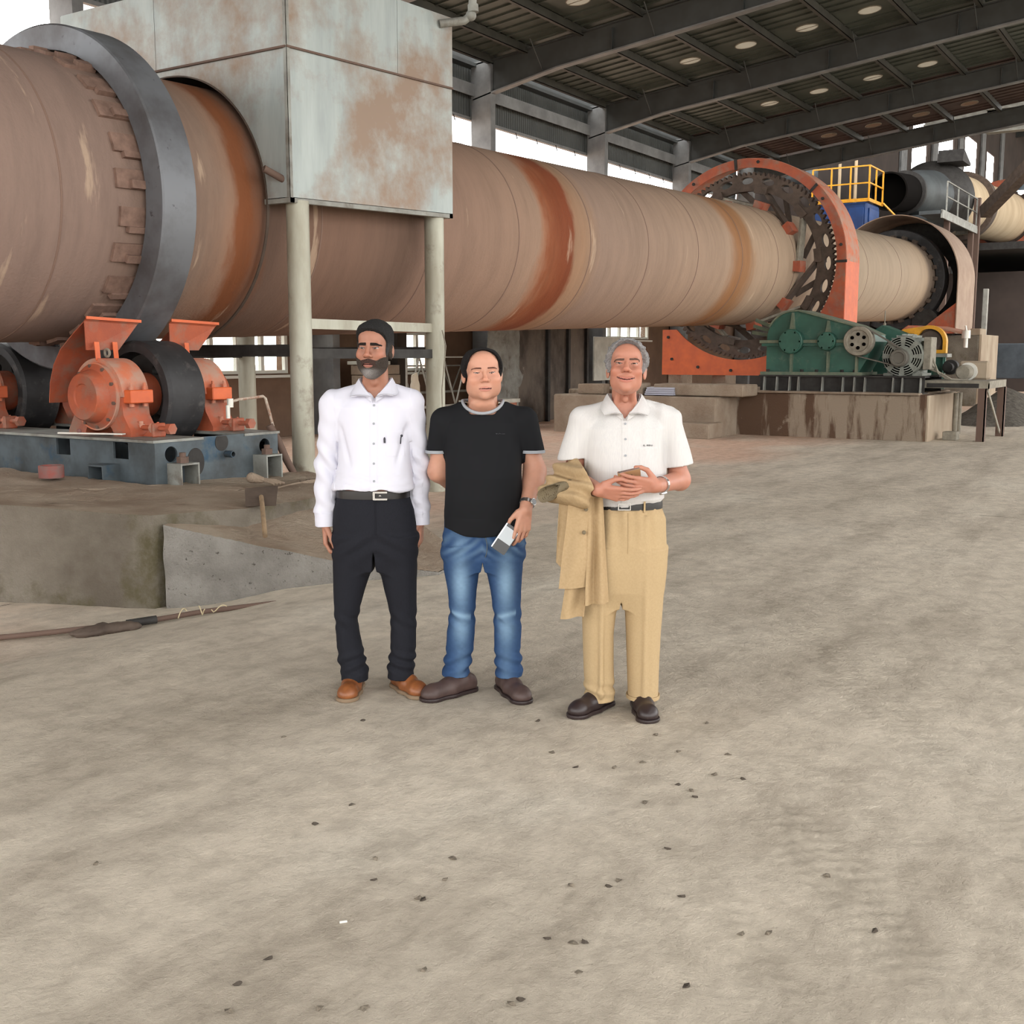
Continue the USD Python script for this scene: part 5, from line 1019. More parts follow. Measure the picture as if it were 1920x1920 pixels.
def head_sdf(p):
    """head in its own frame: eye level 0, face towards -y"""
    W, fat, jaw = p.get('w', 1.0), p.get('fat', 0.0), p.get('jaw', 1.0)
    e = lambda c, r: ell((c[0] * W, c[1], c[2]), (r[0] * W, r[1], r[2]))
    base = [ell((0, 0.018, 0.026), (0.0735 * W, 0.094, 0.082)), ell((0, -0.036, -0.035), (0.060 * W, 0.053, 0.082)), ell((0, -0.028, -0.074 * jaw), (p.get('jawx', 0.050) * W + fat, 0.055, 0.040)),
            ell((0, -0.046, 0.045), (0.058 * W, 0.044, 0.046))]
    for s in (-1, 1):
        base += [(e((s * 0.041, -0.064, -0.028), (0.021 + fat * 0.3, 0.018 + fat * .3, 0.020 + fat)), 0.03), (e((s * 0.043, -0.022, -0.062), (0.018 + fat * 0.45, 0.026 + fat, 0.028 + fat * .6)), 0.03)]
    base += [(ell((0, -0.074, -0.100 * jaw), (0.021, 0.017, 0.017)), 0.016), (ell((0, -0.068, -0.07), (0.033, 0.022, 0.026)), 0.014)]
    f0 = union(base, 0.022)
    brow = cone((-0.040 * W, -0.078, 0.017), (0.040 * W, -0.078, 0.017), 0.0095, 0.0095)
    nose = union([cone((0, -0.087, 0.010), (0, -0.1115, -0.028), 0.0075, 0.0105), (ell((0, -0.112, -0.031), (0.0125, 0.0105, 0.0095)), 0.006), (ell((-0.0145, -0.1, -0.034), (0.0075, 0.010, 0.0075)), 0.006), (ell((0.0145, -0.1, -0.034), (0.0075, 0.010, 0.0075)), 0.006)], 0.006)
    op = p.get('open', 0.0045); es = 0.0315 * W; sm = p.get('smile', 0.0)
    mw = 0.025 + 0.012 * sm; mz = -0.070
    def mouth_z(x): return mz + sm * 12.0 * x * x
    def f(P):
        o = f0(P); o = smin(o, brow(P), 0.012)
        for s in (-1, 1):
            o = smax(o, -ell((s * es, -0.098, -0.001), (0.0205, 0.0155, 0.0125))(P), 0.008)
        o = smin(o, nose(P), 0.009)
        for s in (-1, 1):
            c = np.array((s * es, -0.0755, -0.001)); d = np.sqrt(((P - c) ** 2).sum(1)) - 0.0137
            zz = P[:, 2] - c[2] - 0.12 * s * (P[:, 0] - c[0]); lid = np.maximum(d, -(np.maximum(zz - op, -(zz + op * 0.8))))
            o = smin(o, lid, 0.0025)
            if sm: o = smin(o, ell((s * 0.040 * W, -0.074, -0.031), (0.021, 0.016, 0.014))(P), 0.012)
        Q = P.copy(); Q[:, 2] = P[:, 2] - sm * 12.0 * P[:, 0] ** 2
        o = smin(o, ell((0, -0.0885, mz + 0.0045), (mw, 0.0085, 0.0048))(Q), 0.004); o = smin(o, ell((0, -0.0880, mz - 0.0052), (mw * 0.86, 0.0085, 0.0058))(Q), 0.004)
        o = smax(o, -ell((0, -0.1, mz), (mw * 1.02, 0.010, 0.0011))(Q), 0.002)
        if sm:
            for s in (-1, 1):   # smile folds from nose to mouth corner
                o = smax(o, -cone((s * 0.021, -0.106, -0.036), (s * 0.043, -0.090, -0.070), 0.0045, 0.005)(P), 0.006)
        for s in (-1, 1):
            R = rotm(-s * 22, 0, 0); ear = ell((s * 0.077 * W, 0.012, -0.012), (0.0065, 0.0185, 0.031), R)(P)
            ear = smax(ear, -ell((s * 0.0845 * W, 0.007, -0.010), (0.006, 0.0095, 0.017), R)(P), 0.004); o = smin(o, ear, 0.006)
            o = smax(o, -ell((s * 0.0075, -0.1085, -0.0425), (0.0038, 0.0045, 0.003))(P), 0.002)
        return o
    return f
def hand_sdf(wrist, f, n, thumb, curl, spread=0.05, size=1.0, tcurl=0.5, tup=0.55):
    """wrist point, finger direction f, palm normal n (the way the fingers curl), thumb side; curl: three bends per finger in degrees"""
    f = np.array(f, float); f /= np.linalg.norm(f); n = np.array(n, float); n -= f * (n @ f); n /= np.linalg.norm(n); t = np.array(thumb, float); t -= f * (t @ f) + n * (t @ n); t /= np.linalg.norm(t)
    w = np.array(wrist, float); s = size; fs = []
    spec = [(0.030, 0.092, (0.042, 0.026, 0.020), 0.0090), (0.010, 0.096, (0.046, 0.029, 0.021), 0.0093), (-0.011, 0.092, (0.042, 0.027, 0.020), 0.0088), (-0.030, 0.084, (0.034, 0.020, 0.017), 0.0078)]
    pk = []
    for i, (x, L, seg, r) in enumerate(spec):
        k = w + f * L * s + t * x * s; pk.append(cone(w + f * 0.012 * s + t * x * 0.62 * s, k, 0.0145 * s, 0.0108 * s))
    palm = union(pk + [ell(w + f * 0.05 * s + n * 0.004, (0.034 * s, 0.034 * s, 0.034 * s))] if False else pk, 0.012); out = [(palm, 0.01)]
    for i, (x, L, seg, r) in enumerate(spec):
        c = curl[i] if np.ndim(curl[0]) else curl
        p = w + f * L * s + t * x * s; a = 0.0; ch = []
        for j, sl in enumerate(seg):
            a += math.radians(c[j]); d = (f + t * spread * (1.5 - i) * 0.6) * math.cos(a) + n * math.sin(a); d /= np.linalg.norm(d); q = p + d * sl * s
            ch.append((cone(p, q, r * s * (1 - 0.06 * j), r * s * (0.94 - 0.08 * j)), 0.002)); p = q
        g = ch[0][0]
        out.append((union([ch[0][0], ch[1], ch[2]], 0.002), 0.004))
    b = w + f * 0.028 * s + t * 0.030 * s + n * 0.008; d1 = f * 0.62 + t * tup + n * 0.35; d1 /= np.linalg.norm(d1); m_ = b + d1 * 0.042 * s; d2 = f * 0.85 + t * (0.3 * (1 - tcurl)) + n * 0.5 * tcurl; d2 /= np.linalg.norm(d2)
    q = m_ + d2 * 0.030 * s; d3 = f * 0.9 + n * 0.5 * tcurl - t * 0.1; d3 /= np.linalg.norm(d3)
    out.append((union([cone(b - f * 0.01, m_, 0.0145 * s, 0.0108 * s), (cone(m_, q, 0.0108 * s, 0.0098 * s), 0.003), (cone(q, q + d3 * 0.024 * s, 0.0098 * s, 0.0082 * s), 0.003)], 0.004), 0.008))
    return out
def person(name, label, G, xc):
    g = np.array([math.cos(YAW), math.sin(YAW), 0]); loc = G * g + G * (xc - 960) / 2110 * RGT
    t = thing(name, label, 'person', loc, YAW - math.pi / 2); return t
def head_place(p):
    R = rotm(*p['turn']); o = np.array(p['eye'], float); piv = np.array((0, 0.03, -0.06)); sc = p.get('scale', 1.0)
    to_local = lambda P: (((P - o) - 0) @ R) / sc           # world -> head frame
    to_world = lambda Q: (Q * sc) @ R.T + o
    return to_local, to_world, sc
def build_head_bits(t, p):
    """eyes, hair, beard, brows: parts that sit on the head"""
    L, Wd, sc = head_place(p); H = head_sdf(p); W = p.get('w', 1.0); es = 0.0315 * W
    for s in (-1, 1):
        ic = trimesh.creation.icosphere(4, 0.0125); v = np.array(ic.vertices); look = np.array((0.0, -1, 0.0)); d = v @ look / 0.0125; ang = np.degrees(np.arccos(np.clip(d, -1, 1)))
        col = np.where((ang < 11)[:, None], lin(8, 6, 6), np.where((ang < 27)[:, None], lin(*p['iris']), lin(150, 134, 126)))
        obj('eye', (Wd(v + (s * es, -0.0755, -0.001)), np.array(ic.faces)), 'eye_tint', t, col=col, local=True)
    def region(fn, lo, hi, name, colour, h=0.0022, mat_='hair_tint'):
        v, f = nets(fn, lo, hi, h * 1.0, 2.0); 
        if len(f): obj(name, (Wd(v), f), mat_, t, col=colour(v), local=True)
    hair = p['hair']
    def hf(P):
        base = H0(P) - hair['thick'](P); return np.maximum(base, hair['cut'](P))
    H0 = union([ell((0, 0.018, 0.026), (0.0735 * W, 0.094, 0.082)), ell((0, -0.046, 0.045), (0.058 * W, 0.044, 0.046)), ell((0, -0.036, -0.035), (0.060 * W, 0.053, 0.082))], 0.022)
    region(hf, (-0.11, -0.13, -0.12), (0.11, 0.14, 0.15), 'hair', hair['col'], 0.0026)
    if 'beard' in p:
        b = p['beard']; region(lambda P: np.maximum(H(P) - b['thick'](P), b['cut'](P)), (-0.1, -0.14, -0.16), (0.1, 0.06, 0.02), 'beard', b['col'], 0.0022)
        region(lambda P: np.maximum(H(P) - 0.004, b['mcut'](P)), (-0.06, -0.14, -0.1), (0.06, -0.05, -0.02), 'moustache', b['mcol'], 0.0018)
    bz, bt, bs = p.get('brow', (0.0165, 0.0052, 0.0))
    def bf(P):
        x = np.abs(P[:, 0]) - es - 0.001; zc = bz + bs * (np.abs(P[:, 0]) - es) - 9.0 * np.clip(np.abs(P[:, 0]) - es, 0, 1) ** 2 * 1.2 + p.get('browtilt', 0) * P[:, 0]
        return np.maximum(H(P) - 0.0022, np.maximum(np.abs(P[:, 2] - zc) - bt * (1 - 0.55 * sstep(x, 0.0, 0.024)), np.abs(x) - 0.0215) * 0.9)
    region(bf, (-0.065, -0.125, -0.005), (0.065, -0.03, 0.045), 'eyebrows', lambda v: np.tile(lin(*p['browcol']), (len(v), 1)) * (0.8 + 0.4 * meshkit.noise(v * 400))[:, None], 0.0018)
def skin_col(p, P):
    """skin tone with redder lips, nose and cheeks and a dark lash line; colours of the face itself"""
    L, Wd, sc = head_place(p); Q = L(P); W = p.get('w', 1.0); es = 0.0315 * W
    base = np.array(lin(*p['skin'])); c = np.tile(base, (len(P), 1)) * (0.93 + 0.14 * meshkit.fbm(P * 60, 3))[:, None]
    face = Q[:, 1] < -0.03
    red = np.array((1.08, 0.86, 0.82))
    for c0, r in (((0.042, -0.07, -0.03), 0.022), ((-0.042, -0.07, -0.03), 0.022), ((0, -0.112, -0.03), 0.014)):
        w = np.exp(-((Q - c0) ** 2).sum(1) / r ** 2)[:, None] * 0.8; c = c * (1 + w * (red - 1))
    sm = p.get('smile', 0.0); mz = Q[:, 2] + 0.070 - sm * 12 * Q[:, 0] ** 2; mw = 0.026 + 0.012 * sm
    lip = (np.abs(Q[:, 0]) < mw) & (Q[:, 1] < -0.085) & (mz > -0.0115 * np.sqrt(np.clip(1 - (Q[:, 0] / mw) ** 2, 0, 1))) & (mz < 0.0095 * np.sqrt(np.clip(1 - (Q[:, 0] / mw) ** 2, 0, 1)))
    c = np.where(lip[:, None], 0.45 * c + 0.55 * np.array(lin(*p.get('lips', (168, 96, 88)))), c)
    slit = (np.abs(Q[:, 0]) < mw * 1.05) & (Q[:, 1] < -0.08) & (np.abs(mz) < 0.0023); c = np.where(slit[:, None], np.array(lin(62, 30, 28)), c)
    op = p.get('open', 0.0045)
    for s in (-1, 1):
        dx = Q[:, 0] - s * es; dz = Q[:, 2] + 0.001 - 0.12 * s * dx; r = np.sqrt(dx ** 2 + (Q[:, 1] + 0.0755) ** 2 + (Q[:, 2] + .001) ** 2)
        lash = (r < 0.0165) & (np.abs(dx) < 0.0145) & (dz > op * 0.55) & (dz < op + 0.0024) & (Q[:, 1] < -0.075); c = np.where(lash[:, None], np.array(lin(44, 28, 24)), c)
        nz = np.sqrt((Q[:, 0] - s * 0.0075) ** 2 + (Q[:, 1] + 0.108) ** 2 * 0.5 + (Q[:, 2] + 0.0425) ** 2) < 0.005; c = np.where(nz[:, None], c * 0.35, c)
        bag = np.exp(-((Q - (s * es, -0.085, -0.016)) ** 2).sum(1) / 0.011 ** 2)[:, None] * p.get('bags', 0.15); c = c * (1 - bag)
    if 'stubble' in p:
        w = (sstep(-Q[:, 2], 0.045, 0.065) * sstep(-Q[:, 1], 0.02, 0.04) * (Q[:, 2] > -0.13) * (1 - lip))[:, None] * p['stubble']; c = c * (1 - w * np.array((0.35, 0.28, 0.24)))
    return np.clip(c, 0, 1)
def make_body(t, p, extra, lo, hi, h=0.0032):
    L, Wd, sc = head_place(p); H = head_sdf(p); hc = np.array(p['eye']) + (0, 0.0, -0.01)
    rest = union(extra, 0.03)
    def f(P):
        o = rest(P); d = np.sqrt(((P - hc) ** 2).sum(1)); m = d < 0.22
        if m.any():
            hv = np.full(len(P), 9.0); hv[m] = H(L(P[m])) * sc
            o = np.where(m, smin(o, hv, 0.018), o)
        return o
    v, f_ = nets(f, lo, hi, h, 1.5)
    return obj('body', (v, f_), 'skin', t, col=skin_col(p, v), local=True)
def garment(t, name, f, lo, hi, h, mat_, disp=None, col=None, smooth=True, parent=None, label=None):
    v, fc = nets(f, lo, hi, h, 2.2)
    if disp is not None: v, fc = push((v, fc), disp)
    obj(name, (v, fc), mat_, parent or t, col=None if col is None else col(v, vnorm(v, fc)), smooth=True, local=True, label=label); return v, fc
def front_y(mesh, x, z):
    v = mesh[0]; d = (v[:, 0] - x) ** 2 + (v[:, 2] - z) ** 2 + np.where(v[:, 1] > 0.0, 9, 0); k = np.argsort(d)[:6]; return float(v[k, 1].min())
def collar_leaf(I, O, th=0.004, bulge=0.006):
    I, O = np.array(I, float), np.array(O, float)
    from scipy.interpolate import make_interp_spline
    def res(P, n=28):
        s = np.linspace(0, 1, len(P)); return make_interp_spline(s, P, k=min(3, len(P) - 1))(np.linspace(0, 1, n))
    a, b = res(I), res(O); n, m = len(a), 7; V = []
    for j in range(m):
        u = j / (m - 1); q = a * (1 - u) + b * u; cen = q.mean(0); V.append(q + (np.sin(u * math.pi) * bulge) * np.array((0, -0.6, 0.8)))
    V = np.array(V).reshape(-1, 3); F = []
    for j in range(m - 1):
        for i in range(n - 1):
            q = j * n + i; F += [[q, q + 1, q + n + 1], [q, q + n + 1, q + n]]
    F = np.array(F); N = vnorm(V, F); V2 = np.vstack([V + N * th / 2, V - N * th / 2]); k = len(V); F2 = [F, F[:, ::-1] + k]
    rim = [j * n for j in range(m)][::-1] + list(range(n)) + [j * n + n - 1 for j in range(m)] + [(m - 1) * n + i for i in range(n)][::-1]
    E = []
    for a_, b_ in zip(rim, rim[1:] + rim[:1]):
        if a_ != b_: E += [[a_, b_, b_ + k], [a_, b_ + k, a_ + k]]
    return V2, np.vstack(F2 + [np.array(E)])
def shoe(t, heel, toe, w, mat_, sole, hgt=0.075, name='shoe', laces=False, open_top=True):
    """a slip-on shoe from heel to toe on the floor"""
    h, o = np.array((*heel, 0.0)), np.array((*toe, 0.0)); d = (o - h) / np.linalg.norm(o - h); sd = np.array((-d[1], d[0], 0)); L = np.linalg.norm(o - h)
    pts = lambda s, q, z: h + d * L * s + sd * q + np.array((0, 0, z))
    f = union([cone(pts(0.06, 0, 0.036), pts(0.45, 0, 0.04), w * 0.36, w * 0.40), (cone(pts(0.5, 0, 0.034), pts(0.80, 0.002, 0.034), w * 0.44, w * 0.44), 0.03), (ell(pts(0.88, 0, 0.030), (w * 0.42, w * 0.42, 0.030)), 0.03), (cone(pts(0.08, 0, 0.06), pts(0.16, 0, hgt), w * 0.30, w * 0.30), 0.03), (cone(pts(0.2, 0, hgt - .01), pts(0.5, 0, 0.052), w * 0.30, w * 0.33), 0.03)], 0.03)
    up = lambda P: np.maximum(smax(f(P), 0.014 - P[:, 2], 0.006), P[:, 2] - hgt - 0.02)
    lo = np.minimum(h, o) - (0.07, 0.07, 0.02); hi = np.maximum(h, o) + (0.07, 0.07, 0.14)
    sg = obj(name, nets(up, lo, hi, 0.0035, 2.0), mat_, t, smooth=True, local=True)
    F2 = lambda P: np.maximum(f(np.stack([P[:, 0], P[:, 1], np.full(len(P), 0.03)], 1)) - 0.006, np.abs(P[:, 2] - 0.009) - 0.009)
    obj('sole', nets(F2, lo, hi, 0.004, 2.0), sole, sg, smooth=40, local=True)
    if open_top:   # apron seam
        q = [pts(0.52 + 0.36 * math.sin(a), w * 0.30 * math.cos(a), 0.066 - 0.012 * math.sin(a)) for a in np.linspace(0, math.pi, 15)]
        obj('seam', tube(q, 0.003, 6), 'shoe_dark', sg, local=True)
    if laces:
        for k in (0.42, 0.5, 0.58): obj('lace', tube([pts(k, -0.018, 0.075 - 0.02 * (k - 0.42) / 0.16), pts(k, 0, 0.086 - 0.022 * (k - 0.42) / .16), pts(k + 0.02, 0.018, 0.075 - .02 * (k - 0.42) / .16)], 0.003, 6), 'leather_belt', sg, local=True)
    return sg
def fold(P, sc, amp, seed): return (meshkit.fbm(P * np.array(sc), 3, seed) - 0.5) * 2 * amp
def ringz(rows, z0, z1, t, p=2.3, off=0.004, n=72):
    """band around an upright loft between two heights"""
    T = np.array(sorted(rows), float); V = []
    a_ = np.linspace(0, 2 * math.pi, n, endpoint=False)
    for z, o in ((z0, 0), (z0, off), ((z0 + z1) / 2, off * 1.15), (z1, off), (z1, 0)):
        cx, cy, a, b = (np.interp(z, T[:, 0], T[:, i]) for i in (1, 2, 3, 4)); c, s = np.cos(a_), np.sin(a_); r = (np.abs(c) ** p + np.abs(s) ** p) ** (-1 / p)
        V.append(np.stack([cx + (a + o) * r * c, cy + (b + o) * r * s, np.full(n, z)], 1))
    m = len(V); V = np.vstack(V); F = []
    for j in range(m):
        k = np.arange(n); k2 = (k + 1) % n; A, B_ = j * n, ((j + 1) % m) * n; F += [np.stack([A + k, A + k2, B_ + k2], 1), np.stack([A + k, B_ + k2, B_ + k], 1)]
    return V, np.vstack(F)
def skull_grid(P): return P
# ================================================================ man in the white shirt with the grey beard
T1 = person('person', 'man with a grey beard in a white long sleeved shirt and black trousers', 5.22, 706)
p = dict(eye=(0.003, -0.045, 1.628), turn=(-11, 1, 1), scale=1.04, w=0.95, skin=(158, 110, 90), iris=(60, 38, 28), open=0.0028, brow=(0.0165, 0.0062, -0.02), browcol=(34, 26, 22), bags=0.22, lips=(160, 98, 92))
def thick1(P): return 0.007 + 0.013 * sstep(P[:, 2], 0.03, 0.10) + 0.006 * (meshkit.fbm(P * 130, 3) - 0.5)
def cut1(P):
    x, y, z = np.abs(P[:, 0]), P[:, 1], P[:, 2]
    line = z + 0.94 * y + 0.004 - 0.10 * np.clip(x - 0.045, 0, 1) + 0.006 * (meshkit.noise(P * 160) - 0.5)
    side = np.maximum(np.maximum(-(x - 0.055), np.abs(y + 0.012) - 0.018), -(z + 0.030)); return np.minimum(np.maximum(-line, -(z + 0.022)), side)
p['hair'] = dict(thick=thick1, cut=cut1, col=lambda v: np.tile(lin(34, 33, 33), (len(v), 1)) * (0.7 + 0.7 * meshkit.fbm(v * 240, 3))[:, None] + (sstep(0.05 - v[:, 2], 0.0, 0.07) * 0.030)[:, None])
def bt(P): return 0.003 + 0.010 * np.exp(-((P[:, 0] / 0.034) ** 2)) * sstep(-P[:, 2], 0.08, 0.105) + 0.002 * meshkit.fbm(P * 300, 2)
def bc(P):
    x, y, z = np.abs(P[:, 0]), P[:, 1], P[:, 2]
    zc = -0.050 - 0.10 * x + 0.65 * np.clip(x - 0.036, 0, 1) + 0.05 * sstep(y, -0.035, 0.0) + 0.003 * (meshkit.noise(P * 240) - .5)
    lip = 1 - np.sqrt((x / 0.0235) ** 2 + ((z + 0.0725) / 0.0125) ** 2); return np.maximum(np.maximum(np.maximum(z - zc, y - 0.008), -(z + 0.135)), np.where((z > -0.0725) & (x < 0.03), 0.01, lip * 0.012))
def bcol(v):
    g = np.exp(-((v[:, 0] / 0.036) ** 2)) * sstep(-v[:, 2], 0.082, 0.1); return np.clip((np.array(lin(62, 54, 48)) * (1 - g[:, None]) + np.array(lin(136, 132, 130)) * g[:, None]) * (0.65 + 0.7 * meshkit.fbm(v * 260, 3))[:, None], 0, 1)
def mc(P):
    x, z = np.abs(P[:, 0]), P[:, 2]; top, bot = -0.0450 - 0.25 * x, -0.0655 - np.clip(x - 0.016, 0, 1) * 1.3; return np.maximum(np.maximum(np.maximum(z - top, bot - z), x - 0.036), P[:, 1] + 0.05)
p['beard'] = dict(thick=bt, cut=bc, col=bcol, mcut=mc, mcol=lambda v: np.tile(lin(66, 48, 42), (len(v), 1)) * (0.7 + 0.6 * meshkit.fbm(v * 260, 3))[:, None])
handL1 = hand_sdf((-0.247, 0.0, 0.815), (0.02, -0.10, -1), (1, 0.1, 0), (0, -1, 0), [(28, 42, 25), (30, 45, 28), (34, 46, 28), (38, 48, 28)], tup=0.35, size=0.98)
handR1 = hand_sdf((0.193, 0.05, 0.815), (0.0, -0.08, -1), (-1, 0.1, 0), (0, -1, 0), (28, 42, 25), tup=0.35, size=0.98)
make_body(T1, p, [loft([(0.95, -.02, 0, .15, .1), (1.2, 0, 0, .145, .1), (1.36, 0, .01, .17, .085), (1.43, 0, .015, .08, .06)]), cone((0, 0.018, 1.40), (0.002, -0.005, 1.56), 0.058, 0.055), cone((-0.055, 0.0, 1.405), (-0.02, -0.04, 1.52), 0.02, 0.022), cone((0.055, 0.0, 1.405), (0.02, -0.04, 1.52), 0.02, 0.022), (ell((0.0, -0.052, 1.475), (0.013, 0.014, 0.016)), 0.012),
             cone((-0.185, .01, 1.35), (-0.23, .03, 1.09), .045, .042), cone((-0.23, .03, 1.09), (-0.247, 0, .82), .042, .028), cone((0.15, .01, 1.35), (0.183, .055, 1.09), .045, .042), cone((0.183, .055, 1.09), (0.193, .05, .82), .042, .028)] + handL1 + handR1,
          (-0.34, -0.2, 0.60), (0.30, 0.2, 1.78), 0.003)
build_head_bits(T1, p)
bodyrows = [(0.950, -0.021, 0.005, 0.168, 0.118), (0.965, -0.021, 0.003, 0.178, 0.128), (0.985, -0.020, 0.0, 0.190, 0.140), (1.02, -0.016, 0.0, 0.184, 0.138), (1.10, -0.010, 0.0, 0.168, 0.128), (1.20, -0.008, 0.005, 0.165, 0.122), (1.30, -0.010, 0.01, 0.175, 0.112), (1.36, -0.012, 0.012, 0.178, 0.095), (1.40, -0.01, 0.015, 0.14, 0.082), (1.435, -0.005, 0.018, 0.08, 0.07)]
torso1 = union([loft(bodyrows, 2.4), cone((-0.05, 0.02, 1.43), (-0.190, 0.012, 1.378), 0.045, 0.058), (cone((0.05, 0.02, 1.43), (0.158, 0.012, 1.378), 0.045, 0.058), 0.03)], 0.03)
sleeves1 = union([cone((-0.198, 0.012, 1.37), (-0.230, 0.03, 1.09), 0.064, 0.060), (cone((-0.230, 0.03, 1.09), (-0.2475, 0.0, 0.865), 0.060, 0.046), 0.01), (cone((-0.2475, 0.0, 0.86), (-0.2485, 0.0, 0.78), 0.043, 0.041), 0.004),
            cone((0.160, 0.012, 1.37), (0.183, 0.055, 1.09), 0.064, 0.058), (cone((0.183, 0.055, 1.09), (0.192, 0.05, 0.865), 0.058, 0.046), 0.01), (cone((0.192, 0.05, 0.86), (0.193, 0.05, 0.78), 0.042, 0.040), 0.004)], 0.004)
def shirt1(P):
    x, y, z = P[:, 0], P[:, 1], P[:, 2]; o = np.maximum(torso1(P), 0.983 + 0.006 * np.sin(x * 40) - z)
    o = smax(o, -(np.sqrt((x / 1.0) ** 2 + (y - 0.008) ** 2) - 0.064 - 0.5 * np.clip(z - 1.44, 0, 1) + np.clip(1.425 - z, 0, 1) * 2.0), 0.006)
    vv = np.maximum(np.abs(x - 0.001) - np.clip((z - 1.393) * 0.62, -1, 0.07), y + 0.01); o = smax(o, -vv, 0.003)
    return smin(o, np.maximum(sleeves1(P), 0.806 - z), np.where(z > 1.2, 0.02, 0.004))
def fold1(v):
    x, y, z = v.T; d = fold(v, (7, 5, 4), 0.009, 1)
    d += fold(v, (9, 7, 26), 0.009, 5) * sstep(1.10 - z, 0, 0.1) * (np.abs(x) < 0.21)
    for s, cx in ((-1, -0.15), (1, 0.14)):     # pulls from the armpit down the side
        d -= 0.010 * np.exp(-((x - cx - s * 0.02 * 0 - (1.25 - z) * -s * 0.25) / 0.012) ** 2) * sstep(z, 1.08, 1.15) * sstep(1.30 - z, 0, 0.05)
    sl = (np.abs(x + 0.01) > 0.175); d += np.where(sl, 0.0085 * np.sin(z * 62 + x * 60 + 3 * meshkit.noise(v * 7)) * (0.25 + 0.75 * np.exp(-((z - 1.09) / 0.08) ** 2 ) + 0.5 * np.exp(-((z - 0.9) / 0.05) ** 2)), 0) * (z > 0.87)
    pk = (np.abs(x - 0.001) < 0.016) & (y < 0) & (z < 1.40); d += np.where(pk, 0.0022, 0)
    po = (x > 0.055) & (x < 0.135) & (y < 0) & (z > 1.14) & (z < 1.255); return d + np.where(po, 0.0016, 0)
S1 = garment(T1, 'shirt', shirt1, (-0.34, -0.2, 0.78), (0.29, 0.2, 1.52), 0.0042, 'shirt_white', fold1, label='white long sleeved shirt')
for s in (-1, 1):
    I = [(0, 0.085, 1.475), (s * 0.05, 0.062, 1.487), (s * 0.073, 0.012, 1.495), (s * 0.060, -0.042, 1.466), (s * 0.012 + 0.001, -0.096, 1.412)]
    O = [(0, 0.098, 1.445), (s * 0.062, 0.075, 1.447), (s * 0.098, 0.012, 1.443), (s * 0.108, -0.055, 1.424), (s * 0.098 - (0.006 if s < 0 else 0.016), -0.098, 1.412 if s < 0 else 1.418)]
    obj('collar', collar_leaf(I, O), 'shirt_white', T1, local=True, smooth=True)
    I2 = [(0, 0.08, 1.478), (s * 0.047, 0.058, 1.488), (s * 0.069, 0.012, 1.494), (s * 0.056, -0.04, 1.466), (s * 0.010 + .001, -0.094, 1.41)]; O2 = [(0, 0.078, 1.43), (s * 0.05, 0.055, 1.425), (s * 0.068, 0.01, 1.42), (s * 0.05, -0.05, 1.41), (s * 0.006 + .001, -0.092, 1.385)]
    obj('collar_stand', collar_leaf(I2, O2, 0.003, 0), 'shirt_white', T1, local=True, smooth=True)
for z in (1.372, 1.29, 1.20, 1.11, 1.03): obj('button', cyl((0.001, front_y(S1, 0.001, z) + 0.001, z), (0.001, front_y(S1, 0.001, z) - 0.0025, z), 0.0055, 12), 'trim_grey', T1, local=True)
for cx, cy, m in ((-0.248, 0.0, 0.0425), (0.1927, 0.05, 0.0415)):
    obj('cuff', ringz([(0.79, cx, cy, m, m), (0.88, cx, cy, m + 0.001, m + .001)], 0.806, 0.862, 0, 2.0, 0.004, 40), 'shirt_white', T1, local=True)
belt1 = [(0.90, -0.021, 0.005, 0.168, 0.120), (0.985, -0.021, 0.005, 0.166, 0.119)]
trow = union([loft([(0.60, -0.015, 0.0, 0.10, 0.09), (0.66, -0.015, 0.0, 0.17, 0.11), (0.72, -0.016, 0.0, 0.192, 0.122), (0.80, -0.016, 0.002, 0.195, 0.130), (0.88, -0.019, 0.004, 0.188, 0.127), (0.945, -0.021, 0.005, 0.170, 0.121), (0.972, -0.021, 0.005, 0.167, 0.119)], 2.3)], 0.02)
legL = loft([(0.058, -0.124, 0.012, 0.064, 0.075), (0.10, -0.124, 0.014, 0.066, 0.076), (0.16, -0.137, 0.015, 0.063, 0.068), (0.25, -0.149, 0.012, 0.058, 0.064), (0.34, -0.157, 0.005, 0.053, 0.066), (0.42, -0.151, 0.0, 0.062, 0.074), (0.50, -0.140, 0.0, 0.074, 0.082), (0.62, -0.122, 0.0, 0.094, 0.098), (0.76, -0.108, 0.0, 0.102, 0.115)], 2.2)
legR = loft([(0.066, 0.094, 0.022, 0.064, 0.075), (0.12, 0.096, 0.02, 0.064, 0.072), (0.20, 0.108, 0.018, 0.060, 0.066), (0.34, 0.112, 0.01, 0.060, 0.066), (0.42, 0.108, 0.005, 0.066, 0.072), (0.50, 0.101, 0.002, 0.076, 0.082), (0.62, 0.092, 0.0, 0.090, 0.098), (0.76, 0.080, 0.0, 0.100, 0.115)], 2.2)
def tr1(P):
    leg = smin(legL(P), legR(P), 0.006); o = smin(leg, trow(P), 0.035); slit = np.maximum(np.abs(P[:, 0] + 0.012) - np.clip((0.70 - P[:, 2]) * 0.12, -1, 0.012), P[:, 2] - 0.70); return smax(o, -slit, 0.006)
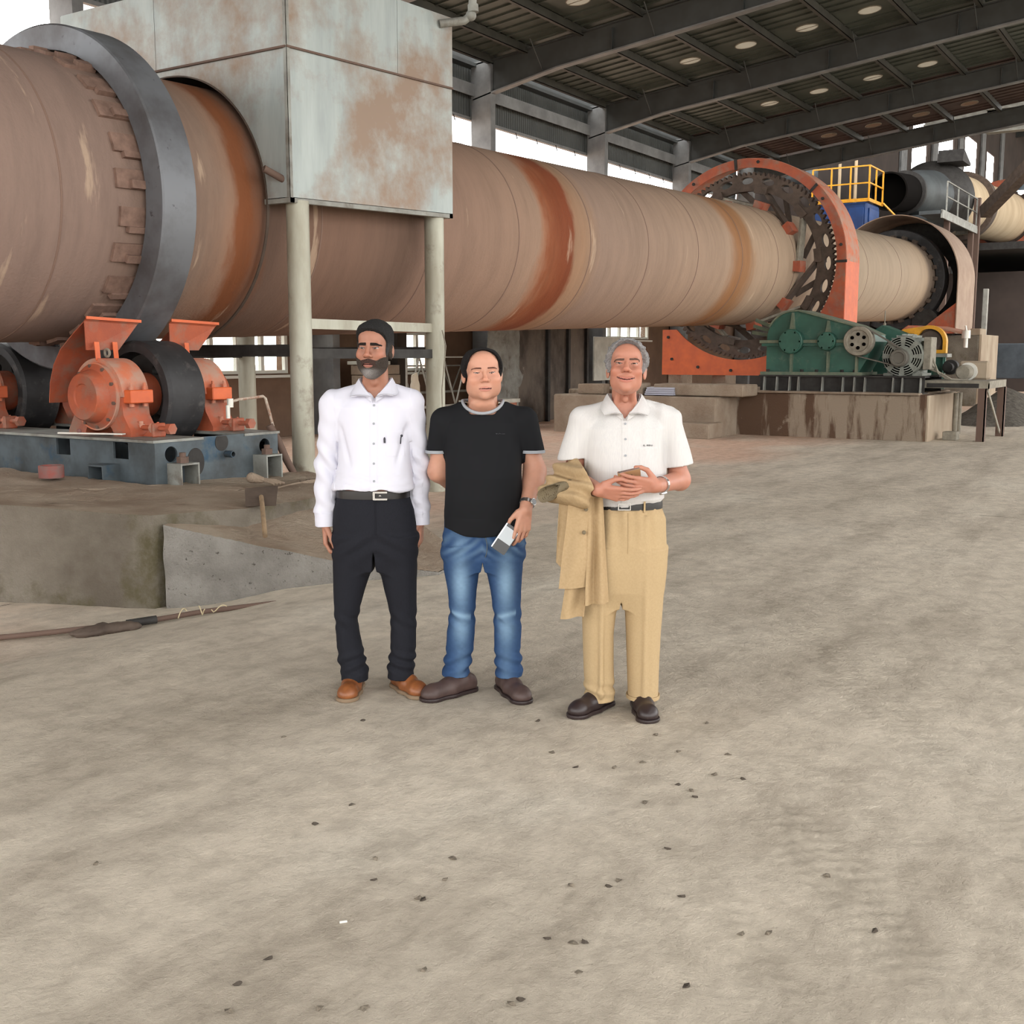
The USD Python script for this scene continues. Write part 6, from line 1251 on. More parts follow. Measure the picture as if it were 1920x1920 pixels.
def tfold(seed, hem, knee, amp=1.0):
    def d(v):
        x, y, z = v.T; o = fold(v, (8, 8, 5), 0.004, seed) * amp * sstep(0.955 - z, 0, 0.05)
        o += amp * 0.006 * np.sin(z * 105 + 40 * x * np.sign(x) + 4 * meshkit.noise(v * 9 + seed)) * np.exp(-((z - hem) / 0.055) ** 2)
        o += amp * 0.0035 * np.sin(z * 80 + 60 * x + 4 * meshkit.noise(v * 8 + seed)) * np.exp(-((z - knee) / 0.05) ** 2)
        return o + amp * 0.004 * np.sin(z * 70 + np.abs(x) * 50 + 3 * meshkit.noise(v * 6)) * np.exp(-((z - 0.72) / 0.07) ** 2) * (y < 0.03)
    return d
Tr1 = garment(T1, 'trousers', tr1, (-0.25, -0.18, 0.03), (0.22, 0.18, 1.0), 0.0045, 'trouser_black', tfold(11, 0.15, 0.36), label='black trousers')
obj('fly_seam', tube([(0.003, front_y(Tr1, 0.003, z) - 0.001, z) for z in np.linspace(0.94, 0.78, 8)], 0.0025, 6), 'trouser_black', T1, local=True)
obj('belt', ringz(belt1, 0.943, 0.981, 0, 2.3, 0.005), 'leather_belt', T1, local=True)
by = -0.1275
bk = sbox(-0.003, 0.9455, 0.057, 0.9795).buffer(0.003).difference(sbox(0.004, 0.951, 0.066, 0.974)); obj('buckle', prism(bk, 0.006, (0, by - 0.002, 0), (1, 0, 0), (0, 0, 1)), 'chrome', T1, local=True)
obj('buckle_emblem', prism(Polygon([(0.02, 0.961), (0.027, 0.967), (0.034, 0.961)]), 0.003, (0, by - 0.003, 0), (1, 0, 0), (0, 0, 1)), 'chrome', T1, local=True)
shoe(T1, (-0.128, 0.11), (-0.145, -0.165), 0.098, 'shoe_tan', 'sole_tan')
shoe(T1, (0.065, 0.10), (0.205, -0.11), 0.098, 'shoe_tan', 'sole_tan')
def attach(name, label, cat_, T, mesh, mat_, extra=()):
    """a small thing carried by a man: stands at top level with the man's own axes"""
    R, loc = INV[T]; v, f = arrs(mesh); w = v @ R + loc
    t = thing(name, label, cat_, tuple(w.mean(0)), YAW - math.pi / 2)
    obj(cat_ if cat_ != name else 'body', (w, f), mat_, t)
    for n2, m2, a2 in extra: v2, f2 = arrs(m2); obj(n2, (v2 @ R + loc, f2), a2, t)
    return t
yp = front_y(S1, 0.06, 1.20) - 0.003
attach('pen', 'dark pen cap showing at the inner edge of the shirt pocket of the bearded man', 'cap', T1, cat([cyl((0.050, yp, 1.203), (0.050, yp, 1.225), 0.0042, 10), cyl((0.050, yp, 1.225), (0.050, yp, 1.229), 0.0025, 8)]), 'pen_ink')
attach('pen', 'dark pen clipped upright to the outer edge of the shirt pocket of the bearded man', 'pen', T1, cat([tube([(0.121, yp + 0.012, 1.198), (0.123, yp + 0.010, 1.225), (0.126, yp + 0.010, 1.236)], 0.0028, 8), trimesh.creation.icosphere(2, 0.0058).apply_translation((0.127, yp + 0.009, 1.235))]), 'pen_ink')

# ================================================================ man in the black T-shirt
T2 = person('person', 'man in a black T-shirt with grey trim and blue jeans, one arm behind his back', 5.20, 905)
p = dict(eye=(0.001, -0.055, 1.517), turn=(8, 2, -2), scale=1.02, w=1.09, fat=0.010, skin=(190, 140, 118), iris=(30, 20, 16), open=0.0016, brow=(0.0205, 0.0036, 0.03), browcol=(110, 74, 62), bags=0.12, lips=(176, 104, 98), smile=0.12, stubble=0.14)
def cut2(P):
    x, y, z = np.abs(P[:, 0]), P[:, 1], P[:, 2]; line = z + 1.05 * y + 0.006 + 0.004 * (meshkit.noise(P * 180) - 0.5)
    dome = 1 - np.sqrt((x / 0.068) ** 2 + ((y + 0.095) / 0.105) ** 2 + ((z - 0.05) / 0.058) ** 2); side = np.maximum(np.maximum(-(x - 0.06), np.abs(y + 0.006) - 0.014), -(z + 0.018)); return np.minimum(np.maximum(-line, dome * 0.06), side)
p['hair'] = dict(thick=lambda P: 0.008 + 0.006 * sstep(np.abs(P[:, 0]), 0.03, 0.07) + 0.002 * (meshkit.fbm(P * np.array((60, 200, 60)), 3) - 0.5), cut=cut2, col=lambda v: np.tile(lin(26, 24, 25), (len(v), 1)) * (0.7 + 0.6 * meshkit.fbm(v * np.array((80, 300, 80)), 3))[:, None])
wr2 = np.array((0.197, -0.118, 0.902))
handR2 = hand_sdf(wr2, (-0.16, -0.16, -1), (-0.35, 0.85, 0.1), (-0.85, -0.40, 0), [(14, 26, 18), (18, 30, 20), (24, 34, 22), (28, 36, 24)], tup=0.55, size=1.02)
handL2 = hand_sdf((-0.09, 0.185, 0.93), (1, 0.1, -0.15), (0, 1, 0.1), (0, 0.1, 1), (25, 35, 20), size=1.0)
make_body(T2, p, [loft([(0.88, 0, -.01, .15, .12), (1.1, 0, 0, .155, .12), (1.27, 0, .01, .18, .095), (1.36, 0, .015, .095, .07)]), cone((0, 0.02, 1.33), (0.002, -0.008, 1.45), 0.070, 0.064), (ell((0, -0.06, 1.385), (0.055, 0.045, 0.035)), 0.03),
             cone((-0.178, .01, 1.28), (-0.208, .035, 1.06), .046, .047), cone((-0.208, .04, 1.06), (-0.1, .18, .935), .046, .031), cone((0.185, .005, 1.28), (0.243, .01, 1.07), .047, .047), (cone((0.243, .01, 1.07), (0.235, -.02, 1.02), .047, .046), 0.02), cone((0.240, 0.0, 1.05), wr2, .046, .029)] + handR2 + handL2,
          (-0.32, -0.26, 0.64), (0.34, 0.27, 1.66), 0.003)
build_head_bits(T2, p)
rows2 = [(0.76, 0.0, -0.005, 0.180, 0.135), (0.86, 0.0, -0.015, 0.181, 0.150), (0.95, 0.002, -0.022, 0.181, 0.162), (1.05, 0.003, -0.022, 0.178, 0.162), (1.15, 0.004, -0.008, 0.178, 0.146), (1.24, 0.003, 0.005, 0.188, 0.122), (1.29, 0.002, 0.01, 0.185, 0.104), (1.335, 0, 0.015, 0.14, 0.088), (1.37, 0, 0.018, 0.10, 0.08)]
ts2 = union([loft(rows2, 2.35), cone((-0.06, 0.02, 1.352), (-0.178, 0.012, 1.300), 0.042, 0.056), (cone((0.06, 0.02, 1.356), (0.185, 0.008, 1.300), 0.042, 0.056), 0.03), (cone((-0.182, 0.012, 1.295), (-0.208, 0.03, 1.15), 0.062, 0.056), 0.02), (cone((0.19, 0.008, 1.295), (0.226, 0.005, 1.15), 0.064, 0.058), 0.02)], 0.03)
def tee(P):
    x, y, z = P.T; o = ts2(P); nk = np.sqrt(((x - 0.001) / 1.10) ** 2 + (y - 0.0) ** 2) - 0.083 - 0.7 * np.clip(z - 1.37, 0, 1) + np.clip(1.340 - z - 0.12 * np.clip(-y, 0, 0.09), 0, 1) * 3.0
    o = smax(o, -nk, 0.004); arm = (x < -0.184) | (x > 0.197)
    cutz = np.where(arm & (z > 0.98), (1.152 + 0.10 * (np.abs(x) - 0.22)) - z, (0.778 + 0.028 * sstep(np.abs(x - 0.0), 0.06, 0.18)) - z)
    cutz = np.where(arm & (z <= 0.98), 1.0, cutz) if False else cutz
    return np.maximum(o, cutz)
def fold2(v):
    x, y, z = v.T; d = fold(v, (7, 6, 4), 0.008, 3) + fold(v, (5, 5, 22), 0.0035, 8) * sstep(0.95 - z, 0, 0.1)
    for s in (-1, 1): d += 0.004 * np.sin((z * 50 + s * x * 38) + 2 * meshkit.noise(v * 8)) * np.exp(-((np.abs(x) - 0.13) / 0.05) ** 2 - ((z - 1.20) / 0.06) ** 2)
    return d
S2 = garment(T2, 'tee_shirt', tee, (-0.30, -0.22, 0.74), (0.33, 0.2, 1.44), 0.0042, 'tee_black', fold2, label='black T-shirt')
neck = [(0.001 + 0.093 * math.cos(a), 0.003 + 0.089 * math.sin(a), 1.390 - 0.054 * np.clip(-math.sin(a), 0, 1) ** 1.2) for a in np.linspace(0, 2 * math.pi, 49)]
V, F = tube(neck, 0.0075, 10); obj('neck_trim', (V, F), 'trim_grey', T2, local=True, smooth=True)
obj('sleeve_trim', ringz([(1.12, -0.2085, 0.03, 0.0575, 0.0575), (1.18, -0.206, 0.027, 0.058, 0.058)], 1.147, 1.161, 0, 2.0, 0.004, 40), 'trim_grey', T2, local=True)
obj('sleeve_trim', ringz([(1.12, 0.2275, 0.005, 0.0595, 0.0595), (1.18, 0.224, 0.005, 0.0600, 0.06)], 1.150, 1.164, 0, 2.0, 0.004, 40), 'trim_grey', T2, local=True)
ch = [(0.080 * math.cos(a) * (1 - 0.1 * (math.sin(a) < 0)), 0.0 + 0.078 * math.sin(a) - (0.0), 1.392 - 0.055 * np.clip(-math.sin(a), 0, 1)) for a in np.linspace(math.pi * 1.03, math.pi * 1.97, 30)]
obj('necklace', tube(ch, 0.0018, 6), 'gold_chain', T2, local=True)
lg = meshkit.text_mesh('Kalings', 0.009, 0.0015); lv = np.array(lg.vertices); yl_ = front_y(S2, 0.09, 1.243) - 0.003
obj('chest_lettering', (np.stack([0.062 + lv[:, 0], yl_ - lv[:, 2] + (lv[:, 0]) * 0.25, 1.239 + lv[:, 1]], 1), np.array(lg.faces)), 'tee_print', T2, local=True)
jl = loft([(0.085, -0.134, 0.03, 0.066, 0.078), (0.13, -0.128, 0.03, 0.062, 0.070), (0.20, -0.115, 0.025, 0.065, 0.068), (0.30, -0.108, 0.015, 0.066, 0.070), (0.39, -0.100, 0.005, 0.060, 0.070), (0.50, -0.099, 0.0, 0.068, 0.082), (0.60, -0.100, 0.0, 0.084, 0.098), (0.72, -0.094, 0.0, 0.097, 0.116)], 2.2)
jr = loft([(0.085, 0.120, 0.022, 0.064, 0.078), (0.13, 0.122, 0.022, 0.062, 0.070), (0.20, 0.115, 0.018, 0.062, 0.068), (0.30, 0.115, 0.01, 0.064, 0.070), (0.39, 0.113, 0.0, 0.063, 0.071), (0.50, 0.106, 0.0, 0.072, 0.082), (0.60, 0.100, 0.0, 0.088, 0.098), (0.72, 0.096, 0.0, 0.099, 0.116)], 2.2)
jp = loft([(0.60, 0.0, 0.0, 0.11, 0.09), (0.66, 0.0, 0.0, 0.185, 0.116), (0.74, 0.002, 0.0, 0.190, 0.124), (0.84, 0.002, 0.0, 0.181, 0.128), (0.90, 0.002, 0.0, 0.172, 0.122)], 2.3)
def jeans(P):
    o = smin(smin(jl(P), jr(P), 0.005), jp(P), 0.03); slit = np.maximum(np.abs(P[:, 0] - 0.0) - np.clip((0.655 - P[:, 2]) * 0.15, -1, 0.016), P[:, 2] - 0.655); return smax(o, -slit, 0.006)
def jcol(v, n):
    x, y, z = v.T; base = np.tile(lin(44, 68, 104), (len(v), 1)); cx = np.where(x < 0, -0.102, 0.108)
    fade = np.exp(-((x - cx) / 0.036) ** 2) * sstep(-n[:, 1], 0.2, 0.9); th = np.exp(-((z - 0.55) / 0.09) ** 2) + 0.75 * np.exp(-((z - 0.33) / 0.06) ** 2) + 0.35
    wh = 0.5 + 0.5 * np.sin(z * 120 + np.abs(x) * 90 + 5 * meshkit.noise(v * 14)); w = np.clip(fade * th * 0.62, 0, 1) + 0.28 * wh * np.exp(-((z - 0.73) / 0.05) ** 2) * sstep(-n[:, 1], 0, 0.6)
    kn = 0.55 * np.exp(-((z - 0.395 - 0.25 * (np.abs(x) - 0.1)) / 0.012) ** 2) * (np.abs(x - cx - 0.0) < 0.045) * sstep(-n[:, 1], 0.2, 0.7)
    c = base * (1 - np.clip(w + kn, 0, 0.95)[:, None]) + np.array(lin(128, 158, 184)) * np.clip(w + kn, 0, 0.95)[:, None]; return c * (0.88 + 0.24 * meshkit.fbm(v * 70, 3))[:, None]
J2 = garment(T2, 'jeans', jeans, (-0.23, -0.18, 0.05), (0.23, 0.18, 0.93), 0.0045, 'cloth_tint', tfold(21, 0.15, 0.38, 1.2), jcol, label='faded blue jeans')
obj('fly_seam', tube([(0.012 + 0.01 * math.sin(3 * q), front_y(J2, 0.012, z) - 0.001, z) for q, z in zip(np.linspace(0, 1, 8), np.linspace(0.78, 0.68, 8))], 0.002, 6), 'steel_blue', T2, local=True)
shoe(T2, (-0.055, 0.05), (-0.275, -0.135), 0.10, 'shoe_brown', 'shoe_dark', open_top=False)
shoe(T2, (0.085, 0.09), (0.195, -0.175), 0.10, 'shoe_brown', 'shoe_dark', open_top=False)
def watch(T, c, ax, face_dir, r, m, seg=26, h=0.018):
    ax = np.array(ax, float); ax /= np.linalg.norm(ax); fd = np.array(face_dir, float); fd -= ax * (fd @ ax); fd /= np.linalg.norm(fd); sd = np.cross(ax, fd); c = np.array(c, float); ms = []
    for i in range(seg):
        a = i * 2 * math.pi / seg; d = math.cos(a) * fd + math.sin(a) * sd; tn = -math.sin(a) * fd + math.cos(a) * sd; q = c + d * r; ms.append(bar(q - tn * r * math.pi / seg * 0.86, q + tn * r * math.pi / seg * .86, 0.004, h * (0.9 if i % 2 else 1.0), up=ax))
    w = obj('watch', cat(ms), m, T, label='metal wrist watch', local=True); q = c + fd * (r + 0.001)
    obj('watch_case', cat([cyl(q - fd * .002, q + fd * 0.007, 0.0175, 24, ch=0.002)]), m, w, local=True); obj('watch_face', cyl(q + fd * 0.007, q + fd * 0.0078, 0.0145, 24), 'phone_black', w, local=True)
watch(T2, (0.2045, -0.098, 0.928), (0.043, 0.118, 0.148), (0.75, -0.62, 0.2), 0.0335, 'chrome')
ph = np.array((0.106, -0.150, 0.770)); ux = np.array((0.80, 0.10, -0.58)); ux /= np.linalg.norm(ux); nn = np.array((0.12, -0.97, 0.15)); nn -= ux * (nn @ ux); nn /= np.linalg.norm(nn); uy = np.cross(ux, nn)
def slab_(c, ex, ey, ez, a, b, d, r=0.006):
    P_ = sbox(-a + r, -b + r, a - r, b - r).buffer(r, 6); v, f = prism(P_, d, np.array(c) - ez * d / 2, ex, ey)
    return v, f
cc = ph
attach('phone', 'black mobile phone with a pale screen, held by the man in the black T-shirt', 'phone', T2, slab_(cc, ux, uy, np.cross(ux, uy), 0.036, 0.066, 0.009), 'phone_black', [('screen', slab_(cc + nn * 0.0047 + uy * 0.018 * (1 if uy[2] > 0 else -1), ux, uy, np.cross(ux, uy), 0.033, 0.034, 0.001, 0.001), 'phone_screen'), ('edge_strip', slab_(cc - ux * 0.0355 + nn * 0.001, ux, uy, np.cross(ux, uy), 0.0028, 0.064, 0.0105, 0.001), 'chrome')])

# ================================================================ the old man in the cream shirt with the jacket over his arm
T3 = person('person', 'smiling grey haired old man in an off white short sleeved shirt and khaki trousers', 4.95, 1170)
p = dict(eye=(0.000, -0.070, 1.541), turn=(-6, 15, 2), scale=1.03, w=0.99, fat=0.0, jawx=0.043, skin=(172, 118, 98), iris=(40, 28, 22), open=0.0015, brow=(0.0165, 0.0040, 0.05), browtilt=0.06, browcol=(100, 76, 66), bags=0.30, lips=(176, 104, 96), smile=0.75)
def cut3(P):
    x, y, z = np.abs(P[:, 0]), P[:, 1], P[:, 2]; line = z + 0.95 * y + 0.0 + 0.008 * (meshkit.noise(P * 120) - 0.5)
    dome = 1 - np.sqrt((x / 0.062) ** 2 + ((y + 0.10) / 0.085) ** 2 + ((z - 0.045) / 0.058) ** 2); side = np.maximum(np.maximum(-(x - 0.058), np.abs(y + 0.006) - 0.016), -(z + 0.022)); return np.minimum(np.maximum(-line, dome * 0.055), side)
p['hair'] = dict(thick=lambda P: 0.011 + 0.008 * sstep(P[:, 2], -0.02, 0.06) + 0.022 * (meshkit.fbm(P * 62, 3) - 0.5), cut=cut3, col=lambda v: np.tile(lin(136, 134, 134), (len(v), 1)) * (0.55 + 0.9 * meshkit.fbm(v * 150, 3))[:, None])
wl, wr = np.array((-0.128, -0.235, 1.035)), np.array((0.118, -0.215, 1.050))
handL3 = hand_sdf(wl, (1, -0.10, -0.20), (0.05, 0.85, 0.55), (0.1, -0.5, 0.9), [(8, 14, 10), (10, 16, 12), (14, 18, 12), (18, 22, 14)], tup=0.45, size=0.98, spread=0.04)
handR3 = hand_sdf(wr, (-1, -0.28, 0.10), (-0.1, 0.85, 0.35), (0, -0.30, 0.95), [(10, 18, 12), (10, 20, 14), (14, 22, 14), (18, 24, 14)], tup=0.85, tcurl=0.3, size=0.98, spread=0.05)
make_body(T3, p, [loft([(0.93, 0.01, 0, .14, .1), (1.15, 0, 0, .15, .1), (1.29, 0, .01, .175, .085), (1.375, 0, .015, .085, .06)]), cone((0, 0.018, 1.34), (-0.003, -0.012, 1.49), 0.056, 0.052), (cone((-0.045, -0.03, 1.36), (-0.025, -0.065, 1.47), 0.013, 0.015), 0.014), (cone((0.045, -0.03, 1.36), (0.022, -0.065, 1.47), 0.013, 0.015), 0.014), (ell((-0.002, -0.062, 1.41), (0.012, 0.012, 0.016)), 0.012),
             cone((-0.18, .01, 1.30), (-0.222, .03, 1.06), .045, .042), cone((-0.222, .03, 1.06), wl, .041, .029), cone((0.19, .01, 1.30), (0.252, .02, 1.05), .045, .043), cone((0.252, .02, 1.05), wr, .043, .030)] + handL3 + handR3,
          (-0.32, -0.42, 0.90), (0.33, 0.18, 1.72), 0.003)
build_head_bits(T3, p)
rows3 = [(0.930, 0.018, 0.0, 0.150, 0.112), (0.955, 0.018, 0.0, 0.154, 0.116), (0.975, 0.018, 0.0, 0.166, 0.128), (1.02, 0.014, 0.0, 0.170, 0.132), (1.10, 0.008, 0.0, 0.172, 0.128), (1.20, 0.003, 0.005, 0.175, 0.120), (1.28, 0.004, 0.01, 0.182, 0.106), (1.32, 0.004, 0.014, 0.15, 0.09), (1.37, 0.002, 0.018, 0.085, 0.07)]
ss3 = union([loft(rows3, 2.35), cone((-0.05, 0.02, 1.372), (-0.178, 0.012, 1.318), 0.042, 0.056), (cone((0.05, 0.02, 1.374), (0.188, 0.012, 1.322), 0.042, 0.056), 0.03), (cone((-0.182, 0.012, 1.31), (-0.224, 0.015, 1.14), 0.062, 0.064), 0.02), (cone((0.194, 0.012, 1.31), (0.244, 0.01, 1.10), 0.062, 0.070), 0.02)], 0.03)
def shirt3(P):
    x, y, z = P.T; o = ss3(P); o = smax(o, -(np.sqrt(x ** 2 + (y - 0.006) ** 2) - 0.064 - 0.5 * np.clip(z - 1.38, 0, 1) + np.clip(1.365 - z, 0, 1) * 2.0), 0.006)
    vv = np.maximum(np.abs(x + 0.004) - np.clip((z - 1.325) * 0.60, -1, 0.065), y + 0.01); o = smax(o, -vv, 0.003)
    return np.maximum(o, np.where((x < -0.172) & (z > 1.0), 1.148 + 0.10 * (x + 0.2) - z, np.where((x > 0.186) & (z > 1.0), 1.112 + 0.16 * (x - 0.22) - z, 0.945 - z)))
def fold3(v):
    x, y, z = v.T; d = fold(v, (8, 5, 3.5), 0.010, 6) + fold(v, (10, 8, 20), 0.007, 9) * sstep(1.03 - z, 0, 0.06)
    d += 0.004 * np.sin(x * 75 + 5 * meshkit.noise(v * 5)) * sstep(z, 1.12, 1.2) * sstep(x, 0.06, 0.1) * (y < 0)
    pk = (np.abs(x + 0.004 - 0.0) < 0.016) & (y < 0) & (z < 1.335); d += np.where(pk, 0.0024, 0); po = (x > 0.055) & (x < 0.135) & (y < 0) & (z > 1.08) & (z < 1.2); return d + np.where(po, 0.0018, 0)
S3 = garment(T3, 'shirt', shirt3, (-0.31, -0.2, 0.92), (0.34, 0.2, 1.44), 0.0042, 'shirt_offwhite', fold3, label='off white short sleeved shirt')
for s in (-1, 1):
    I = [(0, 0.083, 1.412), (s * 0.05, 0.060, 1.424), (s * 0.072, 0.012, 1.430), (s * 0.060, -0.042, 1.400), (s * 0.014 - 0.004, -0.092, 1.345)]
    O = [(0, 0.096, 1.385), (s * 0.062, 0.074, 1.387), (s * 0.096, 0.012, 1.383), (s * 0.106, -0.05, 1.366), (s * 0.092, -0.094, 1.340)]
    obj('collar', collar_leaf(I, O, 0.004, 0.009), 'shirt_offwhite', T3, local=True, smooth=True)
    I2 = [(0, 0.078, 1.415), (s * 0.047, 0.056, 1.425), (s * 0.068, 0.012, 1.43), (s * 0.056, -0.04, 1.40), (s * 0.012 - .004, -0.09, 1.343)]; O2 = [(0, 0.076, 1.37), (s * 0.05, 0.053, 1.365), (s * 0.067, 0.01, 1.36), (s * 0.05, -0.048, 1.345), (s * 0.006 - .004, -0.088, 1.318)]
    obj('collar_stand', collar_leaf(I2, O2, 0.003, 0), 'shirt_offwhite', T3, local=True, smooth=True)
for z in (1.305, 1.24, 1.17, 1.10, 1.02): obj('button', cyl((-0.004, front_y(S3, -0.004, z) + 0.001, z), (-0.004, front_y(S3, -0.004, z) - 0.0025, z), 0.005, 12), 'trim_grey', T3, local=True)
lg = meshkit.text_mesh('A. Alina', 0.008, 0.001); lv = np.array(lg.vertices)
yq = [front_y(S3, 0.07 + q, 1.213) for q in (0, 0.05)]
obj('pocket_lettering', (np.stack([0.072 + lv[:, 0] * 1.1, yq[0] + (yq[1] - yq[0]) * lv[:, 0] / 0.05 - 0.002 - lv[:, 2], 1.209 + lv[:, 1]], 1), np.array(lg.faces)), 'pen_ink', T3, local=True)
kl = loft([(0.045, -0.094, 0.02, 0.070, 0.080), (0.09, -0.094, 0.018, 0.068, 0.078), (0.20, -0.100, 0.012, 0.068, 0.076), (0.35, -0.104, 0.0, 0.071, 0.080), (0.50, -0.100, -0.004, 0.082, 0.094), (0.62, -0.090, -0.004, 0.094, 0.108), (0.75, -0.078, 0, 0.102, 0.118)], 2.1)
kr = loft([(0.055, 0.102, 0.005, 0.070, 0.080), (0.09, 0.103, 0.004, 0.069, 0.079), (0.20, 0.100, 0.0, 0.072, 0.080), (0.35, 0.097, -0.008, 0.077, 0.086), (0.50, 0.096, -0.010, 0.086, 0.098), (0.62, 0.094, -0.008, 0.096, 0.110), (0.75, 0.092, 0, 0.104, 0.120)], 2.1)
kp = loft([(0.48, 0.0, 0.0, 0.10, 0.08), (0.56, 0.003, 0.0, 0.165, 0.11), (0.66, 0.006, 0.0, 0.182, 0.124), (0.78, 0.010, 0.0, 0.184, 0.130), (0.88, 0.015, 0.0, 0.172, 0.126), (0.935, 0.018, 0.0, 0.152, 0.114), (0.958, 0.018, 0.0, 0.150, 0.112)], 2.25)
crs = union([cone((0.092, -0.118, 0.90), (0.095, -0.110, 0.55), 0.009, 0.010), cone((0.095, -0.110, 0.55), (0.100, -0.078, 0.08), 0.010, 0.012), cone((-0.098, -0.104, 0.60), (-0.094, -0.064, 0.08), 0.010, 0.012)], 0.004)
def khaki(P):
    o = smin(smin(kl(P), kr(P), 0.005), kp(P), 0.03); o = smin(o, crs(P), 0.014); slit = np.maximum(np.abs(P[:, 0] + 0.010) - np.clip((0.53 - P[:, 2]) * 0.12, -1, 0.016), P[:, 2] - 0.53); return smax(o, -slit, 0.006)
def kfold(v):
    x, y, z = v.T; wst = sstep(0.945 - z, 0, 0.05); d = fold(v, (9, 8, 2.5), 0.0045, 14) * wst + 0.006 * np.sin(z * 110 + 30 * x) * np.exp(-((z - 0.10) / 0.035) ** 2) * (x < 0)
    return d + 0.004 * np.sin(x * 95 + 3 * meshkit.noise(v * 5)) * sstep(z, 0.70, 0.85) * (y < 0)
K3 = garment(T3, 'trousers', khaki, (-0.21, -0.18, 0.02), (0.23, 0.18, 0.98), 0.0045, 'khaki', kfold, label='khaki trousers with a front crease')
obj('fly_seam', tube([(0.012, front_y(K3, 0.012, z) - 0.001, z) for z in np.linspace(0.92, 0.74, 8)], 0.0018, 6), 'khaki', T3, local=True)
obj('hem', ringz([(0.04, 0.102, 0.005, 0.072, 0.082), (0.12, 0.103, 0.004, 0.071, 0.081)], 0.058, 0.075, 0, 2.1, 0.004, 48), 'khaki', T3, local=True)
obj('belt', ringz([(0.92, 0.018, 0.0, 0.152, 0.114), (0.97, 0.018, 0.0, 0.150, 0.112)], 0.930, 0.962, 0, 2.25, 0.005), 'leather_belt', T3, local=True)
bk = sbox(-0.034, 0.932, 0.022, 0.962).difference(sbox(-0.029, 0.937, 0.017, 0.957)); obj('buckle', prism(bk, 0.005, (0, -0.1215, 0), (1, 0, 0), (0, 0, 1)), 'chrome', T3, local=True)
obj('belt_loop', box(0.078, 0.086, -0.119, -0.106, 0.922, 0.970), 'khaki', T3, local=True)
shoe(T3, (-0.045, 0.08), (-0.225, -0.13), 0.094, 'shoe_dark', 'shoe_dark', open_top=False)
shoe(T3, (0.092, 0.08), (0.108, -0.200), 0.096, 'shoe_dark', 'shoe_dark', laces=True, open_top=False)
watch(T3, wr + (0.028, 0.047, 0.0), np.array((0.252, .02, 1.05)) - wr, (-0.3, -0.8, -0.55), 0.0345, 'chrome')
px_, pz_ = np.array((0.97, 0.05, 0.22)), np.array((-0.15, -0.55, 0.80)); px_ /= np.linalg.norm(px_); pz_ -= px_ * (pz_ @ px_); pz_ /= np.linalg.norm(pz_); pn_ = np.cross(px_, pz_)
pc = np.array((0.002, -0.232, 1.094))
attach('phone', 'gold mobile phone held in both hands by the old man', 'phone', T3, slab_(pc, px_, pz_, pn_, 0.048, 0.032, 0.008), 'phone_gold', [('camera_dot', cyl(pc + px_ * 0.008 + pz_ * 0.004 + pn_ * 0.0035, pc + px_ * .008 + pz_ * .004 + pn_ * 0.0048, 0.005, 14), 'phone_black'), ('edge_strip', slab_(pc + pz_ * 0.0315, px_, pz_, pn_, 0.046, 0.0015, 0.0085, 0.001), 'chrome')])

# jacket hung over his forearm: a folded roll over the arm and hanging panels below
jt = thing('jacket', 'beige jacket folded over the forearm of the old man', 'jacket', tuple(np.array((-0.2, -0.12, 0.8)) @ INV[T3][0] + INV[T3][1]), YAW - math.pi / 2)
def jobj(name, mesh, mat_, parent=jt, smooth=True, label=None, col=None):
    R, loc = INV[T3]; v, f = arrs(mesh); return obj(name, (v @ R + loc, f), mat_, parent, smooth=smooth, label=label)
roll = union([cone((-0.255, -0.03, 1.080), (-0.165, -0.190, 1.085), 0.062, 0.050), (cone((-0.325, -0.07, 1.000), (-0.150, -0.215, 1.040), 0.050, 0.040), 0.03), (cone((-0.30, -0.09, 1.035), (-0.20, -0.20, 1.0), 0.05, 0.045), 0.03), (cone((-0.20, 0.0, 1.10), (-0.11, -0.17, 1.105), 0.045, 0.026), 0.03)], 0.03)
armhole = cone((-0.385, -0.13, 0.985), (-0.245, -0.175, 1.055), 0.042, 0.016)
armskin = cone((-0.222, .03, 1.06), wl, .045, .034); tip = cone(wl + (0.0, 0, 0), wl + (-0.05, 0.06, 0.005), 0.038, 0.045)
def rollf(P):
    o = roll(P) + 0.010 * np.sin(P[:, 0] * 46 + P[:, 2] * 78 + P[:, 1] * 30 + 3 * meshkit.noise(P * 9)) ; o = smax(o, -armhole(P), 0.006); o = smax(o, -armskin(P), 0.004); return np.maximum(o, 0.85 * (P[:, 0] + 0.132 + 0.6 * (P[:, 2] - 1.03)))
jobj('folded_roll', push(nets(rollf, (-0.42, -0.30, 0.90), (-0.08, 0.10, 1.18), 0.004, 2.5), lambda v: fold(v, (22, 22, 22), 0.004, 3)), 'jacket_cloth')
jobj('sleeve_lining', nets(lambda P: np.maximum(np.abs(armhole(P)) - 0.0025, roll(P) - 0.012), (-0.40, -0.2, 0.93), (-0.2, -0.05, 1.08), 0.004, 2.5), 'jacket_lining', label='darker lining inside the sleeve')
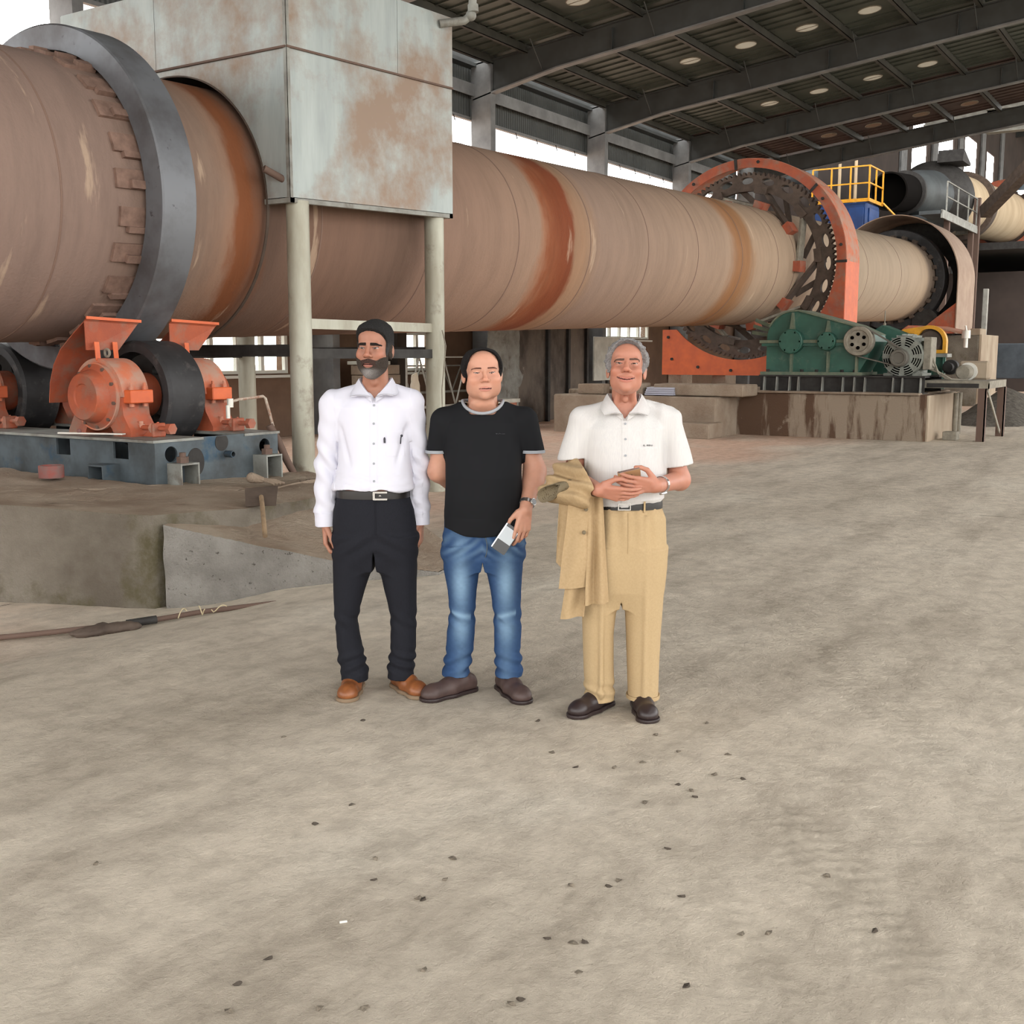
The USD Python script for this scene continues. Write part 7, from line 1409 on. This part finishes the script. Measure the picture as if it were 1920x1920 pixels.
def hang(top, bot, zt, zb, y0, amp, nf, seed, th=0.006, nz=46, nx=30, ycurve=0.0):
    """hanging cloth panel between x ranges at its top and bottom, with vertical folds"""
    U, Wv = np.meshgrid(np.linspace(0, 1, nx), np.linspace(0, 1, nz), indexing='ij')
    xl, xr = np.array(top), np.array(bot); x = (xl[0] + (xl[1] - xl[0]) * U) * (1 - Wv) + (xr[0] + (xr[1] - xr[0]) * U) * Wv; zbot = zb[0] + (zb[1] - zb[0]) * U; z = zt + (zbot - zt) * Wv
    y = y0 + amp * (0.35 + 0.65 * np.sin(np.clip(Wv * 1.3, 0, 1) * math.pi * 0.5)) * np.sin(U * nf * 2 * math.pi + seed + 0.9 * Wv) + ycurve * np.sin(math.pi * U) + 0.006 * np.sin(Wv * 9 + seed * 2 + U * 3)
    V = np.stack([x, y, z], -1).reshape(-1, 3); F = []
    i, j = np.meshgrid(np.arange(nx - 1), np.arange(nz - 1), indexing='ij'); a = (i * nz + j).ravel(); F = np.vstack([np.stack([a, a + nz, a + nz + 1], 1), np.stack([a, a + nz + 1, a + 1], 1)])
    N = vnorm(V, F); V2 = np.vstack([V + N * th / 2, V - N * th / 2]); k = len(V)
    rim = [q * nz for q in range(nx)] + [(nx - 1) * nz + q for q in range(1, nz)] + [q * nz + nz - 1 for q in range(nx - 2, -1, -1)] + list(range(nz - 2, 0, -1)); E = []
    for a_, b_ in zip(rim, rim[1:] + rim[:1]): E += [[b_, a_, a_ + k], [b_, a_ + k, b_ + k]]
    return V2, np.vstack([F, F[:, ::-1] + k, np.array(E)])
jobj('hanging_panel', hang((-0.285, -0.16), (-0.300, -0.215), 1.02, (0.70, 0.63), -0.115, 0.016, 1.2, 0.5), 'jacket_cloth', smooth=40)
jobj('front_panel', hang((-0.245, -0.150), (-0.290, -0.175), 1.02, (0.595, 0.600), -0.165, 0.010, 0.8, 1.2), 'jacket_cloth', smooth=40)
jobj('hanging_panel', hang((-0.20, -0.120), (-0.280, -0.180), 1.01, (0.452, 0.465), -0.135, 0.014, 1.0, 2.2), 'jacket_cloth', smooth=40)
jobj('sleeve_panel', hang((-0.165, -0.105), (-0.175, -0.072), 1.00, (0.520, 0.530), -0.150, 0.018, 1.5, 3.6), 'jacket_cloth', smooth=40)
jobj('inner_panel', hang((-0.24, -0.11), (-0.27, -0.13), 1.0, (0.60, 0.66), -0.110, 0.012, 2.0, 4.1), 'jacket_lining', smooth=40)
for x, z in ((-0.176, 0.945), (-0.184, 0.845)):
    jobj('button', cyl((x, -0.178, z), (x, -0.190, z), 0.0085, 16, ch=0.002), 'jacket_lining')
